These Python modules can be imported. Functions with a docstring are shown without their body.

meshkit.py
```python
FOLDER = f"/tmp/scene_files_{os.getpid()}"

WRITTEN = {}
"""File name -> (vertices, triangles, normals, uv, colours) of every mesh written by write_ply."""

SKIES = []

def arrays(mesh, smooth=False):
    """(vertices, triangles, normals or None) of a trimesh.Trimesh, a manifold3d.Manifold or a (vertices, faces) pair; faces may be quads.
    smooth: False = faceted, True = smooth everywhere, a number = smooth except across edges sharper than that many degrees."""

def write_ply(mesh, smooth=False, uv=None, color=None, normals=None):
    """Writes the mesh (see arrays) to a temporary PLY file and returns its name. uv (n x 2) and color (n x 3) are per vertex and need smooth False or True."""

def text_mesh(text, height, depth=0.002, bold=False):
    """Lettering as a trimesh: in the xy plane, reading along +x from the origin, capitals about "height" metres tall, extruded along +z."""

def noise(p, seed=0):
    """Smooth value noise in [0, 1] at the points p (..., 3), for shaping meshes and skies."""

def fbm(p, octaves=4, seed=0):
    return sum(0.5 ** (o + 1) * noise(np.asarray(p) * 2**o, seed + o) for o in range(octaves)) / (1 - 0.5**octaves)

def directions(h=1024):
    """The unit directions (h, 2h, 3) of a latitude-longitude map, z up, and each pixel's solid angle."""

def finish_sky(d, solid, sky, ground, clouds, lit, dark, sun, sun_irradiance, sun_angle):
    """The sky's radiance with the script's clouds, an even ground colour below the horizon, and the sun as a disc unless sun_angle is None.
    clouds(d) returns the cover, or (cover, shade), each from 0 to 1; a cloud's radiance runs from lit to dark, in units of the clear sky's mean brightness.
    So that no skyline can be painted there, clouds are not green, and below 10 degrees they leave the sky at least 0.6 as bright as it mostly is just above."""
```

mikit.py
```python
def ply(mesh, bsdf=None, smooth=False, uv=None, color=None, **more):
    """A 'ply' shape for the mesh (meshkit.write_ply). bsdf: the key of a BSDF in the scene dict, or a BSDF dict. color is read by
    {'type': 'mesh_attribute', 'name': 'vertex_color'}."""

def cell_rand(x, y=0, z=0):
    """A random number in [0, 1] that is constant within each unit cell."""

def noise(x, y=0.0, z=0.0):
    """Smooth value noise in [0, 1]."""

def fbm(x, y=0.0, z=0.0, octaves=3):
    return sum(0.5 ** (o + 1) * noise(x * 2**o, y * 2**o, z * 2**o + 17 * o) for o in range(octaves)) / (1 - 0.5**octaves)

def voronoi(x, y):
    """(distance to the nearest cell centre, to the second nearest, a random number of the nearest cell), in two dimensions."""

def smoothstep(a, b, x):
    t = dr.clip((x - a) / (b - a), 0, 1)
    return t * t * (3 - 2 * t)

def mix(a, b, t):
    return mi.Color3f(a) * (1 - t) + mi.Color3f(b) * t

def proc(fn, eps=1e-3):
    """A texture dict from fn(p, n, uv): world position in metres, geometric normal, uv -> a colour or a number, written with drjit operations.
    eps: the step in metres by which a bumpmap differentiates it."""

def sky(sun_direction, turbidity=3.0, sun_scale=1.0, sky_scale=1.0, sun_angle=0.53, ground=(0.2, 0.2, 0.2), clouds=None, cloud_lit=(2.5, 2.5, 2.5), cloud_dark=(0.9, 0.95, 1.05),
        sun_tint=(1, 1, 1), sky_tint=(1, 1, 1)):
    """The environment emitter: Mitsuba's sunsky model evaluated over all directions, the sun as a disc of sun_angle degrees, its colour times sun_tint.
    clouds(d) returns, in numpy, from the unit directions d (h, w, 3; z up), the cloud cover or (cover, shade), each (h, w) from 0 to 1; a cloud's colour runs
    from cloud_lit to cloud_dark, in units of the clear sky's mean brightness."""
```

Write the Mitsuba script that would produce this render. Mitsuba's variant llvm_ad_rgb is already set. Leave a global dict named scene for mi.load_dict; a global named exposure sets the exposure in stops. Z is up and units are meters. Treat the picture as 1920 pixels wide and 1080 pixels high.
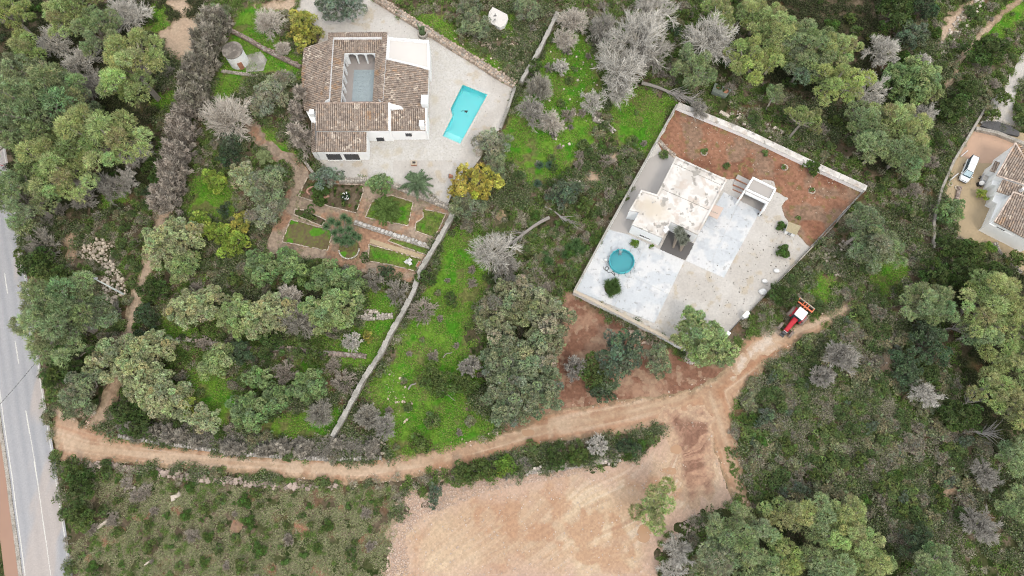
import math, random
import numpy as np, trimesh, shapely, drjit as dr
import shapely.geometry as sg
import shapely.affinity
import mitsuba as mi, mikit
from mikit import noise, fbm, voronoi, cell_rand, smoothstep, mix
from meshkit import fbm as nfbm, noise as nnoise

# ---------------------------------------------------------------- camera, sky, exposure
T = mi.ScalarTransform4f
ALT, TILT, FOC = 110.0, math.radians(17.4), 1300.0      # drone height, tilt from straight down, focal length in 1/1920 of the width
ST, CT = math.sin(TILT), math.cos(TILT)
scene, labels = {}, {}
scene['camera'] = {'type': 'perspective', 'fov': math.degrees(2 * math.atan(960 / FOC)), 'fov_axis': 'x', 'near_clip': 1.0, 'far_clip': 9000.0,
                   'to_world': T().look_at(origin=[0, 0, ALT], target=[0, ST, ALT - CT], up=[0, CT, ST])}
exposure = 2.4
scene['sky'] = mikit.sky((0.25, -0.48, 0.84), turbidity=4, sun_scale=0.24, sun_angle=18, sun_tint=(0.93, 0.98, 1.05), clouds=lambda d: 1.0, cloud_lit=(2.5, 2.5, 2.52))

rng = np.random.default_rng(7)
random.seed(7)


def P(x, y, z=0.0):
    """Survey: the point at height z that the photograph shows at pixel (x, y)."""
    u, v = (x - 960) / FOC, (y - 540) / FOC
    t = (ALT - z) / (CT + v * ST)
    return np.array([u * t, (ST - v * CT) * t, z])


def PX(w):
    """Pixel of a world point (to keep scattered plants out of mapped areas)."""
    x, y, h = w[..., 0], w[..., 1], ALT
    f = y * ST + h * CT
    return 960 + FOC * x / f, 540 + FOC * (h * ST - y * CT) / f


def ppm(x, y, z=0.0):
    return FOC * (CT + (y - 540) / FOC * ST) / (ALT - z)


def XY(pts, z=0.0):
    return np.array([P(a, b, z)[:2] for a, b in pts])


def poly(pts, z=0.0):
    return sg.Polygon(XY(pts, z)).buffer(0)


# ---------------------------------------------------------------- scene entries
used = {}


def num(name, parent=None):
    full = f'{parent}__{name}' if parent else name
    n = used.get(full, -1) + 1
    used[full] = n
    return full if n == 0 else f'{full}_{n:03d}'


def tag(key, label=None, cat=None, group=None, kind=None):
    d = labels.setdefault(key, {})
    for k, v in (('label', label), ('category', cat), ('group', group), ('kind', kind)):
        if v:
            d[k] = v
    return key


def thing(name, label, cat, group=None):
    return tag(num(name), label, cat, group)


def add(name, mesh, bsdf, parent=None, label=None, cat=None, group=None, kind=None, smooth=False, uv=None, color=None):
    key = num(name, parent)
    if isinstance(mesh, MB):
        mesh, color = mesh.done()
    scene[key] = mikit.ply(mesh, 'mat_' + bsdf, smooth=smooth, uv=uv, color=color)
    tag(key, label, cat, group, kind)
    return key


class MB:
    """Collects vertices and faces of ONE part."""

    def __init__(self):
        self.v, self.f, self.c, self.n = [], [], [], 0

    def put(self, v, f, c=None):
        v = np.asarray(v, float)
        self.v.append(v)
        self.f.append(np.asarray(f, int) + self.n)
        if c is not None:
            self.c.append(np.broadcast_to(np.asarray(c, float), (len(v), 3)))
        self.n += len(v)
        return self

    def mesh(self, m, c=None):
        return self.put(m.vertices, m.faces, c)

    def done(self):
        return trimesh.Trimesh(np.vstack(self.v), np.vstack(self.f), process=False), (np.vstack(self.c) if self.c else None)

    def box(self, c, s, rz=0.0, col=None, M=None):
        m = trimesh.creation.box(s)
        a = np.array(m.vertices)
        co, si = math.cos(rz), math.sin(rz)
        a = a @ np.array([[co, si, 0], [-si, co, 0], [0, 0, 1]]) + np.asarray(c, float)
        if M is not None:
            a = a @ M[:3, :3].T + M[:3, 3]
        return self.put(a, m.faces, col)

    def prism(self, pg, z0, z1, col=None):
        for g in getattr(pg, 'geoms', [pg]):
            if g.area < 1e-6:
                continue
            m = trimesh.creation.extrude_polygon(g, z1 - z0, engine='earcut')
            self.put(np.array(m.vertices) + [0, 0, z0], m.faces, col)
        return self

    def tube(self, pts, rad, sides=6, col=None, caps=True):
        p = np.asarray(pts, float)
        r = np.broadcast_to(np.asarray(rad, float), (len(p),))
        t = np.gradient(p, axis=0)
        t /= np.linalg.norm(t, axis=1, keepdims=True) + 1e-12
        a = np.cross(t, np.where(np.abs(t[:, 2:]) < 0.9, [0, 0, 1.0], [1.0, 0, 0]))
        a /= np.linalg.norm(a, axis=1, keepdims=True) + 1e-12
        b = np.cross(t, a)
        ang = np.arange(sides) * 2 * np.pi / sides
        v = (p[:, None] + r[:, None, None] * (np.cos(ang)[None, :, None] * a[:, None] + np.sin(ang)[None, :, None] * b[:, None])).reshape(-1, 3)
        f = []
        for i in range(len(p) - 1):
            for j in range(sides):
                q = [i * sides + j, i * sides + (j + 1) % sides, (i + 1) * sides + (j + 1) % sides, (i + 1) * sides + j]
                f += [[q[0], q[1], q[2]], [q[0], q[2], q[3]]]
        if caps:
            for k in range(1, sides - 1):
                f += [[0, k + 1, k], [(len(p) - 1) * sides, (len(p) - 1) * sides + k, (len(p) - 1) * sides + k + 1]]
        return self.put(v, f, col)


def hull(pts):
    return trimesh.convex.convex_hull(np.asarray(pts, float))


def rbox(sx, sy, sz, b=0.05):
    """A box with chamfered edges, centred."""
    p = []
    for x in (-1, 1):
        for y in (-1, 1):
            for z in (-1, 1):
                a, c, d = sx / 2, sy / 2, sz / 2
                p += [[x * (a - b), y * (c - b), z * d], [x * (a - b), y * c, z * (d - b)], [x * a, y * (c - b), z * (d - b)]]
    return hull(p)


def clip(v, f, at, g):
    """Keeps the part of the triangles where g >= 0 (g per vertex); attributes at are interpolated."""
    a = np.hstack([v, at, g[:, None]])
    s = g[f] >= 0
    k = s.sum(1)
    out_a, out_f, n = [a], [f[k == 3]], len(a)
    for count in (1, 2):
        tri = f[k == count]
        if not len(tri):
            continue
        lone = (s[k == count] == (count == 1)).argmax(1)
        idx = (lone[:, None] + np.arange(3)) % 3
        t = np.take_along_axis(tri, idx, 1)
        A, B, C = a[t[:, 0]], a[t[:, 1]], a[t[:, 2]]
        tb = (A[:, -1] / (A[:, -1] - B[:, -1] + 1e-30))[:, None]
        tc = (A[:, -1] / (A[:, -1] - C[:, -1] + 1e-30))[:, None]
        AB, AC = A + (B - A) * tb, A + (C - A) * tc
        i = n + np.arange(len(t))
        j = i + len(t)
        out_a += [AB, AC]
        n += 2 * len(t)
        if count == 1:
            out_f.append(np.stack([t[:, 0], i, j], 1))
        else:
            out_f += [np.stack([i, t[:, 1], t[:, 2]], 1), np.stack([i, t[:, 2], j], 1)]
    a, f = np.vstack(out_a), np.vstack(out_f)
    u, inv = np.unique(f, return_inverse=True)
    a = a[u]
    return a[:, :3], inv.reshape(-1, 3), a[:, 3:-1]


def sheet(name, region, z, bsdf, edge=0.5, cell=0.5, freq=0.7, uvfn=None, **kw):
    """An organic ground sheet: the region with an uneven outline. uv = (metres from the outline, noise) unless uvfn is given."""
    x0, y0, x1, y1 = region.buffer(edge + cell).bounds
    nx, ny = int((x1 - x0) / cell) + 2, int((y1 - y0) / cell) + 2
    X, Y = np.meshgrid(x0 + np.arange(nx) * cell, y0 + np.arange(ny) * cell, indexing='ij')
    p = np.stack([X.ravel(), Y.ravel(), 0 * X.ravel()], 1)
    pts = shapely.points(p[:, :2])
    d = shapely.distance(region.boundary, pts)
    d = np.where(shapely.contains(region, pts), d, -d)
    g = d + edge * 2.6 * (nfbm(p * freq, 4, seed=len(scene)) - 0.5)
    i, j = np.meshgrid(np.arange(nx - 1), np.arange(ny - 1), indexing='ij')
    q = (i * ny + j).ravel()
    f = np.vstack([np.stack([q, q + ny, q + ny + 1], 1), np.stack([q, q + ny + 1, q + 1], 1)])
    v, f, at = clip(p, f, np.stack([g, g], 1), g)
    v[:, 2] = z
    uv = uvfn(v, at[:, 0]) if uvfn else at
    return add(name, trimesh.Trimesh(v, f, process=False), bsdf, uv=uv, **kw)


def slab(name, pg, z0, z1, bsdf, **kw):
    return add(name, MB().prism(pg, z0, z1), bsdf, **kw)


def frame(a, b):
    """2-D unit vectors along and across a -> b, and the length."""
    d = np.asarray(b, float)[:2] - np.asarray(a, float)[:2]
    n = np.linalg.norm(d)
    d /= n
    return d, np.array([-d[1], d[0]]), n


# ---------------------------------------------------------------- materials
C3 = mi.Color3f


def rgb(*c):
    return {'type': 'rgb', 'value': list(c)}


def matte(key, tex):
    scene['mat_' + key] = {'type': 'twosided', 'b': {'type': 'diffuse', 'reflectance': tex}}


def proc_matte(key, fn, bump=None, bscale=0.05, gain=0.78):
    b = {'type': 'diffuse', 'reflectance': mikit.proc(lambda p, n, uv: fn(p, n, uv) * gain)}
    if bump:
        b = {'type': 'bumpmap', 'bump': mikit.proc(bump, eps=0.03), 'scale': bscale, 'b': b}
    scene['mat_' + key] = {'type': 'twosided', 'b': b}


matte('vcol', {'type': 'mesh_attribute', 'name': 'vertex_color'})      # leaves, twigs, stones: colour of each piece
scene['mat_leaf'] = {'type': 'principledthin', 'base_color': {'type': 'mesh_attribute', 'name': 'vertex_color'}, 'roughness': 0.8, 'diff_trans': 0.5, 'eta': 1.25}


def paint(key, c, rough=0.5, metal=0.0, gain=0.8):
    scene['mat_' + key] = {'type': 'twosided', 'b': {'type': 'principled', 'base_color': rgb(*[x * gain for x in c]), 'roughness': rough, 'metallic': metal, 'specular': 0.4}}


def soil_fn(p, n, uv):
    a = fbm(p.x * 0.11, p.y * 0.11, 0, 3)
    b = fbm(p.x * 0.8 + 9, p.y * 0.8, 1, 3)
    c = fbm(p.x * 4.1, p.y * 4.1, 2, 2)
    col = mix((0.155, 0.125, 0.085), (0.10, 0.115, 0.05), smoothstep(0.38, 0.6, a))
    col = mix(col, (0.25, 0.20, 0.145), smoothstep(0.5, 0.72, b))
    col = mix(col, (0.045, 0.07, 0.022), smoothstep(0.55, 0.75, fbm(p.x * 1.3, p.y * 1.3, 5, 2)))
    col = mix(col, (0.27, 0.16, 0.10), smoothstep(0.64, 0.74, fbm(p.x * 0.25, p.y * 0.25, 8, 3)) * 0.6)
    return col * (0.45 + 0.5 * c)


def grass_fn(p, n, uv):
    b = fbm(p.x * 0.5, p.y * 0.5, 3, 3)
    c = fbm(p.x * 3.5, p.y * 3.5, 2, 3)
    col = mix((0.065, 0.205, 0.018), (0.135, 0.25, 0.035), smoothstep(0.35, 0.65, b))
    bare = smoothstep(0.52, 0.66, fbm(p.x * 0.35 + 40, p.y * 0.35, 6, 4)) * 0.8
    col = mix(col, (0.16, 0.15, 0.065), dr.maximum(bare, 0.85 * (1 - smoothstep(0.0, 1.4, uv.x + 0.9 * (c - 0.5)))))
    return col * (0.55 + 0.9 * c)


def dirt_fn(p, n, uv):
    # uv.y = metres from the middle of the track (or a large number away from it), uv.x = metres from the outline
    a = fbm(p.x * 0.10 + 3, p.y * 0.10, 0, 3)
    b = fbm(p.x * 0.6, p.y * 0.6, 4, 3)
    c = fbm(p.x * 3.2, p.y * 3.2, 7, 3)
    col = mix((0.47, 0.325, 0.225), (0.56, 0.43, 0.325), smoothstep(0.35, 0.68, a))
    col = mix(col, (0.34, 0.185, 0.115), smoothstep(0.48, 0.7, b) * 0.65)
    st = fbm(uv.y * 1.7, p.x * 0.045 + p.y * 0.02, 3, 3)
    col = mix(col, (0.62, 0.49, 0.38), smoothstep(0.52, 0.7, st) * 0.6)
    col = mix(col, (0.36, 0.21, 0.135), smoothstep(0.5, 0.3, st) * 0.45)
    rut = dr.exp(-dr.square((dr.abs(uv.y + 0.3 * (b - 0.5)) - 1.75) / 0.42))
    col = mix(col, (0.40, 0.22, 0.135), rut * 0.65)
    mid = dr.exp(-dr.square(uv.y / 0.8))
    col = mix(col, (0.50, 0.385, 0.28), mid * 0.45)
    col = mix(col, (0.42, 0.35, 0.27), dr.select(uv.y > 5.5, 0.35, 0.0))
    col = mix(col, (0.24, 0.19, 0.12), (1 - smoothstep(0.0, 0.9, uv.x + 0.8 * (c - 0.5))) * 0.75)
    return col * (0.80 + 0.4 * c)


def clearing_fn(p, n, uv):
    # the blade and tyre marks run in long parallel lines, bent and patchy
    w = fbm(p.x * 0.05, p.y * 0.05, 2, 2) * 9.0
    q = (p.x * 0.66 - p.y * 0.75) + w
    l = p.x * 0.75 + p.y * 0.66
    a = fbm(p.x * 0.09, p.y * 0.09, 5, 3)
    st = fbm(q * 1.1, l * 0.05, 0, 3)
    st2 = fbm(q * 2.6, l * 0.10, 4, 2)
    c = fbm(p.x * 4.0, p.y * 4.0, 7, 3)
    east = smoothstep(0.0, 22.0, p.x + 0.0)
    col = mix((0.49, 0.35, 0.245), (0.58, 0.455, 0.325), smoothstep(0.35, 0.65, a))
    col = mix(col, (0.40, 0.265, 0.19), smoothstep(0.48, 0.66, st) * (0.22 + 0.55 * east))
    col = mix(col, (0.64, 0.55, 0.44), smoothstep(0.52, 0.7, st2) * (0.15 + 0.45 * east))
    red = smoothstep(0.54, 0.68, fbm(p.x * 0.28 + 7, p.y * 0.28, 3, 4))
    col = mix(col, (0.42, 0.245, 0.155), red * 0.65)
    col = mix(col, (0.52, 0.38, 0.30), 1 - smoothstep(0.5, 5.0, uv.x + 3.0 * (a - 0.5)))
    return col * (0.78 + 0.44 * c)


def churned_fn(p, n, uv):
    # dark damp earth churned by wheels: curved ridges round the turning place
    x, y = p.x - 29.0, p.y - 22.0
    r = dr.sqrt(dr.square(x + 9.0) + dr.square(y - 1.0)) + 3.0 * fbm(p.x * 0.35, p.y * 0.35, 1, 3)
    st = fbm(r * 1.7, dr.atan2(y - 1.0, x + 9.0) * 2.0, 3, 3)
    c = fbm(p.x * 3.5, p.y * 3.5, 7, 3)
    col = mix((0.26, 0.15, 0.11), (0.44, 0.28, 0.20), smoothstep(0.35, 0.65, st))
    col = mix(col, (0.50, 0.36, 0.26), 1 - smoothstep(0.0, 2.2, uv.x + 1.6 * (st - 0.5)))
    return col * (0.7 + 0.6 * c)


def garden_path_fn(p, n, uv):
    a = fbm(p.x * 0.3, p.y * 0.3, 5, 3)
    c = fbm(p.x * 3.0, p.y * 3.0, 7, 3)
    col = mix((0.36, 0.225, 0.155), (0.36, 0.285, 0.225), smoothstep(0.4, 0.56, a))
    col = mix(col, (0.26, 0.21, 0.16), smoothstep(0.5, 0.68, fbm(p.x * 0.7 + 5, p.y * 0.7, 2, 3)) * 0.7)
    return col * (0.6 + 0.8 * c)


def plot_fn(p, n, uv):
    b = fbm(p.x * 0.45, p.y * 0.45, 3, 3)
    c = fbm(p.x * 3.0, p.y * 3.0, 2, 3)
    col = mix((0.17, 0.14, 0.08), (0.15, 0.16, 0.06), smoothstep(0.4, 0.6, c))
    col = mix(col, (0.10, 0.26, 0.03), smoothstep(0.57, 0.66, b))
    return col * (0.7 + 0.6 * c)


def red_fn(p, n, uv):
    b = fbm(p.x * 0.45, p.y * 0.45, 4, 3)
    c = fbm(p.x * 3.0, p.y * 3.0, 7, 3)
    col = mix((0.25, 0.135, 0.095), (0.36, 0.225, 0.16), smoothstep(0.4, 0.65, b))
    col = mix(col, (0.41, 0.29, 0.21), smoothstep(0.58, 0.7, fbm(p.x * 0.9, p.y * 0.9, 1, 3)) * 0.7)
    col = mix(col, (0.19, 0.15, 0.09), (1 - smoothstep(0.0, 1.2, uv.x)) * 0.6)
    return col * (0.7 + 0.6 * c)


def garden_soil_fn(p, n, uv):
    b = fbm(p.x * 0.16, p.y * 0.16, 4, 3)
    c = fbm(p.x * 2.6, p.y * 2.6, 7, 3)
    col = mix((0.225, 0.112, 0.075), (0.31, 0.165, 0.11), smoothstep(0.35, 0.62, b))
    col = mix(col, (0.27, 0.19, 0.14), smoothstep(0.54, 0.66, fbm(p.x * 0.25 + 20, p.y * 0.25, 1, 4)) * 0.8)
    col = mix(col, (0.22, 0.18, 0.08), smoothstep(0.62, 0.74, fbm(p.x * 1.1 + 20, p.y * 1.1, 11, 3)) * 0.7)
    return col * (0.62 + 0.76 * c)


def gravel_fn(p, n, uv):
    a = fbm(p.x * 0.2, p.y * 0.2, 3, 3)
    c = fbm(p.x * 5.0, p.y * 5.0, 7, 3)
    col = mix((0.47, 0.45, 0.425), (0.52, 0.505, 0.485), smoothstep(0.35, 0.6, a))
    col = mix(col, (0.43, 0.36, 0.25), smoothstep(0.62, 0.74, fbm(p.x * 0.7 + 5, p.y * 0.7, 2, 4)) * 0.5)
    d1, d2, r = voronoi(p.x * 1.7, p.y * 1.7)
    col = mix(col, (0.15, 0.14, 0.12), dr.select(r > 0.93, 1 - smoothstep(0.06, 0.16, d1), 0.0) * 0.8)
    return col * (0.86 + 0.28 * c)


def flag_fn(p, n, uv):
    # irregular pale flagstones, thin joints
    d1, d2, r = voronoi(p.x * 1.9, p.y * 1.9)
    a = fbm(p.x * 0.25, p.y * 0.25, 3, 3)
    col = mix((0.52, 0.51, 0.485), (0.555, 0.55, 0.54), r)
    col = mix(col, (0.47, 0.42, 0.32), smoothstep(0.58, 0.78, fbm(p.x * 0.5 + 5, p.y * 0.5, 2, 4)) * 0.55)
    col = mix(col, (0.43, 0.415, 0.38), 1 - smoothstep(0.02, 0.09, d2 - d1))
    return col * (0.9 + 0.2 * fbm(p.x * 4, p.y * 4, 1, 2))


def concrete_fn(p, n, uv):
    a = fbm(p.x * 0.5, p.y * 0.5, 3, 4)
    col = mix((0.51, 0.545, 0.585), (0.60, 0.615, 0.635), smoothstep(0.4, 0.6, a))
    b = fbm(p.x * 1.3 + 4, p.y * 1.3, 5, 4)
    col = mix(col, (0.37, 0.395, 0.44), smoothstep(0.56, 0.78, b) * 0.45)
    col = mix(col, (0.22, 0.22, 0.22), smoothstep(0.72, 0.78, fbm(p.x * 2.2, p.y * 2.2, 9, 3)) * 0.45)
    return col * (0.94 + 0.12 * fbm(p.x * 6, p.y * 6, 1, 2))


def roof_fn(p, n, uv):
    # white roof coat, flaking and stained
    a = fbm(p.x * 0.35, p.y * 0.35, 3, 4)
    b = fbm(p.x * 1.1 + 4, p.y * 1.1, 5, 4)
    col = mix((0.68, 0.665, 0.65), (0.60, 0.585, 0.57), smoothstep(0.45, 0.6, a))
    st = smoothstep(0.50, 0.60, fbm(p.x * 0.75 + 11, p.y * 0.75, 6, 5))
    col = mix(col, (0.52, 0.495, 0.465), st * 0.65)
    col = mix(col, (0.50, 0.42, 0.36), smoothstep(0.60, 0.72, fbm(p.x * 0.8, p.y * 0.8 + 30, 2, 4)) * 0.55)
    col = mix(col, (0.26, 0.25, 0.23), smoothstep(0.66, 0.72, b) * 0.7)
    x, y = p.x - 23.6, p.y - 47.3
    sand = 1 - smoothstep(0.3, 1.15, dr.sqrt(dr.square((x * 0.85 - y * 0.5) / 3.4) + dr.square((y * 0.85 + x * 0.5) / 2.3)) + 0.6 * (b - 0.5))
    col = mix(col, (0.56, 0.50, 0.41), sand * 0.75)
    return col


def asphalt_fn(p, n, uv):
    # uv.x = metres from the left edge line, uv.y along
    w = dr.exp(-dr.square((uv.x - 0.9) / 0.4)) + dr.exp(-dr.square((uv.x - 2.4) / 0.4)) + dr.exp(-dr.square((uv.x - 4.1) / 0.4)) + dr.exp(-dr.square((uv.x - 5.6) / 0.4))
    a = fbm(uv.x * 0.8, uv.y * 0.07, 2, 3)
    col = mix((0.32, 0.325, 0.345), (0.265, 0.275, 0.30), dr.minimum(w, 1.0) * (0.4 + 0.7 * a))
    dust = smoothstep(0.48, 0.68, fbm(p.x * 0.35 + 3, p.y * 0.10, 6, 3))
    col = mix(col, (0.42, 0.36, 0.32), dust * 0.5)
    return col * (0.92 + 0.16 * fbm(p.x * 6, p.y * 6, 2, 2))


def stone_fn(p, n, uv):
    d1, d2, r = voronoi(p.x * 2.6 + p.z * 1.3, p.y * 2.6 + p.z)
    a = fbm(p.x * 1.2, p.y * 1.2, p.z, 3)
    col = mix((0.40, 0.375, 0.34), (0.50, 0.47, 0.43), r)
    col = mix(col, (0.27, 0.255, 0.225), smoothstep(0.5, 0.7, a) * 0.7)
    return col * (0.55 + 0.45 * smoothstep(0.0, 0.12, d2 - d1))


def tile_fn(p, n, uv):
    # uv = (tile columns, tile courses): one colour to each clay tile, lichen and lime in patches
    iu, iv = dr.floor(uv.x), dr.floor(uv.y)
    fx = uv.x - iu
    r = cell_rand(iu, iv, 3)
    r2 = cell_rand(iu, iv, 8)
    a = fbm(p.x * 0.45, p.y * 0.45, 2, 3)
    col = mix((0.26, 0.212, 0.182), (0.385, 0.328, 0.285), r)
    col = mix(col, (0.42, 0.32, 0.25), dr.select(r2 > 0.85, 0.6, 0.0))
    col = mix(col, (0.14, 0.115, 0.105), dr.select(r2 < 0.14, 0.5, 0.0))
    col = mix(col, (0.40, 0.24, 0.13), smoothstep(0.64, 0.76, a) * smoothstep(0.4, 0.6, r) * 0.6)
    lime = smoothstep(0.66, 0.72, fbm(p.x * 0.9 + 6, p.y * 0.9, 5, 3))
    col = mix(col, (0.60, 0.53, 0.46), dr.select(r > 0.45, lime, 0.0) * 0.8)
    col = col * dr.select(fx > 0.64, 0.42, 1.0)          # shade of the channels between cover tiles, painted into the colour
    return col * (0.78 + 0.44 * fbm(p.x * 5, p.y * 5, 1, 2))


def plaster_fn(p, n, uv):
    a = fbm(p.x * 0.6, p.y * 0.6, p.z * 0.6, 3)
    return mix((0.70, 0.72, 0.735), (0.66, 0.68, 0.695), smoothstep(0.45, 0.7, a))


proc_matte('soil', soil_fn)
proc_matte('grass_mat', grass_fn)
proc_matte('dirt', dirt_fn)
proc_matte('clearing_mat', clearing_fn)
proc_matte('red_earth', red_fn)
proc_matte('churned', churned_fn)
proc_matte('garden_path_mat', garden_path_fn)
proc_matte('plot_grass', plot_fn)
proc_matte('garden_soil', garden_soil_fn)
proc_matte('gravel_mat', gravel_fn, gain=0.88)
proc_matte('flagstone', flag_fn, gain=0.88)
proc_matte('concrete', concrete_fn, gain=0.9)
proc_matte('roof_coat', roof_fn, gain=0.86)
proc_matte('asphalt', asphalt_fn, gain=0.98)
proc_matte('stone', stone_fn)
proc_matte('clay_tile', tile_fn, gain=0.95)
proc_matte('plaster', plaster_fn, gain=1.15)
paint('white_line', (0.62, 0.62, 0.6), 0.7)
paint('dark_glass', (0.03, 0.035, 0.045), 0.15)
paint('dark_metal', (0.08, 0.08, 0.085), 0.5)
paint('grey_metal', (0.42, 0.43, 0.45), 0.45)
paint('black', (0.02, 0.02, 0.02), 0.6)
paint('grey_slab', (0.42, 0.40, 0.385), 0.8)
paint('dark_pad', (0.13, 0.125, 0.125), 0.9)
paint('awning', (0.58, 0.47, 0.41), 0.8)
paint('brick_red', (0.42, 0.2, 0.13), 0.8)
paint('pale_stone', (0.50, 0.44, 0.36), 0.9)
paint('pool_tile', (0.17, 0.65, 0.68), 0.5, gain=1)
paint('pool_liner', (0.06, 0.40, 0.46), 0.5, gain=1)
paint('court_blue', (0.36, 0.44, 0.48), 0.6)
paint('court_floor', (0.39, 0.365, 0.36), 0.8)
paint('pink_pave', (0.50, 0.345, 0.255), 0.85)
paint('tan_pave', (0.42, 0.335, 0.22), 0.9)
paint('beige_pave', (0.42, 0.33, 0.225), 0.9)
paint('tarp', (0.10, 0.10, 0.105), 0.9)
paint('sidewalk', (0.36, 0.23, 0.175), 0.9)
paint('white_paint', (0.72, 0.73, 0.74), 0.6)
paint('red_paint', (0.50, 0.018, 0.035), 0.35)
paint('orange_paint', (0.62, 0.16, 0.07), 0.5, gain=1)
paint('tyre', (0.06, 0.055, 0.05), 0.9)
paint('dusty_tyre', (0.30, 0.25, 0.22), 0.9)
paint('cab_white', (0.62, 0.68, 0.68), 0.6, gain=1)
paint('car_paint', (0.66, 0.69, 0.71), 0.3, 0.15, gain=1)
paint('puddle', (0.43, 0.27, 0.165), 0.12)
paint('car_glass', (0.03, 0.07, 0.10), 0.08)
paint('screen', (0.45, 0.6, 0.68), 0.2)
paint('shed_tin', (0.42, 0.37, 0.25), 0.7)
paint('green_cement', (0.16, 0.19, 0.165), 0.9)
paint('terrace_white', (0.54, 0.525, 0.51), 0.8, gain=1)
paint('roof_edge', (0.36, 0.28, 0.235), 0.9)
paint('bark', (0.19, 0.17, 0.155), 0.9)
scene['mat_water'] = {'type': 'dielectric', 'int_ior': 1.33, 'ext_ior': 1.0}

# ---------------------------------------------------------------- ground, pool basins, roads
POOL = [(867.5, 159), (914, 177.5), (863, 269.5), (830, 255), (848.7, 217.5), (845, 204)]
pool_pg = poly(POOL)
ground_pg = sg.box(-3500, -3500, 3500, 3500).difference(pool_pg)


def flat(name, pg, z, bsdf, uvfn=None, **kw):
    vs, fs, n = [], [], 0
    for g in getattr(pg, 'geoms', [pg]):
        v, f = trimesh.creation.triangulate_polygon(g, engine='earcut')
        vs.append(v)
        fs.append(np.asarray(f) + n)
        n += len(v)
    v = np.vstack(vs)
    v = np.hstack([v, np.full((len(v), 1), z)])
    f = np.vstack(fs)
    nz = np.cross(v[f[:, 1]] - v[f[:, 0]], v[f[:, 2]] - v[f[:, 0]])[:, 2]
    f[nz < 0] = f[nz < 0][:, ::-1]
    return add(name, trimesh.Trimesh(v, f, process=False), bsdf, uv=uvfn(v) if uvfn else None, **kw)


flat('ground', ground_pg, 0.0, 'soil', label='dark scrub soil between the trees and shrubs', kind='structure')

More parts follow.
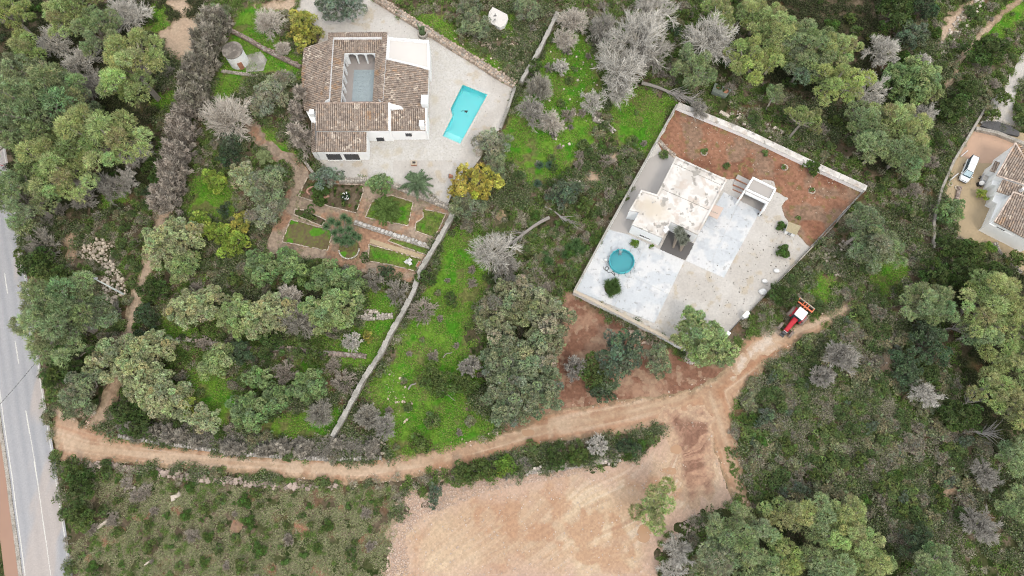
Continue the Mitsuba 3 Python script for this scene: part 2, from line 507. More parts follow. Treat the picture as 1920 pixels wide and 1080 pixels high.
LAWNS = {
    'bright green meadow grass between the long masonry wall and the dirt track': [[(845, 440), (900, 430), (915, 500), (900, 560), (878, 610), (885, 640), (905, 700), (875, 760), (945, 800), (900, 825), (800, 852), (735, 858), (705, 800), (690, 740), (720, 690), (745, 640), (775, 590), (800, 540)]],
    'bright green grass strip right of the upper masonry wall': [[(1040, 62), (1085, 50), (1115, 110), (1140, 170), (1120, 250), (1070, 330), (1000, 345), (945, 300), (940, 255), (975, 190), (990, 150), (1020, 95)]],
    'green lawn at the foot of the cypress hedge': [[(350, 400), (366, 345), (385, 320), (425, 330), (445, 380), (432, 418), (380, 412)]],
    'green lawn around the small round white tower': [[(428, 45), (470, 5), (512, 20), (520, 80), (566, 112), (560, 146), (505, 142), (470, 146), (425, 190), (412, 200), (408, 160)]],
    'green lawn beside the curved garden path': [[(482, 258), (500, 240), (530, 262), (552, 290), (520, 300), (498, 280)]],
    'green orchard grass beside the long masonry wall': [[(685, 538), (755, 540), (748, 580), (735, 640), (690, 700), (640, 690), (618, 640), (655, 620), (690, 600)]],
    'green orchard grass among the trees above the dirt track': [[(355, 690), (420, 700), (450, 760), (420, 800), (380, 780), (360, 735)], [(300, 580), (350, 585), (352, 625), (315, 640)], [(480, 800), (520, 780), (640, 760), (650, 800), (600, 822), (520, 822)], [(560, 640), (610, 650), (600, 740), (560, 720)]],
    'green grass patch above the red tractor': [[(1530, 508), (1572, 520), (1545, 562), (1508, 556)], [(1660, 470), (1700, 480), (1700, 530), (1650, 555), (1640, 520)]],
    'green grass beside the footpath in the upper right corner': [[(1822, 70), (1870, 25), (1915, -5), (1935, 10), (1900, 60), (1855, 110), (1826, 112)]],
    'green grass along the roadside wood': [[(205, 325), (235, 330), (240, 372), (205, 392), (185, 380)], [(280, 185), (345, 160), (350, 190), (300, 210)], [(285, 10), (310, 20), (320, 50), (275, 55)]],
    'olive green grass by the fallen trunk': [[(1185, 160), (1262, 185), (1215, 300), (1150, 265), (1140, 200)]],
    'green grass along the driveway wall': [[(760, 40), (830, 20), (845, 50), (880, 95), (925, 112), (960, 145), (940, 152), (880, 118), (820, 60)], [(935, 55), (955, 25), (965, 50), (945, 78)]],
}
lawn_pgs = []
for text, many in LAWNS.items():
    pg = shapely.union_all([poly(m) for m in many])
    lawn_pgs.append(pg)
    sheet('lawn', pg, 0.008, 'grass_mat', edge=1.6, cell=0.6, freq=0.45, label=text, kind='structure')

# the clearing, the red earth and the dirt track
TRACK = [[(92, 818), (160, 838), (260, 852), (400, 866), (560, 876), (680, 881), (800, 864), (930, 829), (1050, 798), (1180, 772), (1270, 748), (1340, 712), (1420, 652), (1490, 622), (1560, 592), (1622, 556)],
         [(1330, 735), (1352, 800), (1378, 880), (1398, 965)]]
track_pg = poly([(92, 760), (120, 765), (150, 792), (215, 820), (350, 837), (480, 851), (700, 863), (800, 848), (940, 812), (1040, 770), (1130, 754), (1210, 746), (1290, 730), (1345, 706), (1382, 668), (1400, 628), (1455, 622), (1500, 606), (1550, 586), (1605, 556),
                 (1622, 570), (1570, 605), (1500, 640), (1432, 692), (1388, 742), (1372, 785), (1388, 850), (1398, 905), (1412, 962), (1388, 966), (1362, 905), (1340, 850), (1318, 790), (1255, 800), (1150, 818),
                 (1060, 828), (960, 848), (860, 876), (740, 902), (640, 906), (500, 892), (350, 880), (220, 868), (112, 868), (103, 830)])
centre_lines = shapely.union_all([sg.LineString(XY(t)) for t in TRACK])
clear_pg = poly([(742, 928), (775, 920), (798, 935), (830, 905), (900, 898), (980, 890), (1060, 878), (1140, 868), (1205, 858), (1225, 815), (1255, 790), (1340, 760), (1352, 850), (1376, 910), (1366, 950), (1335, 960), (1308, 965), (1275, 990), (1240, 1012), (1240, 1060), (1235, 1110), (716, 1110), (728, 1030), (738, 985), (758, 962)])
red_pg = poly([(1045, 560), (1070, 540), (1110, 575), (1200, 620), (1285, 665), (1372, 686), (1350, 722), (1260, 762), (1150, 778), (1060, 795), (1010, 800), (940, 825), (930, 800), (1020, 740), (1035, 640)])
sheet('red_earth', red_pg, 0.012, 'red_earth', edge=1.0, cell=0.45, label='bare red earth bank below the white walled plot', kind='structure')
sheet('clearing', clear_pg, 0.016, 'clearing_mat', edge=1.8, cell=0.4,
      label='levelled pale pink building plot scored by machine tracks', kind='structure')
sheet('dirt_track', track_pg, 0.022, 'dirt', edge=0.5, cell=0.35, uvfn=lambda v, d: np.stack([d, shapely.distance(centre_lines, shapely.points(v[:, :2]))], 1),
      label='rutted sandy dirt track leaving the road', kind='structure')
sheet('churned_earth', poly([(1240, 770), (1290, 765), (1335, 765), (1345, 815), (1338, 870), (1345, 925), (1300, 945), (1275, 900), (1262, 850)]), 0.026, 'churned', edge=1.6, cell=0.35, label='dark reddish earth churned up by wheels where the tracks meet', kind='structure')
sheet('pale_gravel', poly([(1385, 668), (1415, 640), (1455, 618), (1490, 610), (1480, 632), (1440, 660), (1400, 690), (1370, 712)]), 0.028, 'gravel_mat2', edge=1.4, cell=0.35, label='whitish gravel spread on the dirt track below the tractor', kind='structure')
for x, y, a, b in [(990, 811, 1.0, .5), (1268, 843, .9, .6), (1252, 882, 1.3, .5), (1207, 998, 1.0, 1.2), (700, 866, .8, .4)]:
    sheet('puddle', shapely.affinity.scale(sg.Point(P(x, y)[:2]).buffer(1.0), a, b), 0.034, 'puddle', edge=.35, cell=.18, label='shallow orange brown puddle on the bare earth', kind='structure')
SAND = [[(290, 60), (325, 35), (372, 28), (392, 60), (380, 92), (360, 128), (330, 118), (305, 88)], [(305, -5), (355, -5), (365, 22), (330, 30)], [(1104, 318), (1136, 314), (1132, 346), (1098, 350)], [(1128, 290), (1160, 286), (1158, 304), (1126, 304)],
        [(1760, 60), (1785, 20), (1820, -5), (1830, 5), (1800, 50), (1772, 90), (1745, 90)], [(120, 440), (150, 430), (145, 480), (125, 500)], [(1740, 920), (1790, 895), (1805, 930), (1770, 945)], [(1655, 640), (1680, 640), (1678, 700), (1635, 712)],
        [(930, 400), (950, 380), (935, 420)], [(468, 2), (560, -8), (548, 24), (510, 26)]]
for s in SAND:
    sheet('bare_soil', poly(s), 0.010, 'dirt', edge=1.3, cell=0.5, uvfn=lambda v, d: np.stack([d, d * 0 + 6], 1), label='bare sandy soil showing through the scrub', kind='structure', )
for x, y, r_ in [(207, 998, 1.6), (225, 1012, 1.0), (265, 965, 1.1), (330, 965, .8), (470, 930, .9), (560, 980, 1.0), (575, 1000, .8), (695, 1022, 1.4), (725, 1005, 1.1), (660, 1045, 1.2), (600, 1070, 1.1), (505, 1062, .9), (170, 1050, 1.0), (395, 1050, .9), (640, 960, .8), (445, 985, .8), (700, 950, .9)]:
    sheet('bare_soil', sg.Point(P(x, y)[:2]).buffer(r_), 0.010, 'garden_soil', edge=.9, cell=.3, label='small patch of bare red soil in the dry field', kind='structure')
sheet('footpath', sg.LineString(XY([(1922, -10), (1862, 42), (1820, 85), (1795, 120), (1790, 145), (1768, 165), (1750, 185)])).buffer(0.55), 0.026, 'dirt', edge=0.35, cell=0.3, uvfn=lambda v, d: np.stack([d, d * 0 + 6], 1), label='narrow trodden footpath through the grass in the upper right', kind='structure')
sheet('footpath', sg.LineString(XY([(172, 800), (200, 765), (222, 690), (240, 620), (252, 575), (268, 520), (285, 470), (310, 400)])).buffer(1.25), 0.014, 'dirt', edge=0.5, cell=0.35, uvfn=lambda v, d: np.stack([d, d * 0 + 6], 1), label='earth lane climbing between the roadside wood and the orchard', kind='structure')

def gravel2_fn(p, n, uv):
    c = fbm(p.x * 2.0, p.y * 2.0, 7, 4)
    col = mix((0.50, 0.37, 0.27), (0.62, 0.53, 0.45), smoothstep(0.0, 1.6, uv.x + 2.2 * (c - 0.5)))
    return col * (0.85 + 0.3 * fbm(p.x * 5, p.y * 5, 3, 2))


proc_matte('gravel_mat2', gravel2_fn)
# asphalt road: edge lines, centre line, the pinkish footway on its far side
RIGHT = [(-45, -40), (-20, 120), (5, 270), (15, 327), (29.5, 417), (46, 515), (70, 675), (82, 760), (101, 872), (107, 917), (118, 985), (131, 1075), (139, 1125)]
right = XY(RIGHT)
rl = sg.LineString(right)
W = 6.25


def shifted(off):
    d = np.gradient(right, axis=0)
    d /= np.linalg.norm(d, axis=1, keepdims=True)
    return right + np.stack([d[:, 1], -d[:, 0]], 1) * off   # positive = towards the far (left) side


def strip(a, b):
    return sg.Polygon(np.vstack([shifted(a), shifted(b)[::-1]])).buffer(0)


def road_uv(v):
    pts = shapely.points(v[:, :2])
    s = shapely.line_locate_point(rl, pts)
    return np.stack([W - shapely.distance(rl, pts), s], 1)


def ribbon(name, offs, z, bsdf, step=1.0, uv=False, **kw):
    s = np.arange(0, rl.length, step)
    p = np.array([rl.interpolate(q).coords[0] for q in s])
    d = np.gradient(p, axis=0)
    d /= np.linalg.norm(d, axis=1, keepdims=True)
    nrm = np.stack([d[:, 1], -d[:, 0]], 1)
    v = np.vstack([np.hstack([p + nrm * o, np.full((len(p), 1), z)]) for o in offs])
    m, n = len(offs), len(p)
    f = []
    for i in range(m - 1):
        a = i * n + np.arange(n - 1)
        f += [np.stack([a, a + n, a + n + 1], 1), np.stack([a, a + n + 1, a + 1], 1)]
    f = np.vstack(f)
    uvs = np.vstack([np.stack([np.full(n, W - o), s], 1) for o in offs]) if uv else None
    nz = np.cross(v[f[0, 1]] - v[f[0, 0]], v[f[0, 2]] - v[f[0, 0]])[2]
    return add(name, trimesh.Trimesh(v, f if nz > 0 else f[:, ::-1], process=False), bsdf, uv=uvs, **kw)


side = 1 if shifted(1.0)[5][0] < right[5][0] else -1
O = lambda *a: [side * x for x in a]
ribbon('road', O(-0.35, 0.3, 1.0, 1.7, 2.4, 3.1, 3.8, 4.5, 5.2, 5.9, 6.6), 0.030, 'asphalt', uv=True, label='grey two lane asphalt road down the left edge', kind='structure')
if side < 0:
    pass
ribbon('sidewalk', O(7.15, 9.1), 0.06, 'sidewalk', label='pinkish footway beside the asphalt road', kind='structure')
ribbon('kerb', O(6.6, 6.85, 7.15), 0.10, 'stone', label='dark kerb strip between asphalt and footway', kind='structure')
ribbon('road_line', O(-0.08, 0.06), 0.038, 'white_line', label='white edge line along the right side of the asphalt road', kind='structure')
ribbon('road_line', O(W - 0.06, W + 0.08), 0.038, 'white_line', label='white edge line along the left side of the asphalt road', kind='structure')


def dash(a, b, off=0.0, w=0.07, text='white centre dash of the asphalt road'):
    pa, pb = P(*a)[:2], P(*b)[:2]
    d, n, L = frame(pa, pb)
    flat('road_marking', sg.Polygon([pa + n * (off - w), pb + n * (off - w), pb + n * (off + w), pa + n * (off + w)]), 0.038, 'white_line', label=text, kind='structure')


for a, b in [((-6, 440), (0, 470)), ((9, 513), (14.5, 551)), ((28.5, 639), (35.5, 682)), ((48.5, 770), (55.5, 812)), ((64, 864), (70, 900)), ((80.5, 975), (87, 1018))]:
    dash(a, b)
for a, b in zip([(47, 772), (55, 820), (63.5, 870), (76, 960), (86, 1030)], [(55, 820), (63.5, 870), (76, 960), (86, 1030), (95, 1095)]):
    dash(a, b, off=0.2, w=0.05, text='solid white centre line on the lower stretch of the asphalt road')

# ---------------------------------------------------------------- paved ground of the courtyard house
patio_pg = poly([(555, 20), (575, -40), (690, -40), (702, 0), (735, 22), (770, 40), (805, 62), (850, 90), (892, 115), (965, 160), (957, 195), (937, 243), (905, 275), (902, 295), (868, 340), (850, 357), (840, 383), (792, 363), (732, 343), (692, 333), (635, 336), (600, 310), (585, 280), (580, 120), (605, 60)]).difference(pool_pg)
flat('patio', patio_pg, 0.028, 'gravel_mat', label='pale gravel yard round the courtyard house', kind='structure')
flag_pg = poly([(806, 66), (891, 116), (869, 150), (835, 252), (872, 271), (855, 301), (737, 301), (737, 336), (693, 332), (693, 262), (802, 262), (806, 200)]).difference(poly(POOL).buffer(0.55))
flat('patio_flagstones', flag_pg, 0.036, 'flagstone', label='cream flagstone terrace beside the turquoise pool', kind='structure')
gravel2 = None

# right hand plots: gravel yard, terraces, red garden soil
PLOT = [(1270, 197), (1624, 353), (1558, 430), (1365, 624), (1285, 656), (1077, 545), (1140, 432), (1205, 315)]
flat('gravel_yard', poly(PLOT), 0.010, 'gravel_mat', label='beige gravel yard of the flat roofed house', kind='structure')
sheet('garden_soil', poly([(1271, 200), (1620, 354), (1556, 428), (1519, 462), (1500, 446), (1488, 430), (1472, 405), (1466, 388), (1478, 372), (1455, 360), (1450, 340), (1410, 336), (1364, 338), (1268, 294), (1240, 285), (1234, 265)]), 0.018, 'garden_soil', edge=0.35, cell=0.35,
      label='brick red bare soil behind the flat roofed house', kind='structure')
T1 = [(1142, 430), (1178, 440), (1236.7, 467.5), (1284, 489), (1227, 607), (1077, 544)]
T2 = [(1357, 360), (1425, 396), (1357, 521), (1286, 489), (1300, 460), (1309, 440)]


def slabs(pg_px, nu, nv, z, text):
    """A terrace poured in bays: each bay its own slab with open joints."""
    q = XY(pg_px)
    g = sg.Polygon(q).buffer(0)
    d, n, L = frame(q[-1], q[-2]) if False else frame(P(1284, 489), P(1227, 607))
    o = P(1284, 489)[:2]
    cu = (g.exterior.coords - o) @ d
    cv = (g.exterior.coords - o) @ n
    us, vs = np.linspace(cu.min() - .01, cu.max() + .01, nu + 1), np.linspace(cv.min() - .01, cv.max() + .01, nv + 1)
    root = tag(num('terrace'), text, None, None, 'structure')
    for i in range(nu):
        for j in range(nv):
            cell_ = sg.Polygon([o + d * a + n * b for a, b in ((us[i] + .02, vs[j] + .02), (us[i + 1] - .02, vs[j] + .02), (us[i + 1] - .02, vs[j + 1] - .02), (us[i] + .02, vs[j + 1] - .02))]).intersection(g)
            for part in getattr(cell_, 'geoms', [cell_]):
                if part.area > 0.3:
                    slab('slab', part, 0.0, z, 'concrete', parent=root)


planter_pg = sg.Point(P(1149, 540)[:2]).buffer(1.35)
slabs([(1142, 431), (1178, 440), (1236.7, 467.5), (1283, 489), (1227, 606), (1078, 544)], 2, 2, 0.06, 'bluish white concrete terrace around the round pool')
slabs(T2, 2, 2, 0.06, 'bluish white concrete terrace in front of the open carport')
flat('dark_pad', poly([(1237, 468), (1256, 430), (1302, 458), (1284.5, 488)]), 0.03, 'dark_pad', label='dark grey paved corner between the flat roofed house wings', kind='structure')
flat('side_yard', poly([(1212, 300), (1240, 285), (1266, 297), (1231, 366), (1203, 356), (1178, 440), (1143, 429)]), 0.018, 'grey_slab', label='smooth grey side yard left of the flat roofed house', kind='structure')

# villa on the right
flat('villa_yard', poly([(1828, 232), (1985, 262), (1985, 500), (1925, 522), (1880, 488), (1845, 474), (1795, 440), (1790, 420), (1792, 395), (1765, 360), (1790, 290)]), 0.010, 'tan_pave', label='sandy forecourt of the white villa', kind='structure')
flat('villa_paving', poly([(1829, 242), (1860, 245), (1985, 285), (1985, 330), (1905, 272), (1868, 306), (1840, 306), (1800, 292)]), 0.018, 'pink_pave', label='salmon paving behind the white villa', kind='structure')
sheet('villa_lane', poly([(1945, 60), (1900, 130), (1862, 190), (1840, 230), (1905, 236), (1900, 180), (1945, 120)]), 0.014, 'gravel_mat', edge=0.5, cell=0.4, label='pale gravel lane leading down to the white villa', kind='structure')

# ---------------------------------------------------------------- terraced garden: paths, beds, edgings
garden_pg = poly([(548, 325), (585, 330), (600, 344), (636, 338), (692, 335), (735, 345), (790, 366), (838, 386), (848, 402), (780, 512), (778, 530), (700, 515), (655, 505), (575, 488), (509, 470)])
sheet('garden_path', garden_pg, 0.014, 'garden_path_mat', edge=0.25, cell=0.3, uvfn=lambda v, d: np.stack([d + 2, d * 0], 1), label='pinkish earth paths of the terraced garden', kind='structure')
sheet('garden_path', sg.LineString(XY([(472, 235), (490, 262), (520, 292), (548, 300), (565, 325), (552, 360), (535, 395), (512, 465)])).buffer(1.2), 0.016, 'garden_path_mat', edge=0.2, cell=0.3, uvfn=lambda v, d: np.stack([d + 2, d * 0], 1), label='curved earth path from the lawn down to the terraced garden', kind='structure')
BEDS = [([(577, 333), (591, 336), (632, 345), (680, 347), (681, 362), (668, 400), (620, 388), (560, 369), (566, 355)], 'garden bed with white flowers and a dark round bush', 'soil'),
        ([(698, 378), (733, 366), (775, 379), (765, 424), (685, 408)], 'grassy garden bed holding the wide green palm', 'grass_mat'),
        ([(792, 392), (837, 401), (815, 446), (778, 433), (780, 418), (794, 408)], 'half bare garden bed next to the masonry wall', 'grass_mat'),
        ([(553, 393), (572, 394), (612, 413), (603, 424), (551, 402)], 'narrow dark garden bed above the rectangular plot', 'soil'),
        ([(545, 411.5), (624, 433), (615, 470), (529, 454)], 'rectangular brown green plot with low pale edging', 'plot_grass'),
        ([(735, 446), (808, 467), (800, 479), (727, 452)], 'thin green grass strip below the long pale wall top', 'grass_mat'),
        ([(692, 458), (791, 486), (780, 509), (738, 498), (691, 490)], 'bright lawn bed with two white chairs', 'grass_mat')]
for pts, text, mat in BEDS:
    pg = poly(pts)
    k = sheet('garden_bed', pg, 0.024, mat, edge=0.12, cell=0.25, label=text, kind='structure', uvfn=(lambda v, d: np.stack([d + 0.15, d], 1)))
    q = XY(pts)
    for a, b in zip(q, np.roll(q, -1, 0)):          # edging stones of the bed, laid end to end
        d, n, L = frame(a, b)
        m = MB()
        s = 0.0
        while s < L - 0.1:
            l = min(rng.uniform(0.35, 0.6), L - s)
            if rng.random() < 0.88:
                c = a + d * (s + l / 2) + n * rng.normal(0, 0.03)
                g = rng.uniform(0.30, 0.50)
                m.box([*c, 0.07], [l * 0.93, rng.uniform(0.14, 0.2), rng.uniform(0.12, 0.18)], math.atan2(d[1], d[0]) + rng.normal(0, 0.05), [g, g * 0.86, g * 0.72])
            s += l
        if m.n:
            add('edging_stone', m, 'vcol', parent=k, kind='stuff')
slab('garden_gravel_strip', poly([(695, 447.5), (797, 479), (792, 485), (693, 456)]), 0.0, 0.05, 'tan_pave', label='tan gravel strip between two low edgings', kind='structure')

# ---------------------------------------------------------------- building helpers
def W3(pts):
    return np.array([P(*p) for p in pts])


def plane_fix(w):
    A = np.c_[w[:, :2], np.ones(len(w))]
    k = np.linalg.lstsq(A, w[:, 2], rcond=None)[0]
    return np.c_[w[:, :2], A @ k], k


def walls(parent, pts, z0=0.0, drop=0.02, bsdf='plaster', name='wall', cap=True, **kw):
    """Solid below a (sloping) top outline given as world points, down to z0."""
    w = np.asarray(pts, float).copy()
    w[:, 2] -= drop
    n = len(w)
    v, f = [], []
    for i in range(n):
        a, b = w[i], w[(i + 1) % n]
        k = len(v)
        v += [a, b, [b[0], b[1], z0], [a[0], a[1], z0]]
        f += [[k, k + 1, k + 2], [k, k + 2, k + 3]]
    tv, tf = trimesh.creation.triangulate_polygon(sg.Polygon(w[:, :2]), engine='earcut')
    k = len(v)
    if cap:
        m = [int(np.argmin(np.hypot(*(w[:, :2] - q).T))) for q in tv]
        v += [w[i] for i in m]
        f += [[k + a, k + b, k + c] for a, b, c in tf]
    return add(name, trimesh.Trimesh(v, f, process=False), bsdf, parent=parent, **kw)


def inset(w, d):
    g = sg.Polygon(w[:, :2]).buffer(-d, join_style=2)
    _, k = plane_fix(w)
    q = np.array(g.exterior.coords)[:-1]
    return np.c_[q, np.c_[q, np.ones(len(q))] @ k]


def tile_roof(parent, pts, pitch=0.37, course=0.42, thick=0.14, slab_mat='roof_edge', world=False, slope=None, lift=0.0):
    """Clay barrel tiles on a convex sloping outline; the tiles are real half round ridges in lapped courses."""
    w = np.asarray(pts, float) if world else W3(pts)
    w, k = plane_fix(w)
    s = -k[:2] / (np.linalg.norm(k[:2]) + 1e-9) if slope is None else np.asarray(slope, float)
    t = np.array([-s[1], s[0]])
    w[:, 2] += lift
    key = walls(parent, w, z0=0, name='roof', bsdf=slab_mat, drop=0.0)
    # replace the solid by a thin slab
    used_mesh = MB()
    n = len(w)
    lo = w - [0, 0, thick]
    tv, tf = trimesh.creation.triangulate_polygon(sg.Polygon(w[:, :2]), engine='earcut')
    m = [int(np.argmin(np.hypot(*(w[:, :2] - q).T))) for q in tv]
    used_mesh.put([w[i] for i in m], tf)
    used_mesh.put([lo[i] for i in m], np.asarray(tf)[:, ::-1])
    for i in range(n):
        j = (i + 1) % n
        used_mesh.put([w[i], w[j], lo[j], lo[i]], [[0, 2, 1], [0, 3, 2]])
    scene[key] = mikit.ply(used_mesh.done()[0], 'mat_' + slab_mat)
    a, b = w[:, :2] @ t, w[:, :2] @ s
    nu = int((a.max() - a.min()) / pitch) + 1
    nv = int((b.max() - b.min()) / course) + 1
    prof_u = np.array([0.0, 0.12, 0.3, 0.5, 0.68, 0.8])
    prof_h = np.array([0.035, 0.085, 0.11, 0.085, 0.035, 0.0])
    U = (np.arange(nu)[:, None] + prof_u[None]).ravel()
    Hh = np.tile(prof_h, nu)
    U, Hh = np.append(U, nu), np.append(Hh, 0.035)
    V = np.repeat(np.arange(nv), 2) + np.tile([0.001, 0.999], nv)
    VH = np.tile([0.0, 0.035], nv)
    uu, vv = np.meshgrid(U, V, indexing='ij')
    jit = 0.012 * rng.standard_normal((nu + 1, nv))[np.minimum(uu.astype(int), nu), np.minimum(vv.astype(int), nv - 1)]
    xy = (a.min() + uu * pitch)[..., None] * t + (b.min() + vv * course)[..., None] * s
    z = xy @ k[:2] + k[2] + lift + Hh[:, None] + VH[None] + jit + 0.004
    v = np.concatenate([xy, z[..., None]], -1).reshape(-1, 3)
    nU, nV = len(U), len(V)
    i, j = np.meshgrid(np.arange(nU - 1), np.arange(nV - 1), indexing='ij')
    q = (i * nV + j).ravel()
    f = np.vstack([np.stack([q, q + nV, q + nV + 1], 1), np.stack([q, q + nV + 1, q + 1], 1)])
    nz = np.cross(v[f[:, 1]] - v[f[:, 0]], v[f[:, 2]] - v[f[:, 0]])[:, 2]
    f[nz < 0] = f[nz < 0][:, ::-1]
    uvs = np.stack([uu.ravel() + 0.001, vv.ravel()], 1)
    ring = np.array(sg.polygon.orient(sg.Polygon(w[:, :2])).exterior.coords)
    for p0, p1 in zip(ring[:-1], ring[1:]):
        d, nn, L = frame(p0, p1)
        v, f, uvs = clip(v, f, uvs, (v[:, :2] - p0) @ nn + 0.03)
    add('roof_tile', trimesh.Trimesh(v, f, process=False), 'clay_tile', parent=key, uv=uvs, kind='stuff')
    return key, w


def ridge(parent, a, b, r=0.13, mat='vcol', c=(0.34, 0.27, 0.23)):
    """Ridge tiles laid along a line, one after the other (joined into one part)."""
    a, b = np.asarray(a, float), np.asarray(b, float)
    L = np.linalg.norm(b - a)
    n = max(2, int(L / 0.42))
    m = MB()
    for i in range(n):
        p, q = a + (b - a) * (i / n), a + (b - a) * ((i + 0.97) / n)
        g = rng.uniform(0.75, 1.3)
        m.tube([p, q], [r, r * 0.88], 7, np.array(c) * g)
    return add('ridge_tile', m, 'vcol', parent=parent, kind='stuff')


def on_wall(x, y, A, B):
    """Point of the vertical plane through A, B (ground points) seen at the pixel."""
    d = np.array([(x - 960) / FOC, ST - (y - 540) / FOC * CT, -(CT + (y - 540) / FOC * ST)])
    e = np.asarray(B)[:2] - np.asarray(A)[:2]
    n = np.array([-e[1], e[0]])
    t = (n @ np.asarray(A)[:2]) / (n @ d[:2])
    return np.array([0, 0, ALT]) + d * t


def opening(parent, name, A, B, s0, s1, z0, z1, out=0.05, pane='dark_glass', fr='dark_metal', bars=1, label=None, sill=True):
    """A window or door on the wall line A -> B (outward = right of it): a frame, panes set back in it, a sill."""
    d, n, L = frame(A, B)
    n = -n
    A = np.asarray(A)[:2]
    rz = math.atan2(d[1], d[0])

    def bx(m, a, b, c, e, o0, o1):
        m.box([*(A + d * (a + b) / 2 + n * (o0 + o1) / 2), (c + e) / 2], [b - a, o1 - o0, e - c], rz)
    m = MB()
    bx(m, s0, s1, z0, z1, -0.02, out * 0.4)
    key = add(name, m, pane, parent=parent, label=label)
    m = MB()
    w = 0.07
    bx(m, s0, s0 + w, z0, z1, out * 0.4, out)
    bx(m, s1 - w, s1, z0, z1, out * 0.4, out)
    bx(m, s0 + w, s1 - w, z1 - w, z1, out * 0.4, out)
    bx(m, s0 + w, s1 - w, z0, z0 + w, out * 0.4, out)
    for i in range(bars):
        c = s0 + (s1 - s0) * (i + 1) / (bars + 1)
        bx(m, c - 0.03, c + 0.03, z0 + w, z1 - w, out * 0.4, out * 0.9)
    add('frame', m, fr, parent=key)
    if sill:
        m = MB()
        bx(m, s0 - 0.08, s1 + 0.08, z0 - 0.07, z0 - 0.003, -0.02, out + 0.10)
        add('sill', m, 'plaster', parent=key)
    return key


def px_opening(parent, name, A, B, p0, p1, **kw):
    """As opening(), the extent read off two opposite corners in the photograph."""
    d, n, L = frame(A, B)
    a, b = on_wall(*p0, A, B), on_wall(*p1, A, B)
    s = sorted([(a[:2] - np.asarray(A)[:2]) @ d, (b[:2] - np.asarray(A)[:2]) @ d])
    z = sorted([a[2], b[2]])
    return opening(parent, name, A, B, s[0], s[1], max(z[0], 0.05), z[1], **kw)


def parapet(parent, ring, z0, z1, t=0.28, mat='plaster', name='parapet'):
    """Low walls round a flat roof, butted corner to corner."""
    g = sg.Polygon(ring).buffer(0)
    return slab(name, g.difference(g.buffer(-t, join_style=2)), z0, z1, mat, parent=parent)


def arcade(parent, A, B, z1, n, width, rise, spring, t=0.35, name='arcade_wall', ends=0.3):
    """A wall with n round arches between the ground points A and B (outward = right of A -> B)."""
    d, nn, L = frame(A, B)
    g = sg.box(0, 0, L, z1)
    for i in range(n):
        c = ends + (L - 2 * ends) * (i + 0.5) / n
        th = np.linspace(0, np.pi, 15)
        hole = sg.Polygon([(c - width / 2, -1), (c + width / 2, -1)] + [(c + width / 2 * math.cos(q), spring + rise * math.sin(q)) for q in th])
        g = g.difference(hole)
    m = MB()
    for part in getattr(g, 'geoms', [g]):
        e = trimesh.creation.extrude_polygon(part, t, engine='earcut')
        v = np.array(e.vertices)
        m.put(np.c_[np.asarray(A)[:2] + v[:, :1] * d + (v[:, 2:3]) * nn, v[:, 1]], e.faces)
    return add(name, m, 'plaster', parent=parent)


# ---------------------------------------------------------------- the courtyard house
H1 = thing('courtyard_house', 'white house with brown tiled roofs built round an arcaded courtyard', 'house')
# coping ring: high wall, tiled on both slopes
zo, zr = 5.25, 5.5
ro = W3([(616, 61.5, zo), (726.5, 60.5, zo), (717, 192, zo), (606.5, 192, zo)])
ring_o = sg.Polygon(ro[:, :2])
ring_i = ring_o.buffer(-0.85, join_style=2)
gi = np.array(sg.polygon.orient(ring_i).exterior.coords)[:-1]
go = np.array(sg.polygon.orient(ring_o).exterior.coords)[:-1]
gm = np.array(sg.polygon.orient(ring_o.buffer(-0.42, join_style=2)).exterior.coords)[:-1]


def match(a, ref):
    return np.array([a[np.argmin(np.hypot(*(a - q).T))] for q in ref])


gi, gm = match(gi, go), match(gm, go)
lowest = int(np.argmin([go[i][1] + go[(i + 1) % 4][1] for i in range(4)]))
for i in range(4):
    j = (i + 1) % 4
    if i == lowest:
        continue
    body = sg.Polygon([go[i], go[j], gi[j], gi[i]]).buffer(-0.02, join_style=2)
    slab('courtyard_wall', body, 0, zo - 0.12, 'plaster', parent=H1)
    for a, za in ((go, zo), (gi, zo)):
        tile_roof(H1, [[*a[i], za], [*a[j], za], [*gm[j], zr], [*gm[i], zr]], pitch=0.36, course=0.5, world=True)
# inner roofs sloping to the courtyard
it, ie = 4.35, 3.5
inner = {'top': [(625.5, 74.5, it), (717.5, 74.5, it), (704.5, 98.5, ie), (645.5, 98.5, ie)],
         'left': [(625.5, 74.5, it), (645.5, 98.5, ie), (638.5, 192, ie), (612.5, 192, it)],
         'right': [(717.5, 74.5, it), (704.5, 98.5, ie), (698.8, 192, ie), (714, 192, it)]}
for q in inner.values():
    tile_roof(H1, q)
e = W3([(646, 99, 3.36), (704.2, 99, 3.36), (698.5, 191, 3.36), (639, 191, 3.36)])
arcade(H1, e[0], e[1], 3.34, 3, 1.4, 0.62, 2.35)
arcade(H1, e[3], e[0], 3.34, 5, 1.4, 0.62, 2.35)
arcade(H1, e[1], e[2], 3.34, 5, 1.4, 0.62, 2.35)
cf = sg.Polygon(gi)
flat('courtyard_floor', cf, 0.05, 'court_floor', label='pinkish grey floor of the inner courtyard', kind='structure')
cov = tag(num('pool_cover'), 'pale blue slatted cover lying in the courtyard of the tiled house', 'pool cover')
q = XY([(664, 131.5), (702.5, 131.5), (699, 190), (660, 190)])
for i in range(24):                                   # the slats of the cover
    a, b = i / 24, (i + 0.93) / 24
    L0, R0 = q[0] + (q[3] - q[0]) * a, q[1] + (q[2] - q[1]) * a
    L1, R1 = q[0] + (q[3] - q[0]) * b, q[1] + (q[2] - q[1]) * b
    add('slat', MB().prism(sg.Polygon([L0, R0, R1, L1]).buffer(0), 0.05, 0.10), 'court_blue', parent=cov)
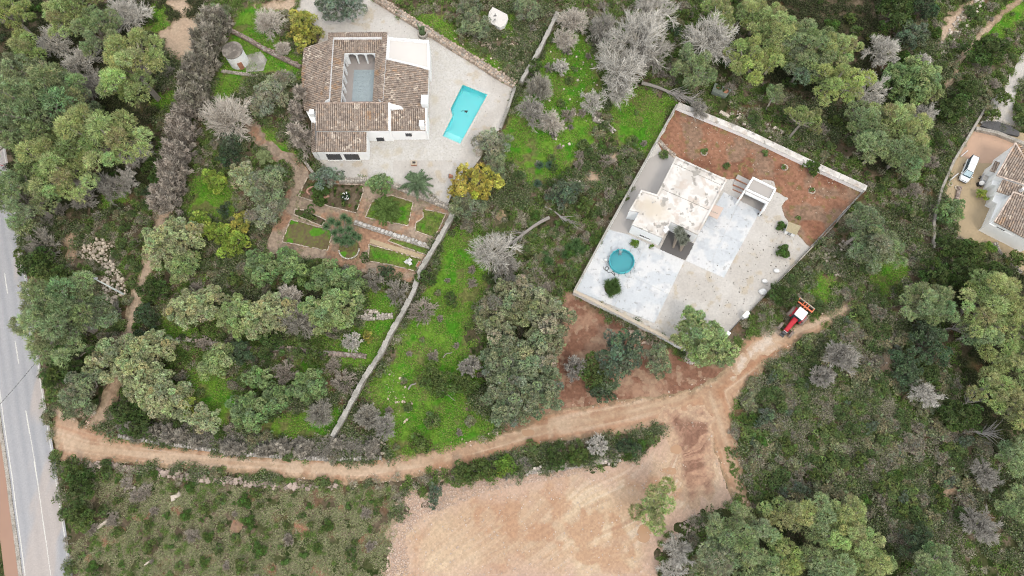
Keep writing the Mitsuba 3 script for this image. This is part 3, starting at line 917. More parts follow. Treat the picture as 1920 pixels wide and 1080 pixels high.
# outer roofs
key, w = tile_roof(H1, [(570, 90, 2.7), (616, 76, 4.5), (607, 199, 4.5), (593, 208.5, 3.9), (571, 208, 2.7), (565, 140, 2.7)][:1] + [(616, 76, 4.5), (607, 206, 4.5), (571, 208, 2.7), (565, 140, 2.62)])
walls(H1, inset(w, 0.25), drop=0.16)
key, w = tile_roof(H1, [(725, 112.5, 4.6), (803.5, 131.5, 3.3), (801, 202, 3.3), (756, 204, 4.05), (718, 195, 4.6)])
walls(H1, inset(w, 0.2), drop=0.16)
# flat roof terrace, upper right
tz = 3.3
tr = W3([(727, 70, tz + .45), (804.5, 76, tz + .45), (805.5, 130.5, tz + .45), (725, 111, tz + .45)])
slab('terrace_wall', sg.Polygon(tr[:, :2]), 0, tz, 'plaster', parent=H1)
slab('terrace_floor', sg.Polygon(tr[:, :2]).buffer(-0.3, join_style=2), tz + 0.003, tz + 0.03, 'terrace_white', parent=H1)
parapet(H1, tr[:, :2], tz + 0.002, tz + 0.5, 0.32)
# front wings
key, w = tile_roof(H1, [(591.7, 193.5, 5.3), (728.5, 193, 5.3), (729, 244.6, 3.75), (592.4, 244.8, 3.75)])
walls(H1, inset(w, 0.06), drop=0.16)
ridge(H1, w[0] + [0, 0, .05], w[1] + [0, 0, .05])
m = MB()
for p0, p1 in ((w[1], w[2]),):
    d, n, L = frame(p0, p1)
    walls(H1, np.array([[*(p0[:2] - n * 0.05), p0[2] + .14], [*(p0[:2] + n * 0.3), p0[2] + .14], [*(p1[:2] + n * 0.3), p1[2] + .14], [*(p1[:2] - n * 0.05), p1[2] + .14]]), z0=0, name='gable_wall')
key, wl = tile_roof(H1, [(594, 247.5, 3.78), (687, 247.5, 3.78), (687, 284.3, 3.15), (592.4, 284.3, 3.15)], slope=None)
walls(H1, inset(wl, 0.06), drop=0.16)
key, wr = tile_roof(H1, [(732.5, 205.5, 4.35), (797, 203.5, 4.35), (798, 244.4, 3.3), (732.5, 245, 3.3)])
walls(H1, inset(wr, 0.05), drop=0.16)
walls(H1, W3([(729.5, 193, 4.9), (733, 204, 4.9), (757, 204.5, 4.4), (752, 199, 4.4)]), name='gable_wall')
d, n, L = frame(wr[1], wr[2])
side_n = n if (n @ np.array([1, 0])) > 0 else -n
walls(H1, np.array([[*(wr[1][:2]), wr[1][2] + .12], [*(wr[1][:2] + side_n * .28), wr[1][2] + .12], [*(wr[2][:2] + side_n * .28), wr[2][2] + .12], [*(wr[2][:2]), wr[2][2] + .12]]), name='gable_wall')
# lean-to on the left side
key, w = tile_roof(H1, [(590, 231, 3.3), (592.4, 285, 3.3), (583.5, 285, 2.6), (586, 231, 2.6)])
walls(H1, inset(w, 0.06), drop=0.16)
slab('side_wing', sg.Polygon(W3([(574, 209, 2.6), (591, 207, 2.6), (592, 230, 2.6), (585, 231, 2.6)])[:, :2]), 0, 2.6, 'plaster', parent=H1)


def chimney(parent, x, y, z0, z1, sx, sy, rz=0.0):
    c = P(x, y, z1)[:2]
    k = add('chimney', MB().box([*c, (z0 + z1) / 2], [sx, sy, z1 - z0], rz), 'plaster', parent=parent)
    add('chimney_cap', MB().box([*c, z1 + 0.05], [sx + .14, sy + .14, 0.1], rz), 'plaster', parent=k)
    return k


chimney(H1, 795.5, 187, 3.0, 4.6, 1.0, 1.7)
chimney(H1, 790.5, 231, 3.4, 4.9, 0.75, 0.9)
chimney(H1, 584, 210, 2.4, 3.7, 0.7, 0.8)
# openings of the front: base lines of the three front walls, read left to right (outward = towards the viewer)
fa, fb = inset(wl, 0.06), inset(wr, 0.05)
lo = sorted(range(len(fa)), key=lambda i: fa[i][1])[:2]
A, B = sorted([fa[i][:2] for i in lo], key=lambda p: p[0])
px_opening(H1, 'window', A, B, (610.5, 289), (642.5, 299.3), bars=1, label='wide dark roller shuttered window, left of the pair on the front')
px_opening(H1, 'window', A, B, (644, 289), (676, 299.3), bars=1, label='wide dark roller shuttered window, right of the pair on the front')
lo = sorted(range(len(fb)), key=lambda i: fb[i][1])[:2]
A, B = sorted([fb[i][:2] for i in lo], key=lambda p: p[0])
px_opening(H1, 'window', A, B, (759.5, 250), (773, 255.5), bars=1, label='small dark window in the right front wall')
mid = inset(W3([(591.7, 193.5, 5.3), (728.5, 193, 5.3), (729, 244.6, 3.75), (592.4, 244.8, 3.75)]), 0.06)
lo = sorted(range(len(mid)), key=lambda i: mid[i][1])[:2]
A, B = sorted([mid[i][:2] for i in lo], key=lambda p: p[0])
px_opening(H1, 'door', A, B, (705, 258), (722.5, 267.5), bars=1, label='grey glazed double door in the recessed front wall', sill=False)

# turquoise pool: coping, basin, water
pool = thing('swimming_pool', 'turquoise rectangular pool with a stepped corner beside the tiled house', 'swimming pool')
pg = pool_pg
ins = pg.buffer(-0.02)
m = MB()
ringp = np.array(sg.polygon.orient(ins).exterior.coords)
depth = lambda q: -0.7 - 1.1 * np.clip(((q[:, 1] - P(855, 262)[1]) / (P(890, 165)[1] - P(855, 262)[1])), 0, 1)
dz = depth(ringp)
for i in range(len(ringp) - 1):
    a, b = ringp[i], ringp[i + 1]
    m.put([[*a, 0.02], [*b, 0.02], [*b, dz[i + 1]], [*a, dz[i]]], [[0, 1, 2], [0, 2, 3]])
tv, tf = trimesh.creation.triangulate_polygon(ins, engine='earcut')
m.put(np.c_[tv, depth(tv)], tf)
add('basin', m, 'pool_tile', parent=pool)
flat('water', ins, -0.16, 'water', parent=pool)
sa, sb = P(863, 269.5)[:2], P(830, 255)[:2]
d_, n_, L_ = frame(sb, sa)
n_ = n_ if n_[1] > 0 else -n_
for i in range(2):                                    # pale steps added to imitate lighter water at the shallow end
    st_ = sg.Polygon([sb + n_ * .03, sa + n_ * .03, sa + n_ * (.75 + .7 * i), sb + n_ * (.75 + .7 * i)]).intersection(pg.buffer(-.05))
    slab('step', st_, -1.6, -.38 - .28 * i, 'added_step_tile', parent=pool)
paint('added_step_tile', (0.30, 0.74, 0.76), 0.5, gain=1)
cp = pg.buffer(0.45, join_style=2).difference(pg)
slab('coping', cp, 0.0, 0.055, 'flagstone', parent=pool)
PC = thing('pool_cleaner', 'small dark cleaner floating in the middle of the turquoise pool', 'pool cleaner')
c = P(874, 209, -.1)
add('body', MB().mesh(trimesh.Trimesh(np.array(rbox(.55, .4, .18, .05).vertices) + [c[0], c[1], -.1], rbox(.55, .4, .18, .05).faces)), 'black', parent=PC)
add('hose', MB().tube([[c[0], c[1], -.1], [c[0] - .4, c[1] + .25, -.12], [c[0] - .7, c[1] + .2, -.13], [c[0] - .8, c[1] - .1, -.13]], .04, 5), 'black', parent=PC)

# ---------------------------------------------------------------- the flat roofed house and its plot
H2 = thing('flat_roofed_house', 'white house with a flaking flat roof in the walled plot', 'house')
hz = 3.6
HP = [(1267.5, 293.3), (1364, 336.7), (1309, 440), (1258, 415), (1242.5, 445.8), (1185, 421), (1198.5, 397.5), (1180, 394), (1202.5, 355.5), (1231.7, 364.5)]
hw = W3([(a, b, hz) for a, b in HP])
hg = sg.Polygon(hw[:, :2]).buffer(0)
slab('wall', hg, 0, hz - 0.32, 'plaster', parent=H2)
slab('roof', hg.buffer(-0.26, join_style=2), hz - 0.318, hz - 0.25, 'roof_coat', parent=H2)
parapet(H2, hw[:, :2], hz - 0.316, hz, 0.3, 'roof_coat')
d, n, L = frame(hw[5], hw[4])
px_opening(H2, 'window', hw[5], hw[4], (1200, 439.5), (1208.5, 446), bars=1, fr='grey_metal', label='left light of the pair of shuttered windows facing the round pool')
px_opening(H2, 'window', hw[5], hw[4], (1210, 444), (1219, 450), bars=1, fr='grey_metal', label='right light of the pair of shuttered windows facing the round pool')
c = P(1250, 428, hz)
add('roof_vent', MB().box([*c[:2], hz - 0.1], [0.5, 0.9, 0.35], 0.5), 'white_paint', parent=H2)
c = P(1247, 433, hz)
add('roof_vent', MB().box([*c[:2], hz - 0.1], [0.4, 0.7, 0.3], 0.5), 'white_paint', parent=H2)
aw = W3([(1332.5, 381.5, 2.6), (1357, 390, 2.6), (1345, 411, 2.6), (1327, 403, 2.6)])
aw[0, 2] = aw[3, 2] = 2.75
walls(H2, aw, z0=2.5, drop=0, name='awning', bsdf='awning')
for a, b in (((1236, 352), (1346, 401)), ((1262, 306), (1350, 346))):      # seams of the roof coat
    add('roof_seam', MB().tube([P(*a, hz - .245), P(*b, hz - .245)], .05, 4), 'roof_coat2', parent=H2)
for x, y in ((1345, 360), (1288, 392), (1224, 380)):
    c = P(x, y, hz - .2)
    add('roof_pipe', MB().tube([[c[0], c[1], hz - .26], [c[0], c[1], hz + .1]], .09, 7), 'grey_metal', parent=H2)
dn, nn_, LN_ = frame(hw[3], hw[2])
opening(H2, 'door', hw[3], hw[2], LN_ * .62, LN_ * .62 + 1.0, .06, 2.15, fr='grey_metal', bars=0, sill=False)
for q in (hw[4], hw[5]):
    add('drainpipe', MB().tube([[q[0], q[1] - .02, hz - .3], [q[0], q[1] - .02, .1]], .05, 6), 'grey_metal', parent=H2)

CP = thing('carport', 'small open white carport with a flat gravel roof', 'carport')
d1, d2 = P(1411, 332.5, 2.8), P(1455, 354.5, 2.8)
cz = 2.8
cr = W3([(1411, 332.5, cz), (1455, 354.5, cz), (1434, 394, cz), (1387, 371, cz)])
rf = W3([(1411, 332.5, cz), (1455, 354.5, cz), (1443, 378, cz), (1397, 356, cz)])
d, n, L = frame(cr[3], cr[2])
slab('roof_slab', sg.Polygon(rf[:, :2]), cz - 0.25, cz - 0.05, 'grey_slab', parent=CP)
parapet(CP, rf[:, :2], cz - 0.048, cz + 0.25, 0.26, 'plaster')
for a, b in ((0, 3), (1, 2)):
    e_, nn, LL = frame(cr[a], cr[b])
    s_ = 1 if (P(1420, 365)[:2] - cr[a][:2]) @ nn > 0 else -1
    slab('side_wall', sg.Polygon([cr[a][:2], cr[b][:2], cr[b][:2] + nn * s_ * 0.25, cr[a][:2] + nn * s_ * 0.25]), 0, cz - 0.26, 'plaster', parent=CP)
slab('back_wall', sg.LineString([rf[0][:2], rf[1][:2]]).buffer(0.13, cap_style=2), 0, cz - 0.26, 'plaster', parent=CP)
e_, nn, LL = frame(rf[3], rf[2])
slab('beam', sg.Polygon([rf[3][:2] + e_ * .3, rf[2][:2] - e_ * .3, rf[2][:2] - e_ * .3 - nn * 0.3, rf[3][:2] + e_ * .3 - nn * 0.3]), cz - 0.75, cz - 0.26, 'plaster', parent=CP)
flat('carport_floor', sg.Polygon(cr[:, :2]), 0.05, 'grey_slab', label='grey concrete floor under the open carport', kind='structure')
for k, (x, y) in enumerate([(1386, 373), (1428, 395.5)]):
    c = P(x, y, 0)
    g = thing('stone_bollard', ['round brick footing at the left corner of the carport', 'round brick footing at the right corner of the carport'][k], 'pillar')
    add('shaft', MB().tube([[*c[:2], 0], [*c[:2], 0.55]], [0.32, 0.28], 10), 'brick_red', parent=g)
    add('top', MB().tube([[*c[:2], 0.552], [*c[:2], 0.62]], [0.3, 0.26], 10), 'pale_stone', parent=g)
m = MB()
st = tag(num('garden_steps'), 'three broad earth steps between the flat roofed house and the carport', 'steps')
for i, (a, b) in enumerate([((1374, 355), (1392, 363)), ((1374, 347), (1397, 357)), ((1378, 337), (1402, 349))]):
    A, B = P(*a)[:2], P(*b)[:2]
    d, n, L = frame(A, B)
    add('tread', MB().box([*((A + B) / 2 + n * 0.45), 0.07 + 0.09 * i], [L, 0.9, 0.14 + 0.18 * i], math.atan2(d[1], d[0])), 'grey_slab', parent=st)
    add('riser', MB().box([*((A + B) / 2 - n * 0.06), 0.08 + 0.09 * i], [L, 0.12, 0.16 + 0.18 * i], math.atan2(d[1], d[0])), 'brick_red', parent=st)

# round above-ground pool
RP = thing('round_pool', 'round blue frame pool standing on the white terrace', 'swimming pool')
c = P(1166, 489, 1.0)[:2]
R = 2.08
th = np.linspace(0, 2 * np.pi, 15)[:-1]
ring = np.c_[c[0] + R * np.cos(th), c[1] + R * np.sin(th)]
rp = sg.Polygon(ring)
slab('wall', rp.difference(rp.buffer(-0.06)), 0.06, 1.05, 'pool_liner', parent=RP)
slab('floor', rp.buffer(-0.062), 0.061, 0.09, 'pool_liner', parent=RP)
flat('water', rp.buffer(-0.062), 0.93, 'water', parent=RP)
add('rim', MB().tube(np.vstack([np.c_[ring, np.full(14, 1.08)], [[*ring[0], 1.08]]]), 0.05, 6), 'pool_liner', parent=RP)
for x, y in ring:
    o = (np.array([x, y]) - c) / R
    add('leg', MB().tube([[*(c + o * (R + .08)), 1.05], [*(c + o * (R + .1)), 0.5], [*(c + o * (R + .42)), 0.06]], 0.035, 5), 'dark_metal', parent=RP)
L2 = thing('pool_ladder', 'grey ladder over the rim of the round pool', 'ladder')
b = np.array(P(1163, 471, 1.0)[:2])
for s_ in (-0.22, 0.22):
    add('rail', MB().tube([[b[0] + s_, b[1] + .5, .06], [b[0] + s_, b[1] + .12, 1.5], [b[0] + s_, b[1] - .15, 1.5], [b[0] + s_, b[1] - .5, .2]], 0.03, 5), 'grey_metal', parent=L2)
for i in range(4):
    add('rung', MB().box([b[0], b[1] - .2 - .07 * i, 1.25 - .27 * i], [0.42, 0.1, 0.03]), 'grey_metal', parent=L2)
    add('rung', MB().box([b[0], b[1] + .42 - .09 * i, .3 + .27 * i], [0.42, 0.1, 0.03]), 'grey_metal', parent=L2)
PF = thing('pool_pump', 'pale filter pump beside the round pool', 'pump')
b = P(1135, 489)[:2]
add('body', MB().tube([[*b, .06], [*b, .5], [*b, .62]], [.28, .28, .14], 10), 'white_paint', parent=PF)
add('motor', MB().tube([[b[0] + .15, b[1] - .35, .22], [b[0] + .3, b[1] - .75, .22]], .14, 8), 'grey_metal', parent=PF)
hs = [P(a, b_, 0.10) for a, b_ in [(1131, 500), (1133, 506), (1138, 508), (1142, 503), (1138, 499), (1134, 503), (1140, 511), (1146, 510), (1150, 514), (1153, 517), (1151, 510), (1147, 508)]]
tt = np.linspace(0, len(hs) - 1, 60)
hs = np.array(hs)
hp = np.stack([np.interp(tt, range(len(hs)), hs[:, i]) for i in range(3)], 1)
add('garden_hose', MB().tube(hp, 0.045, 5), 'black', label='loops of dark pool hose on the white terrace', cat='hose')

# plot walls
def wall_run(name, pts, t, h, mat, label, cat='wall', cap=None, cap_t=None, **kw):
    k = thing(name, label, cat)
    q = XY(pts, h) if not kw.get('ground') else XY(pts)
    ln = sg.LineString(q)
    slab('masonry', ln.buffer(t / 2, cap_style=2, join_style=2), 0, h - 0.08, mat, parent=k)
    slab('coping', ln.buffer((cap_t or t + 0.08) / 2, cap_style=2, join_style=2), h - 0.078, h, cap or mat, parent=k)
    return k


wall_run('plot_wall', [(1270, 195), (1205, 312), (1140, 428), (1077, 545)], 0.3, 1.3, 'plaster', 'thin white wall down the left side of the flat roofed plot', cap='roof_coat2', cap_t=.34)
wall_run('plot_wall', [(1076, 545), (1150, 582), (1230, 623), (1287, 653)], 0.42, 1.7, 'plaster', 'white rendered wall along the lower side of the flat roofed plot', cap='pale_stone')
kw_ = thing('retaining_wall', 'broad white topped wall along the upper side of the red soil garden', 'wall')
tw = XY([(1271, 196), (1400, 248), (1520, 305), (1625, 353)], 1.1)
slab('masonry', sg.LineString(tw).buffer(0.5, cap_style=2, join_style=2), 0, 1.02, 'plaster', parent=kw_)
segs = sg.LineString(tw)
n = 22
for i in range(n):
    a, b = segs.interpolate(i / n, normalized=True), segs.interpolate((i + 0.97) / n, normalized=True)
    if i == 16:
        pass
    add('coping_slab', MB().prism(sg.LineString([a, b]).buffer(0.56, cap_style=2), 1.022, 1.10 + 0.01 * rng.random()), 'roof_coat', parent=kw_)
fr_ = thing('metal_railing', 'thin metal railing along the right edge of the flat roofed plot', 'railing')
q = XY([(1622, 356), (1590, 390), (1520, 464), (1450, 537), (1410, 580)], 1.0)
ln = sg.LineString(q)
slab('plinth', ln.buffer(0.1, cap_style=2), 0, 0.3, 'roof_coat2', parent=fr_)
for zz, r in ((0.55, .025), (0.95, .04)):
    add('rail', MB().tube(np.c_[q, np.full(len(q), zz)], r, 5), 'dark_metal', parent=fr_)
for i in range(26):
    p = ln.interpolate(i / 25, normalized=True)
    add('post', MB().box([p.x, p.y, .66], [.06, .06, .62]), 'dark_metal', parent=fr_)
gp = thing('gate_pier', 'white gate pier beside the dirt track', 'pier')
c = P(1399, 590, 1.4)[:2]
d, n, L = frame(P(1410, 580), P(1370, 622))
rz = math.atan2(d[1], d[0])
add('shaft', MB().box([*c, .7], [1.1, .5, 1.4], rz), 'plaster', parent=gp)
add('cap', MB().box([*c, 1.452], [1.25, .65, .1], rz), 'plaster', parent=gp)
add('meter_box', MB().box([*(c + n * .4), .9], [.5, .25, .5], rz), 'grey_metal', parent=gp)
gt = thing('sliding_gate', 'low sliding gate at the entrance of the flat roofed plot', 'gate')
A, B = P(1392, 596, .8)[:2], P(1367, 622, .8)[:2]
d, n, L = frame(A, B)
add('rail', MB().box([*((A + B) / 2), 1.15], [L, .07, .08], rz), 'dark_metal', parent=gt)
add('rail', MB().box([*((A + B) / 2), .15], [L, .07, .08], rz), 'dark_metal', parent=gt)
for i in range(14):
    p = A + (B - A) * (i + .5) / 14
    add('bar', MB().box([*p, .65], [.05, .05, .92], rz), 'dark_metal', parent=gt)
gp = thing('gate_pier', 'short white gate post where the lower wall meets the dirt track', 'pier')
c = P(1366, 625, 1.2)[:2]
add('shaft', MB().box([*c, .6], [.45, .45, 1.2], rz), 'plaster', parent=gp)
add('cap', MB().box([*c, 1.242], [.58, .58, .08], rz), 'plaster', parent=gp)

# small shed with a corrugated roof
SH = thing('garden_shed', 'little white shed with a rusty corrugated roof', 'shed')
sr = W3([(1478.5, 415.5, 1.55), (1502, 424, 1.55), (1493, 441, 1.2), (1473, 433, 1.2)])
w = inset(plane_fix(sr)[0], 0.12)
walls(SH, w, drop=0.06)
s0 = plane_fix(sr)[0]
m = MB()
nn_ = 11
for i in range(nn_):
    a, b = i / nn_, (i + 1) / nn_
    A0, A1 = s0[0] + (s0[1] - s0[0]) * a, s0[3] + (s0[2] - s0[3]) * a
    B0, B1 = s0[0] + (s0[1] - s0[0]) * b, s0[3] + (s0[2] - s0[3]) * b
    M0, M1 = (A0 + B0) / 2 + [0, 0, .06], (A1 + B1) / 2 + [0, 0, .06]
    m.put([A0, A1, M1, M0, B1, B0], [[0, 1, 2], [0, 2, 3], [3, 2, 4], [3, 4, 5]])
add('corrugated_roof', m, 'shed_tin', parent=SH)
A, B = sorted([p[:2] for p in sorted(w, key=lambda p: p[1])[:2]], key=lambda p: p[0])
d, n, L = frame(A, B)
opening(SH, 'door', A, B, L * .3, L * .62, 0.05, 0.95, pane='grey_metal', bars=0, sill=False)

# ---------------------------------------------------------------- white villa at the right edge
V = thing('white_villa', 'white villa with brown tiled roofs at the right edge', 'house')
vz = 3.9
ks, wA = tile_roof(V, [(1902, 269, 5.4), (1924, 297, 5.4), (1924, 348.5, vz), (1869, 329, vz)])
walls(V, inset(wA, 0.1), drop=0.16)
tile_roof(V, [(1902, 269, 5.4), (1960, 290, 4.2), (1985, 330, 4.2), (1924, 297, 5.4)])
kb, wB = tile_roof(V, [(1880, 337, 4.1), (1960, 362, 4.1), (1950, 385, 3.2), (1869, 359, 3.2)])
walls(V, inset(wB, 0.1), drop=0.16)
kc, wC = tile_roof(V, [(1900, 360, 4.5), (1975, 388, 4.5), (1950, 462, 3.9), (1907.5, 439, 3.9), (1864, 416, 3.9)][:2] + [(1945, 459, 3.9), (1864, 416, 3.9)])
walls(V, inset(wC, 0.12), drop=0.16)
kd, wD = tile_roof(V, [(1866.5, 302, 2.9), (1878, 306, 2.9), (1867, 324, 2.6), (1856, 320, 2.6)])
walls(V, inset(wD, 0.08), drop=0.16)
for a, b in ((wA[0], wA[3]), (wA[3], wA[2]), (wC[0], wC[3]), (wC[0], wC[1]), (wA[0], wA[1])):
    ridge(V, a + [0, 0, .06], b + [0, 0, .06], c=(0.52, 0.44, 0.39))
# lower white wings beside and below the roofs
for pts, z in (([(1853, 313), (1900, 300), (1895, 372), (1858, 360), (1842.5, 357)], 2.3), ([(1856, 362), (1900, 365), (1900, 420), (1838, 431), (1855, 391), (1846, 386)], 2.0), ([(1834, 432), (1864, 405), (1912, 432), (1878, 454.5)], 2.9), ([(1891, 447), (1915, 430), (1960, 450), (1925, 462)], 2.6)):
    slab('wing', poly(pts).intersection(poly([(1834, 250), (1990, 250), (1990, 480), (1834, 480)])), 0, z, 'plaster', parent=V)
A, B = P(1834, 432)[:2], P(1878, 454.5)[:2]
px_opening(V, 'window', A, B, (1869, 425), (1883.5, 433), bars=1, label='pair of small dark windows under the lower villa roof', sill=False)
add('roof_flue', MB().tube([P(1913, 358, 3.9), P(1913, 358, 3.9) + [0, 0, .9]], .28, 8), 'white_paint', parent=V)
bw = thing('garden_wall', 'low tan boundary wall along the left edge of the villa yard', 'wall')
q = XY([(1850, 200), (1829, 235), (1790, 300), (1768, 350), (1757, 390), (1752, 420), (1753, 465)], .6)
slab('masonry', sg.LineString(q).buffer(.2, cap_style=2), 0, .6, 'stone', parent=bw)
bw = thing('garden_wall', 'pale stone wall between the dark tarpaulin and the villa paving', 'wall')
q = XY([(1831, 240), (1870, 248), (1905, 262), (1960, 285)], .7)
slab('masonry', sg.LineString(q).buffer(.32, cap_style=2), 0, .7, 'stone', parent=bw)
tp = [(1836, 238), (1845, 230), (1868, 230), (1890, 238), (1908, 250), (1908, 258), (1880, 252), (1855, 246)]
g = poly(tp)
v, f = trimesh.creation.triangulate_polygon(g, engine='triangle') if False else trimesh.creation.triangulate_polygon(g, engine='earcut')
mm = trimesh.Trimesh(np.c_[v, np.full(len(v), .3)], f, process=False).subdivide().subdivide().subdivide()
vv = np.array(mm.vertices)
vv[:, 2] = .28 + .35 * nfbm(vv * 0.9, 3)
skirt = MB().mesh(trimesh.Trimesh(vv, mm.faces, process=False)).prism(g.buffer(-.05), 0.0, .26)
add('tarpaulin', skirt, 'tarp', label='dark tarpaulin over a curved heap above the villa paving', cat='tarpaulin')

# ---------------------------------------------------------------- field walls and the round tower
def stone_wall(label, pts, t, h, size=0.45, tint=(1, 0.93, 0.84), lum=(0.26, 0.50), name='dry_stone_wall', spread=1.0):
    """Dry stone wall: a core with capping and face stones, every stone its own solid (joined into one part)."""
    k = thing(name, label, 'wall')
    ln = sg.LineString(XY(pts, h * .6))
    slab('core', ln.buffer(t / 2 * .8, cap_style=2, join_style=2), 0, h * .8, 'stone', parent=k)
    m = MB()
    rows = max(1, int(t / size + .5))
    s = 0.0
    while s < ln.length:
        l = rng.uniform(.7, 1.35) * size
        p, q = ln.interpolate(s), ln.interpolate(min(s + .1, ln.length))
        d, n, L = frame((p.x, p.y), (q.x + 1e-6, q.y))
        for r in range(rows):
            if rng.random() < .08 * spread:
                continue
            o = (r + .5) / rows * t - t / 2 + rng.normal(0, .09 * spread)
            g = rng.uniform(*lum)
            c = np.array([p.x, p.y]) + d * l / 2 + n * o
            stone(m, c, h * .8 + rng.uniform(-.05, .12), l * rng.uniform(.6, 1.05), t / rows * rng.uniform(.6, 1.15), rng.uniform(.2, .45), math.atan2(d[1], d[0]) + rng.normal(0, .25), np.array(tint) * g)
        for sd in (-1, 1):
            for lev in range(max(1, int(h / .38))):
                g = rng.uniform(*lum)
                c = np.array([p.x, p.y]) + d * l / 2 + n * sd * t * .42
                stone(m, c, h * .75 * (lev + .5) / max(1, int(h / .38)), l * .95, .3, .34, math.atan2(d[1], d[0]), np.array(tint) * g)
        s += l
    add('stone', m, 'vcol', parent=k, kind='stuff')
    return k


def stone(m, c, z, sx, sy, sz, rz, col):
    base = np.array([[-.5, -.5, -.45], [.5, -.45, -.5], [.45, .5, -.5], [-.45, .45, -.5], [-.42, -.42, .42], [.36, -.4, .5], [.42, .38, .4], [-.36, .42, .5]])
    v = (base + rng.uniform(-.09, .09, (8, 3))) * [sx, sy, sz]
    co, si = math.cos(rz), math.sin(rz)
    v = v @ np.array([[co, si, 0], [-si, co, 0], [0, 0, 1]]) + [c[0], c[1], z]
    m.put(v, [[4, 5, 6], [4, 6, 7], [0, 1, 5], [0, 5, 4], [1, 2, 6], [1, 6, 5], [2, 3, 7], [2, 7, 6], [3, 0, 4], [3, 4, 7]], col)


def rendered_wall(label, pts, t, h, name='masonry_wall'):
    """Old rendered rubble wall with a pale lime cap of uneven width."""
    k = thing(name, label, 'wall')
    q = XY(pts, h)
    ln = sg.LineString(q)
    slab('body', ln.buffer(t / 2 * .85, cap_style=2, join_style=2), 0, h - .1, 'stone', parent=k)
    n = int(ln.length / 1.1)
    for i in range(n):
        a, b = ln.interpolate(i / n, normalized=True), ln.interpolate((i + .985) / n, normalized=True)
        d, nn, L = frame((a.x, a.y), (b.x, b.y))
        w0, w1 = t / 2 * (1 + .22 * math.sin(i * 1.7)), t / 2 * (1 + .22 * math.sin(i * 1.7 + 1.5))
        A, B = np.array([a.x, a.y]), np.array([b.x, b.y])
        add('capstone', MB().prism(sg.Polygon([A + nn * w0, B + nn * w1, B - nn * w0, A - nn * w1]), h - .097, h + rng.uniform(-.01, .03)), 'gravel_mat' if False else 'roof_coat2', parent=k)
    return k


def cap_fn(p, n, uv):
    a = fbm(p.x * 0.8, p.y * 0.8, 3, 3)
    return mix((0.42, 0.41, 0.385), (0.30, 0.295, 0.27), smoothstep(0.45, 0.65, a)) * (0.85 + 0.3 * fbm(p.x * 5, p.y * 5, 1, 2))


proc_matte('roof_coat2', cap_fn)
rendered_wall('long pale topped masonry wall between the garden, the orchard and the meadow', [(849, 400), (834, 428), (812, 466), (785, 510), (776, 545), (752, 590), (735, 618), (712, 664), (680, 712), (655, 760), (636, 795), (622, 818)], .75, 1.5)
rendered_wall('pale masonry wall above the driveway, running down from the top edge', [(1046, 22), (1030, 55), (1010, 95), (990, 130), (977, 152)], .7, 1.5)
rendered_wall('low white wall closing the lower right side of the gravel yard', [(966, 162), (955, 196), (938, 240)], .45, .8)
stone_wall('dry stone wall of rusty stones along the upper edge of the driveway', [(702, -6), (730, 12), (768, 36), (806, 60), (850, 88), (893, 114), (930, 138), (965, 158)], 1.5, .7, .5, tint=(1, .82, .68))
stone_wall('stone retaining wall between gravel yard and terraced garden', [(636, 338), (690, 337), (735, 345), (765, 357), (800, 371), (842, 388)], .8, .9, .42)
stone_wall('old stone wall under the trees, crossing the orchard', [(330, 636), (380, 640), (440, 652), (500, 655), (560, 655), (620, 662), (685, 668)], .6, .45, .42, lum=(.16, .36), tint=(1, .82, .72), spread=2.5)
stone_wall('short ruined stone wall across the meadow below the garden', [(655, 590), (690, 596), (735, 592)], .8, .5, .5)
stone_wall('low rubble wall along the upper edge of the dirt track', [(222, 818), (300, 830), (380, 841), (470, 852), (560, 858), (640, 861), (715, 858)], .45, .45, .4, tint=(1, .95, .9))
stone_wall('loose stone edge below the shrubs beside the clearing', [(985, 884), (1040, 878), (1100, 868), (1160, 860)], .9, .3, .4, tint=(1, .9, .82), spread=3)
stone_wall('tan boundary stones of the flat roofed plot by the red soil corner', [(1234, 262), (1250, 280), (1266, 292)], .6, .35, .4, tint=(1, .85, .72))
stone_wall('short pale stone wall in the olive green grass', [(1113, 222), (1135, 232), (1150, 245)], .8, .5, .45)
stone_wall('curving rubble wall left of the flat roofed plot', [(1058, 330), (1080, 340), (1100, 352), (1060, 405), (1090, 425)][:3], .6, .4, .4)
stone_wall('brown stone wall between tower lawn and house', [(432, 56), (460, 70), (490, 88), (520, 104), (562, 124)], .7, .7, .42, tint=(1, .8, .72), lum=(.18, .32))
stone_wall('thin tan edging wall below the tower', [(415, 133), (445, 137), (482, 142)], .35, .3, .35)
stone_wall('mossy stone border right of the villa shrubs', [(1865, 455), (1875, 475), (1895, 495), (1915, 512)], .7, .4, .42, lum=(.2, .4))
stone_wall('rock edging under the clipped villa bush', [(1800, 350), (1793, 380), (1787, 425)], .5, .35, .4, tint=(1, .82, .74), lum=(.2, .36))
stone_wall('curved pale border of the garden path beside the lean-to', [(566, 285), (570, 300), (580, 315), (588, 325)], .3, .45, .4)
stone_wall('concrete garden wall with a long pale top', [(664, 416), (700, 428), (750, 444), (808, 463)], .65, .6, .7, tint=(1, .98, .95), lum=(.34, .46))

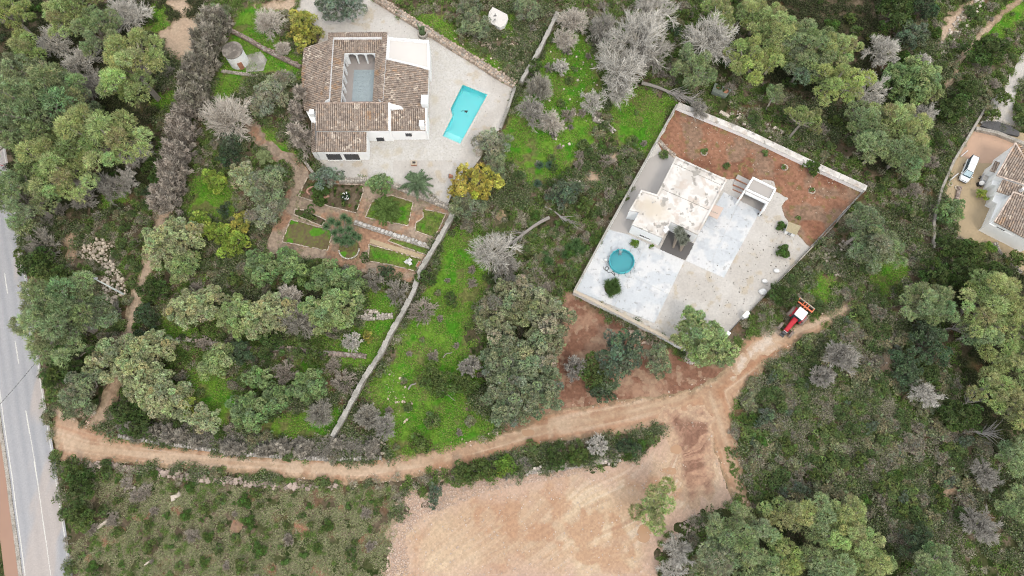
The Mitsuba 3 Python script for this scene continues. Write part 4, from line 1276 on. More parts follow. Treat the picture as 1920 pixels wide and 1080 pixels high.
TW = thing('round_tower', 'small round white tower with a flat grey roof beside the cypress hedge', 'tower')
th_ = 3.5
c = P(435.5, 94, th_)[:2]
g = sg.Point(c).buffer(1.72, 24)
slab('wall', g, 0, th_ - .05, 'plaster', parent=TW)
m = MB()
rr = np.linspace(0, 2 * np.pi, 33)[:-1]
top = np.vstack([[[*c, th_ + .18]], np.c_[c[0] + 1.86 * np.cos(rr), c[1] + 1.86 * np.sin(rr), np.full(32, th_ + .03)], np.c_[c[0] + 1.86 * np.cos(rr), c[1] + 1.86 * np.sin(rr), np.full(32, th_ - .12)]])
f = [[0, 1 + i, 1 + (i + 1) % 32] for i in range(32)] + [[1 + i, 33 + i, 33 + (i + 1) % 32] for i in range(32)] + [[1 + i, 33 + (i + 1) % 32, 1 + (i + 1) % 32] for i in range(32)]
m.put(top, f)


def tower_roof_fn(p, n, uv):
    a = fbm(p.x * 1.1, p.y * 1.1, 3, 4)
    return mix((0.17, 0.155, 0.14), (0.30, 0.275, 0.25), smoothstep(0.42, 0.62, a)) * (0.8 + 0.4 * fbm(p.x * 6, p.y * 6, 1, 2))


proc_matte('tower_roof', tower_roof_fn)
add('roof', m, 'tower_roof', parent=TW)
d = P(444, 107)[:2] - c
ang = math.atan2(-1.45, .75)
dp = c + 1.72 * np.array([math.cos(ang), math.sin(ang)])
add('door', MB().box([*dp, .95], [.12, .85, 1.9], ang), 'brick_red', parent=TW, label='rusty red door')
slab('tower_step', poly([(458, 105), (489, 96), (501, 112), (494, 133), (462, 136)]), 0, .08, 'roof_coat2', label='weathered grey slab beside the small tower', kind='structure')

# ---------------------------------------------------------------- tank slab, cistern
TK = thing('tank_roof', 'white eight sided concrete tank roof with black mould, near the top edge', 'water tank')
o = [(917, 22), (924, 13), (951, 27), (953, 36), (947, 47), (938, 52), (918, 42), (915, 32)]
g = poly(o, 1.0)
slab('wall', g.buffer(-.12), 0, .86, 'plaster', parent=TK)
slab('roof', g, .862, 1.0, 'tank_coat', parent=TK)


def tank_fn(p, n, uv):
    q = P(925, 30, 1.0)
    dd = dr.sqrt(dr.square(p.x - float(q[0])) + dr.square((p.y - float(q[1])) * 0.55))
    mould = (1 - smoothstep(0.2, 1.1, dd)) * smoothstep(0.46, 0.58, fbm(p.x * 2.2, p.y * 2.2, 3, 4))
    return mix((0.74, 0.72, 0.70), (0.09, 0.09, 0.095), mould)


proc_matte('tank_coat', tank_fn)
CI = thing('cistern', 'grey green concrete cistern with two round openings under the pines', 'cistern')
g = poly([(1341, 155), (1372, 168), (1361, 182), (1335, 171)], .9)
cx = [P(1348.5, 163, .9)[:2], P(1361, 169.5, .9)[:2]]
hol = shapely.union_all([sg.Point(q).buffer(.62) for q in cx])
slab('wall', g.buffer(-.05), 0, .5, 'green_cement', parent=CI)
slab('cover', g.difference(hol), .502, .9, 'green_cement', parent=CI)
for q in cx:
    slab('lid', sg.Point(q).buffer(.56), .51, .62, 'brick_red', parent=CI)

# ---------------------------------------------------------------- poles, sign, cable
LP = thing('street_lamp', 'grey steel lamp post leaning over the roadside rubble', 'street lamp')
base, head = P(234, 553, 0), P(173, 521, 6.0)
bz = np.array([*(P(234, 553)[:2]), 0])
topp = bz + np.array([-.5, .3, 6.2])
topp = np.array([*P(178, 523, 6.2)[:2], 6.2])
add('pole', MB().tube([bz, bz + (topp - bz) * .5, topp], [.17, .13, .09], 8), 'cab_white', parent=LP)
dv = np.array([-.35, -.75, .1])
add('arm', MB().tube([topp, topp + dv], .04, 6), 'grey_metal', parent=LP)
add('lamp_head', MB().mesh(trimesh.Trimesh(rbox(.7, .28, .14).vertices + topp + [.1, .12, .03], rbox(.7, .28, .14).faces)), 'grey_metal', parent=LP)
SG = thing('road_sign', 'small red bordered triangular road sign at the asphalt edge', 'road sign')
c = P(16, 321, 0)
add('post', MB().tube([c, c + [0, 0, 2.2]], .04, 6), 'grey_metal', parent=SG)
tri = np.array([[-.55, 0, 2.0], [.55, 0, 2.0], [0, 0, 2.95]])


def plate(tr, y0, y1):
    v = np.vstack([tr + [0, y0, 0], tr + [0, y1, 0]]) + [c[0], c[1], 0]
    return trimesh.Trimesh(v, [[0, 1, 2], [5, 4, 3], [0, 3, 4], [0, 4, 1], [1, 4, 5], [1, 5, 2], [2, 5, 3], [2, 3, 0]], process=False)


add('border', plate(tri, -.02, .02), 'red_paint', parent=SG)
add('plate', plate((tri - tri.mean(0)) * .66 + tri.mean(0), -.03, -.021), 'white_paint', parent=SG)
pa, pb = P(76, 668, 7.0), P(-40, 800, 7.0)
tt = np.linspace(0, 1, 14)
add('power_cable', MB().tube(np.array([pa + (pb - pa) * q + [0, 0, -1.2 * q * (1 - q)] for q in tt]), .03, 4), 'black', label='thin overhead cable crossing the asphalt road', cat='cable')
UP = thing('marker_post', 'small white marker post at the mouth of the dirt track', 'post')
c = P(83, 761)
add('shaft', MB().box([c[0], c[1], .5], [.12, .05, 1.0]), 'white_paint', parent=UP)
add('band', MB().box([c[0], c[1], .86], [.125, .056, .14]), 'black', parent=UP)
PB = thing('wooden_pole', 'fallen pale wooden pole beside the wall end above the track', 'pole')
add('shaft', MB().tube([P(698, 818, .5), P(723, 834, .3)], [.14, .18], 7), 'pale_stone', parent=PB)
add('foot', MB().box(P(717, 850, .2), [1.1, .35, .4], .1), 'pale_stone', parent=PB)

# ---------------------------------------------------------------- the tractor
def place(key_root, loc, ang, sc=1.0):
    co, si = math.cos(ang), math.sin(ang)
    M = np.eye(4)
    M[:2, :2] = [[co, -si], [si, co]]
    M[:3, :3] *= sc
    M[:3, 3] = loc

    def put(name, mesh, bsdf, parent=None, **kw):
        if isinstance(mesh, MB):
            mesh, _ = mesh.done()
        mesh = trimesh.Trimesh(np.array(mesh.vertices) @ M[:3, :3].T + M[:3, 3], mesh.faces, process=False)
        return add(name, mesh, bsdf, parent=parent or key_root, **kw)
    return put


def moved(m, t):
    return trimesh.Trimesh(np.array(m.vertices) + t, m.faces, process=False)


def wheel(put, x, y, r, w, tyre_mat, hub_mat, lugs=0):
    th = np.linspace(0, 2 * np.pi, 25)[:-1]
    prof = [(r * .62, -w / 2), (r * .93, -w / 2), (r, -w * .36), (r, w * .36), (r * .93, w / 2), (r * .62, w / 2)]
    m = MB()
    v = np.array([[a * math.cos(q), b, a * math.sin(q)] for q in th for a, b in prof])
    n = len(prof)
    f = []
    for i in range(24):
        for j in range(n):
            a, b, c_, d_ = i * n + j, i * n + (j + 1) % n, ((i + 1) % 24) * n + (j + 1) % n, ((i + 1) % 24) * n + j
            f += [[a, b, c_], [a, c_, d_]]
    m.put(v + [x, y, r], f)
    for i in range(lugs):
        q = 2 * math.pi * i / lugs
        for s_ in (-1, 1):
            qq = q + (0.5 * s_ * math.pi / lugs)
            bx = trimesh.creation.box([.09, w * .48, .07])
            R_ = trimesh.transformations.euler_matrix(0, -qq + math.pi / 2, 0) @ trimesh.transformations.euler_matrix(0, 0, .45 * s_)
            bx.apply_transform(R_)
            m.mesh(moved(bx, [x + (r + .02) * math.cos(qq), y + s_ * w * .24, r + (r + .02) * math.sin(qq)]))
    k = put('wheel', m, tyre_mat)
    h = MB().tube([[x, y - w * .3, r], [x, y + w * .3, r]], r * .62, 16)
    put('rim', h, hub_mat, k)
    return k


TR = thing('tractor', 'red tractor with a white cab roof and orange rear grader on the dirt track', 'tractor')
fr_pt, rr_pt = P(1470, 624, 1.0), P(1505, 580, 1.0)
d, n, L = frame(rr_pt, fr_pt)
tc = P(1497, 590, 0)
put = place(TR, [*P(1499, 590, 2.0)[:2], 0], math.atan2(d[1], d[0]), 1.07)       # +x = front; origin under the cab
hood = hull([[.75, -.36, 1.0], [.75, .36, 1.0], [3.35, -.32, .95], [3.35, .32, .95], [.75, -.36, 1.72], [.75, .36, 1.72], [3.25, -.28, 1.5], [3.25, .28, 1.5], [.75, -.2, 1.82], [.75, .2, 1.82], [3.2, -.18, 1.58], [3.2, .18, 1.58]])
put('hood', hood, 'red_paint')
put('grille', moved(rbox(.42, .66, .62, .06), [3.58, 0, 1.12]), 'dark_metal')
put('hood_trim', moved(rbox(.06, .7, .1, .02), [3.39, 0, 1.56]), 'white_paint')
put('chassis', moved(rbox(3.6, .5, .5, .08), [1.7, 0, .75]), 'dark_metal')
put('front_weight', moved(rbox(.3, .7, .35, .05), [3.95, 0, .8]), 'dark_metal')
cabm = hull([[-.72, -.72, 1.1], [-.72, .72, 1.1], [.72, -.72, 1.1], [.72, .72, 1.1], [-.66, -.62, 2.42], [-.66, .62, 2.42], [.6, -.62, 2.42], [.6, .62, 2.42]])
kc = put('cab', cabm, 'car_glass')
for sx, sy in ((-.7, -.68), (-.7, .68), (.68, -.68), (.68, .68)):
    put('pillar', MB().tube([[sx * 1.03, sy * 1.06, 1.1], [sx * .93, sy * .94, 2.42]], .06, 6), 'dark_metal', kc)
kr = put('cab_roof', moved(rbox(1.62, 1.5, .2, .09), [0, 0, 2.53]), 'cab_white')
put('roof_hatch', moved(rbox(.68, 1.0, .06, .025), [.28, 0, 2.66]), 'cab_white', kr)
put('roof_hatch', moved(rbox(.5, 1.0, .06, .025), [-.42, 0, 2.66]), 'cab_white', kr)
for s_ in (-1, 1):
    wheel(put, -.15, s_ * 1.12, .82, .46, 'dusty_tyre', 'red_paint', 20)
    th = np.linspace(.25, math.pi - .1, 10)
    m = MB()
    for a, b in zip(th[:-1], th[1:]):
        p = [[-.15 + .93 * math.cos(q), s_ * y_, .82 + .93 * math.sin(q)] for q in (a, b) for y_ in (.62, .98)]
        m.put(p + [[x_, y_, z_ - .05] for x_, y_, z_ in p], [[0, 1, 3], [0, 3, 2], [4, 7, 5], [4, 6, 7], [0, 4, 5], [0, 5, 1], [2, 3, 7], [2, 7, 6], [1, 5, 7], [1, 7, 3], [0, 2, 6], [0, 6, 4]])
    put('mudguard', m, 'red_paint')
    wheel(put, 2.75, s_ * .98, .55, .38, 'dusty_tyre', 'grey_metal', 16)
    put('mirror', moved(rbox(.06, .2, .32, .02), [.75, s_ * .95, 1.9]), 'dark_metal')
    put('work_light', moved(rbox(.1, .16, .1, .02), [-.8, s_ * .62, 2.45]), 'white_paint')
put('front_axle', MB().tube([[2.75, -.8, .55], [2.75, .8, .55]], .11, 8), 'dark_metal')
put('rear_axle', MB().tube([[-.15, -.85, .82], [-.15, .85, .82]], .14, 8), 'dark_metal')
put('exhaust', MB().tube([[1.1, -.5, 1.2], [1.1, -.5, 2.5]], .05, 8), 'dark_metal')
GR = put('grader', moved(rbox(.24, 2.7, .14, .03), [-2.0, 0, 1.05]), 'orange_paint')
put('blade', moved(rbox(.16, 2.7, .55, .03), [-2.85, 0, .55]), 'pale_stone', GR)
put('back_rail', moved(rbox(.12, 2.7, .14, .03), [-2.72, 0, .95]), 'pale_stone', GR)
for y_ in (-1.3, -.42, 0, .42, 1.3):
    put('crossbar', moved(rbox(.66, .12, .12, .02), [-2.36, y_, 1.0]), 'orange_paint', GR)
put('bed', moved(rbox(.6, 2.5, .06, .01), [-2.4, 0, .4]), 'black', GR)
for s_ in (-1, 1):
    put('link_arm', MB().tube([[-.9, s_ * .4, .7], [-2.0, s_ * .45, 1.0]], .05, 6), 'orange_paint', GR)
    put('end_plate', moved(rbox(.85, .06, .6, .02), [-2.42, s_ * 1.36, .7]), 'pale_stone', GR)
put('top_link', MB().tube([[-.7, 0, 1.1], [-2.1, 0, 1.1]], .06, 6), 'orange_paint', GR)

# ---------------------------------------------------------------- the car
CA = thing('car', 'silver people carrier parked on the villa forecourt', 'car')
a, b = P(1827, 298, .8), P(1808, 343, .8)
d, n, L = frame(a, b)
put = place(CA, [*P(1816, 320, .9)[:2], 0], math.atan2(d[1], d[0]))
LN = 2.2
body = hull([[-LN, -.8, .35], [-LN, .8, .35], [LN - .1, -.7, .3], [LN - .1, .7, .3], [-LN, -.85, .9], [-LN, .85, .9], [LN - .5, -.86, .6], [LN - .5, .86, .6], [1.0, -.86, .98], [1.0, .86, .98], [LN, -.45, .55], [LN, .45, .55], [LN - .25, -.66, .78], [LN - .25, .66, .78], [-LN - .1, -.6, .6], [-LN - .1, .6, .6]])
put('body', body, 'car_paint')
cabin = hull([[-2.12, -.8, .85], [-2.12, .8, .85], [1.35, -.78, .92], [1.35, .78, .92], [-2.85, -.62, 1.62], [-2.85, .62, 1.62], [.45, -.6, 1.6], [.45, .6, 1.6]])
kc = put('cabin', cabin, 'car_glass')
put('roof', hull([[-1.98, -.62, 1.6], [-1.98, .62, 1.6], [.45, -.6, 1.58], [.45, .6, 1.58], [-2.72, -.5, 1.7], [-2.72, .5, 1.7], [.25, -.5, 1.68], [.25, .5, 1.68]]), 'car_paint')
put('roof_seam', moved(rbox(.05, 1.0, .03, .01), [-1.0, 0, 1.70]), 'grey_metal')
put('sun_screen', hull([[.52, -.5, 1.575], [.52, .5, 1.575], [1.2, -.6, 1.03], [1.2, .6, 1.03], [.54, -.5, 1.60], [.54, .5, 1.60], [1.22, -.6, 1.06], [1.22, .6, 1.06]]), 'screen', kc, label='bright silver screen behind the windscreen')
for s_ in (-1, 1):
    put('pillar', MB().tube([[.45, s_ * .6, 1.6], [1.35, s_ * .78, .94]], .045, 5), 'car_paint', kc)
    put('mirror', moved(rbox(.14, .2, .12, .04), [1.0, s_ * .98, 1.0]), 'car_paint')
    put('headlight', hull([[LN - .35, s_ * .5, .72], [LN - .05, s_ * .48, .6], [LN - .3, s_ * .78, .68], [LN - .25, s_ * .6, .82], [LN - .3, s_ * .6, .6]]), 'white_paint')
    put('rear_light', moved(rbox(.06, .2, .4, .02), [-LN - .05, s_ * .7, .95]), 'red_paint')
    for x_ in (-1.35, 1.35):
        wheel(put, x_, s_ * .76, .31, .2, 'tyre', 'grey_metal')
put('bumper', moved(rbox(.25, 1.3, .2, .06), [LN - .06, 0, .42]), 'dark_metal')
put('bonnet_grille', moved(rbox(.08, .8, .08, .02), [LN - .1, 0, .66]), 'dark_metal')

# ---------------------------------------------------------------- small things
def chair(label, x, y, ang):
    k = thing('garden_chair', label, 'chair', None)
    put = place(k, [*P(x, y, .4)[:2], .02], ang)
    put('seat', moved(rbox(.5, .5, .05, .02), [0, 0, .42]), 'white_paint')
    put('backrest', moved(rbox(.06, .5, .5, .02), [-.27, 0, .72]), 'white_paint')
    for sx in (-1, 1):
        for sy in (-1, 1):
            put('leg', MB().tube([[sx * .2, sy * .2, .4], [sx * .25, sy * .25, 0]], .025, 5), 'white_paint')
    for sy in (-1, 1):
        put('armrest', moved(rbox(.5, .06, .04, .01), [0, sy * .27, .64]), 'white_paint')


chair('white garden chair on the bright lawn bed, upper one beside the table', 769, 487.5, .8)
chair('white garden chair on the bright lawn bed, left one beside the table', 761.5, 491, 2.4)
chair('white garden chair on the bright lawn bed, lower one beside the table', 769, 494.5, -1.0)
tb = thing('garden_table', 'small white table between the garden chairs', 'table')
put = place(tb, [*P(766, 491, .5)[:2], .02], .3)
put('tabletop', moved(rbox(.6, .6, .04, .015), [0, 0, .6]), 'white_paint')
for sx in (-1, 1):
    for sy in (-1, 1):
        put('leg', MB().tube([[sx * .2, sy * .2, .58], [sx * .24, sy * .24, 0]], .025, 5), 'white_paint')
bn = thing('garden_bench', 'pale narrow wooden bench frame on the lawn bed by the wall', 'bench')
put = place(bn, [*P(785, 496, .2)[:2], .02], 1.1)
for sy in (-1, 1):
    put('rail', moved(rbox(1.1, .1, .08, .02), [0, sy * .24, .4]), 'pale_stone')
    put('leg', moved(rbox(.09, .58, .38, .01), [sy * .5, 0, .19]), 'pale_stone')
put('seat_board', moved(rbox(.95, .3, .03, .01), [0, 0, .41]), 'brick_red')
PT = thing('stone_planter', 'round stone planter at the top of the driveway wall', 'planter')
c = P(792.5, 63, .5)[:2]
g = sg.Point(c).buffer(.95)
slab('wall', g.difference(g.buffer(-.3)), 0, .75, 'stone', parent=PT)
slab('soil_fill', g.buffer(-.302), 0, .55, 'soil', parent=PT)
CT_ = thing('cactus', 'tall column cactus growing in the round stone planter', 'cactus')
for i in range(9):
    q = 2 * math.pi * i / 9 + .3
    r_ = rng.uniform(.1, .45)
    b0 = np.array([c[0] + r_ * math.cos(q), c[1] + r_ * math.sin(q), .55])
    hgt = rng.uniform(1.3, 2.9)
    add('stem', MB().tube([b0, b0 + [.1 * math.cos(q), .1 * math.sin(q), hgt * .6], b0 + [.22 * math.cos(q), .22 * math.sin(q), hgt * .95], b0 + [.22 * math.cos(q), .22 * math.sin(q), hgt]], [.12, .13, .11, .03], 7, [.13, .19, .10]), 'vcol', parent=CT_)
BP = thing('barbecue', 'small brown brick block with a dark top on the gravel yard', 'barbecue')
put = place(BP, [*P(776, 306, .3)[:2], .03], 0)
put('body', moved(rbox(1.0, .8, .5, .03), [0, 0, .25]), 'brick_red')
put('frame', moved(rbox(1.1, .9, .08, .02), [0, 0, .541]), 'pale_stone')
put('grate', moved(rbox(.5, .4, .05, .01), [.05, -.03, .61]), 'black')
PO = thing('plant_pot', 'dark fallen pot beside the yellow flowering bush', 'pot')
add('body', MB().tube([P(842, 330, .25), P(849, 331, .22)], [.42, .25], 9), 'brick_red', parent=PO)
add('soil_fill', MB().tube([P(841.4, 330, .25), P(842.2, 330, .25)], [.36, .36], 9), 'black', parent=PO)
for k, (x, y, r_) in enumerate([(1421, 290, .55), (1321, 290, .45), (1522, 355, .5)]):
    pass
PLT = [(1471, 314.5, 'ring of pale stones in the upper part of the red soil'), (1522, 358, 'ring of pale stones round a small plant in the right part of the red soil'), (1320, 287, 'half ring of pale stones in the left part of the red soil')]
for x, y, text in PLT:
    k = thing('stone_ring', text, 'stone ring')
    c = P(x, y)[:2]
    for i in range(9):
        q = 2 * math.pi * i / 9
        m = MB()
        gcol = rng.uniform(.4, .52)
        stone(m, c + .5 * np.array([math.cos(q), math.sin(q)]), .1, .34, .2, .22, q + 1.57, np.array([1, .9, .78]) * gcol)
        add('stone', m, 'vcol', parent=k)
for x, y, s_, text in [(1455, 509, .9, 'white rounded boulder on the gravel yard, uppermost of three by the railing'), (1433, 528, .8, 'small white boulder on the gravel yard, middle one of three by the railing'), (1430, 548, 1.15, 'largest white boulder on the gravel yard, lowest of three by the railing')]:
    ico = trimesh.creation.icosphere(2, .5 * s_)
    v = np.array(ico.vertices)
    v *= (0.75 + .6 * nfbm(v * 1.6 + x, 3))[:, None] * [1.15, .9, .7]
    k = thing('boulder', text, 'boulder')
    add('stone', trimesh.Trimesh(v + P(x, y) + [0, 0, .25 * s_], ico.faces, process=False), 'white_paint', parent=k, smooth=40)
# clutter beside the villa car
def tyre_ring(label, x, y, r_, z=.12):
    k = thing('old_tyre', label, 'tyre')
    th = np.linspace(0, 2 * np.pi, 19)
    c = P(x, y, z)
    add('ring', MB().tube(np.c_[c[0] + r_ * np.cos(th), c[1] + r_ * np.sin(th), np.full(19, c[2])], .11, 7, caps=False), 'pale_stone', parent=k)


tyre_ring('pale old tyre lying at the corner of the villa flower bed', 1782, 345, .32)
tyre_ring('dark tyre lying beside the stones of the villa flower bed', 1795, 352, .36)
WB = thing('satellite_dish', 'white dish on a black base against the villa wall', 'dish')
c = P(1841, 343, .8)
add('base', moved(rbox(.9, .7, .5, .06), [c[0], c[1], .25]), 'black', parent=WB)
add('dish', MB().tube([c, c + [-.05, -.05, .1]], [.42, .2], 12), 'white_paint', parent=WB)
TR2 = thing('trailer', 'grey covered trailer parked against the villa wall', 'trailer')
c = P(1846, 334, .6)
put = place(TR2, [c[0], c[1], 0], math.atan2(d[1], d[0]))
put('body', moved(rbox(1.5, 1.0, .6, .1), [0, 0, .62]), 'grey_metal')
put('cover', moved(rbox(1.3, .85, .1, .04), [0, 0, .96]), 'gravel_mat')
for s_ in (-1, 1):
    wheel(put, 0, s_ * .6, .28, .16, 'tyre', 'grey_metal')
PB2 = thing('white_pole', 'white pole lying across the tan ground beside the silver car', 'pole')
add('shaft', MB().tube([P(1781, 338, .3), P(1797, 325, .3)], .1, 6), 'white_paint', parent=PB2)
add('end_cap', MB().tube([P(1780, 338.8, .3), P(1781, 338, .3)], .13, 6), 'grey_metal', parent=PB2)
PB2 = thing('white_pole', 'white pole lying on the salmon paving above the silver car', 'pole')
add('shaft', MB().tube([P(1802, 293, .2), P(1815, 282, .2)], .08, 6), 'white_paint', parent=PB2)
add('end_cap', MB().tube([P(1801, 293.8, .2), P(1802, 293, .2)], .1, 6), 'grey_metal', parent=PB2)
LID = thing('manhole', 'dark square drain cover beside the carport terrace', 'drain cover')
c = P(1424, 402.5)
add('frame', MB().box([c[0], c[1], .05], [.7, .7, .1], .46), 'grey_metal', parent=LID)
add('cover', MB().box([c[0], c[1], .106], [.55, .55, .02], .46), 'black', parent=LID)
# white limestone outcrops in the bottom left field
for x, y, l_, w_, an, text in [(193, 983, 1.7, .55, .75, 'long pale stone slab lying in the field beside the road'), (245, 915, 1.6, .35, .1, 'narrow pale stone lying under the rubble bank in the field'), (330, 930, 1.5, .9, .6, 'white rock outcrop between the shrubs of the field'), (278, 1055, 1.1, .25, .7, 'thin pale stone in the lower part of the field'),
                               (1358, 215, 1.9, .8, -.65, 'pale rectangular block lying outside the upper garden wall'), (1372, 214, .7, .6, .2, 'pale boulder right of the rectangular block outside the upper wall'), (1384, 221, .8, .5, .5, 'second pale boulder outside the upper wall'), (176, 774, .8, .7, .3, 'orange boulder at the bend of the earth lane'), (995, 89, .6, .5, .4, 'pale stone in the grass left of the upper masonry wall')]:
    k = thing('boulder', text, 'boulder')
    c = P(x, y)
    for i in range(3):
        m = MB()
        o = np.array([math.cos(an), math.sin(an)]) * l_ * (i - 1) * .3
        gcol = rng.uniform(.42, .5)
        stone(m, c[:2] + o, .12, l_ * .45, w_ * rng.uniform(.7, 1.1), .35, an + rng.normal(0, .15), np.array([1, .9, .78]) * gcol)
        add('stone', m, 'vcol', parent=k)


# loose stones: rubble, too many to count
def rubble(label, region, n, s0, s1, tint=(1, .9, .8), lum=(.3, .58), name='rubble'):
    g = poly(region)
    m = MB()
    x0, y0, x1, y1 = g.bounds
    k = 0
    while k < n:
        p = rng.uniform((x0, y0), (x1, y1))
        if not g.contains(sg.Point(p)):
            continue
        s_ = s0 + (s1 - s0) * rng.random() ** 2.5
        stone(m, p, s_ * .2, s_ * rng.uniform(.8, 1.3), s_, s_ * .7, rng.uniform(0, 6.3), np.array(tint) * rng.uniform(*lum))
        k += 1
    add(name, m, 'vcol', label=label, kind='stuff')


rubble('heap of pale rubble in the roadside wood', [(150, 462), (185, 445), (210, 455), (215, 490), (232, 520), (240, 545), (215, 575), (195, 560), (185, 525), (205, 505), (180, 488), (150, 485)], 420, .12, .6, tint=(1, .87, .72))
rubble('pinkish rubble along the edge of the cleared plot', [(742, 928), (775, 920), (800, 940), (835, 905), (900, 900), (985, 890), (1100, 872), (1130, 880), (1000, 905), (900, 925), (850, 950), (790, 970), (760, 1010), (770, 1075), (722, 1085), (728, 1030), (736, 985), (757, 962)], 3600, .05, .3, tint=(1, .79, .66), lum=(.32, .5))
rubble('scattered stones over the cleared plot', [(760, 960), (1000, 900), (1220, 860), (1300, 870), (1220, 1010), (1230, 1080), (740, 1080)], 900, .06, .22, tint=(1, .85, .75), lum=(.34, .5))
rubble('pale rubble beside the red earth bank', [(1180, 622), (1215, 612), (1240, 640), (1230, 650), (1185, 640)], 260, .15, .55, tint=(1, .8, .66))
rubble('loose stones along the bank below the white wall', [(1275, 660), (1300, 660), (1310, 680), (1285, 682)], 70, .15, .6, tint=(1, .92, .85))
rubble('pale stones in the meadow', [(720, 700), (760, 700), (775, 760), (770, 800), (735, 800)], 75, .1, .4, tint=(1, .86, .7))
rubble('pale stones scattered over the green strip near the railing', [(1545, 470), (1600, 440), (1610, 470), (1580, 520), (1545, 510)], 170, .1, .5)
rubble('pale stones under the pines outside the upper garden wall', [(1375, 205), (1470, 240), (1500, 270), (1480, 285), (1380, 225)], 110, .12, .5)
rubble('stones over the slope right of the driveway wall', [(830, 62), (900, 40), (980, 60), (1005, 95), (970, 150), (930, 130)], 420, .08, .42, tint=(1, .85, .72))
rubble('pale stones along the footpath in the upper right', [(1790, 40), (1830, -5), (1850, -5), (1800, 70), (1770, 110), (1755, 90)], 260, .12, .55)
rubble('broken stones at the foot of the clearing trees', [(1275, 985), (1310, 955), (1325, 990), (1290, 1005)], 110, .12, .5, tint=(1, .82, .74))
rubble('reddish rubble at the mouth of the dirt track', [(140, 770), (160, 765), (178, 775), (165, 792)], 120, .15, .6, tint=(1, .72, .6))
rubble('pebbles strewn over the gravel yard', [(1250, 600), (1330, 500), (1480, 400), (1500, 470), (1380, 605), (1330, 560)], 240, .06, .18, tint=(1, .95, .85), lum=(.08, .16))
rubble('stones over the meadow beside the masonry wall', [(1030, 95), (1120, 70), (1120, 220), (1050, 300), (990, 200)], 90, .12, .5)
rubble('pale rubble by the stone wall stub in the orchard', [(683, 582), (712, 580), (708, 600), (688, 602)], 90, .15, .6)
rubble('pebbles over the red soil', [(1275, 210), (1610, 350), (1550, 420), (1480, 360), (1300, 300), (1245, 280)], 240, .06, .22, tint=(1, .85, .7), lum=(.3, .55))
rubble('pale stones over the right hand scrub', [(1690, 560), (1720, 640), (1700, 720), (1660, 700), (1660, 640)], 60, .12, .45)

rubble('white block rubble bank along the lower edge of the dirt track', [(160, 864), (230, 871), (300, 879), (380, 889), (450, 897), (520, 905), (600, 911), (640, 909), (640, 918), (520, 917), (420, 908), (330, 898), (240, 884), (165, 876)], 560, .08, .75, tint=(1, .82, .72), lum=(.18, .42))
tb_ = track_pg.boundary
m = MB()
for i in range(900):                                  # clods and stones thrown to the sides of the track
    q = tb_.interpolate(rng.uniform(0, tb_.length))
    s_ = .06 + .22 * rng.random() ** 3
    stone(m, np.array([q.x, q.y]) + rng.normal(0, .45, 2), s_ * .25, s_ * 1.2, s_, s_ * .7, rng.uniform(0, 6.3), np.array([1, .82, .68]) * rng.uniform(.28, .52))
add('verge_stones', m, 'vcol', label='clods and stones along both sides of the dirt track', kind='stuff')
# fallen trunks
def log(label, a, b, r0, r1, branches, cat='fallen tree'):
    k = thing('fallen_tree', label, cat)
    a, b = P(*a, .5), P(*b, .8)
    tt = np.linspace(0, 1, 7)
    pts = a + (b - a) * tt[:, None] + np.c_[0 * tt, .25 * np.sin(tt * 5), .1 * np.cos(tt * 4)]
    add('trunk', MB().tube(pts, r0 + (r1 - r0) * tt, 7, [.26, .245, .23]), 'vcol', parent=k)
    if branches:
        m = MB()
        d_, n_, L_ = frame(a, b)
        for i in range(branches):
            q = rng.uniform(.45, 1.0)
            s_ = a + (b - a) * q
            for sub in range(3):
                an = rng.uniform(-.9, .9)
                dv = np.array([*(d_ * math.cos(an) + n_ * math.sin(an)), rng.uniform(-.1, .4)])
                e = s_ + dv * rng.uniform(1.2, 3.2)
                m.tube([s_, (s_ + e) / 2 + rng.normal(0, .15, 3), e], [.06, .04, .012], 3, np.array([.3, .29, .28]) * rng.uniform(.7, 1.2), caps=False)
        add('branch', m, 'vcol', parent=k, kind='stuff')
    return k


log('grey fallen trunk pointing at the upper corner of the red soil garden', (1203, 156), (1300, 188), .35, .15, 26)
log('bare pale trunk lying towards the grey fallen crown in the meadow', (1030, 408), (945, 462), .32, .2, 14)
log('dead grey log in the scrub left of the flat roofed plot', (1022, 388), (1078, 424), .16, .1, 5)
log('white fallen trunk in the right hand wood', (1805, 812), (1862, 810), .22, .12, 12)
log('short white log across the meadow', (766, 730), (780, 715), .14, .1, 0)
log('bent white branch lying in the middle of the meadow', (831, 671), (848, 657), .09, .06, 0)
log('curved pale branch in the lower meadow', (825, 732), (853, 748), .09, .05, 0)
log('leaning grey trunk under the right hand pines', (1765, 622), (1800, 612), .15, .08, 8)
log('bleached branch lying below the right hand dark shrubs', (1800, 765), (1818, 752), .12, .06, 6)

# ---------------------------------------------------------------- plants: one of each kind, then copies
def leaves(b, d, l, w, col):
    """Triangular leaves: base points b, unit directions d, lengths l, widths w, colours col."""
    r = rng.standard_normal(d.shape) * .45 + [0, 0, 1]      # blades lie more or less face up
    s = np.cross(d, r)
    s /= np.linalg.norm(s, axis=1, keepdims=True) + 1e-9
    l, w = np.broadcast_to(l, len(b))[:, None], np.broadcast_to(w, len(b))[:, None]
    v = np.stack([b - s * w / 2, b + s * w / 2, b + d * l], 1).reshape(-1, 3)
    return v, np.arange(len(v)).reshape(-1, 3), np.repeat(col, 3, 0)


def unit(n):
    d = rng.standard_normal((n, 3))
    return d / np.linalg.norm(d, axis=1, keepdims=True)


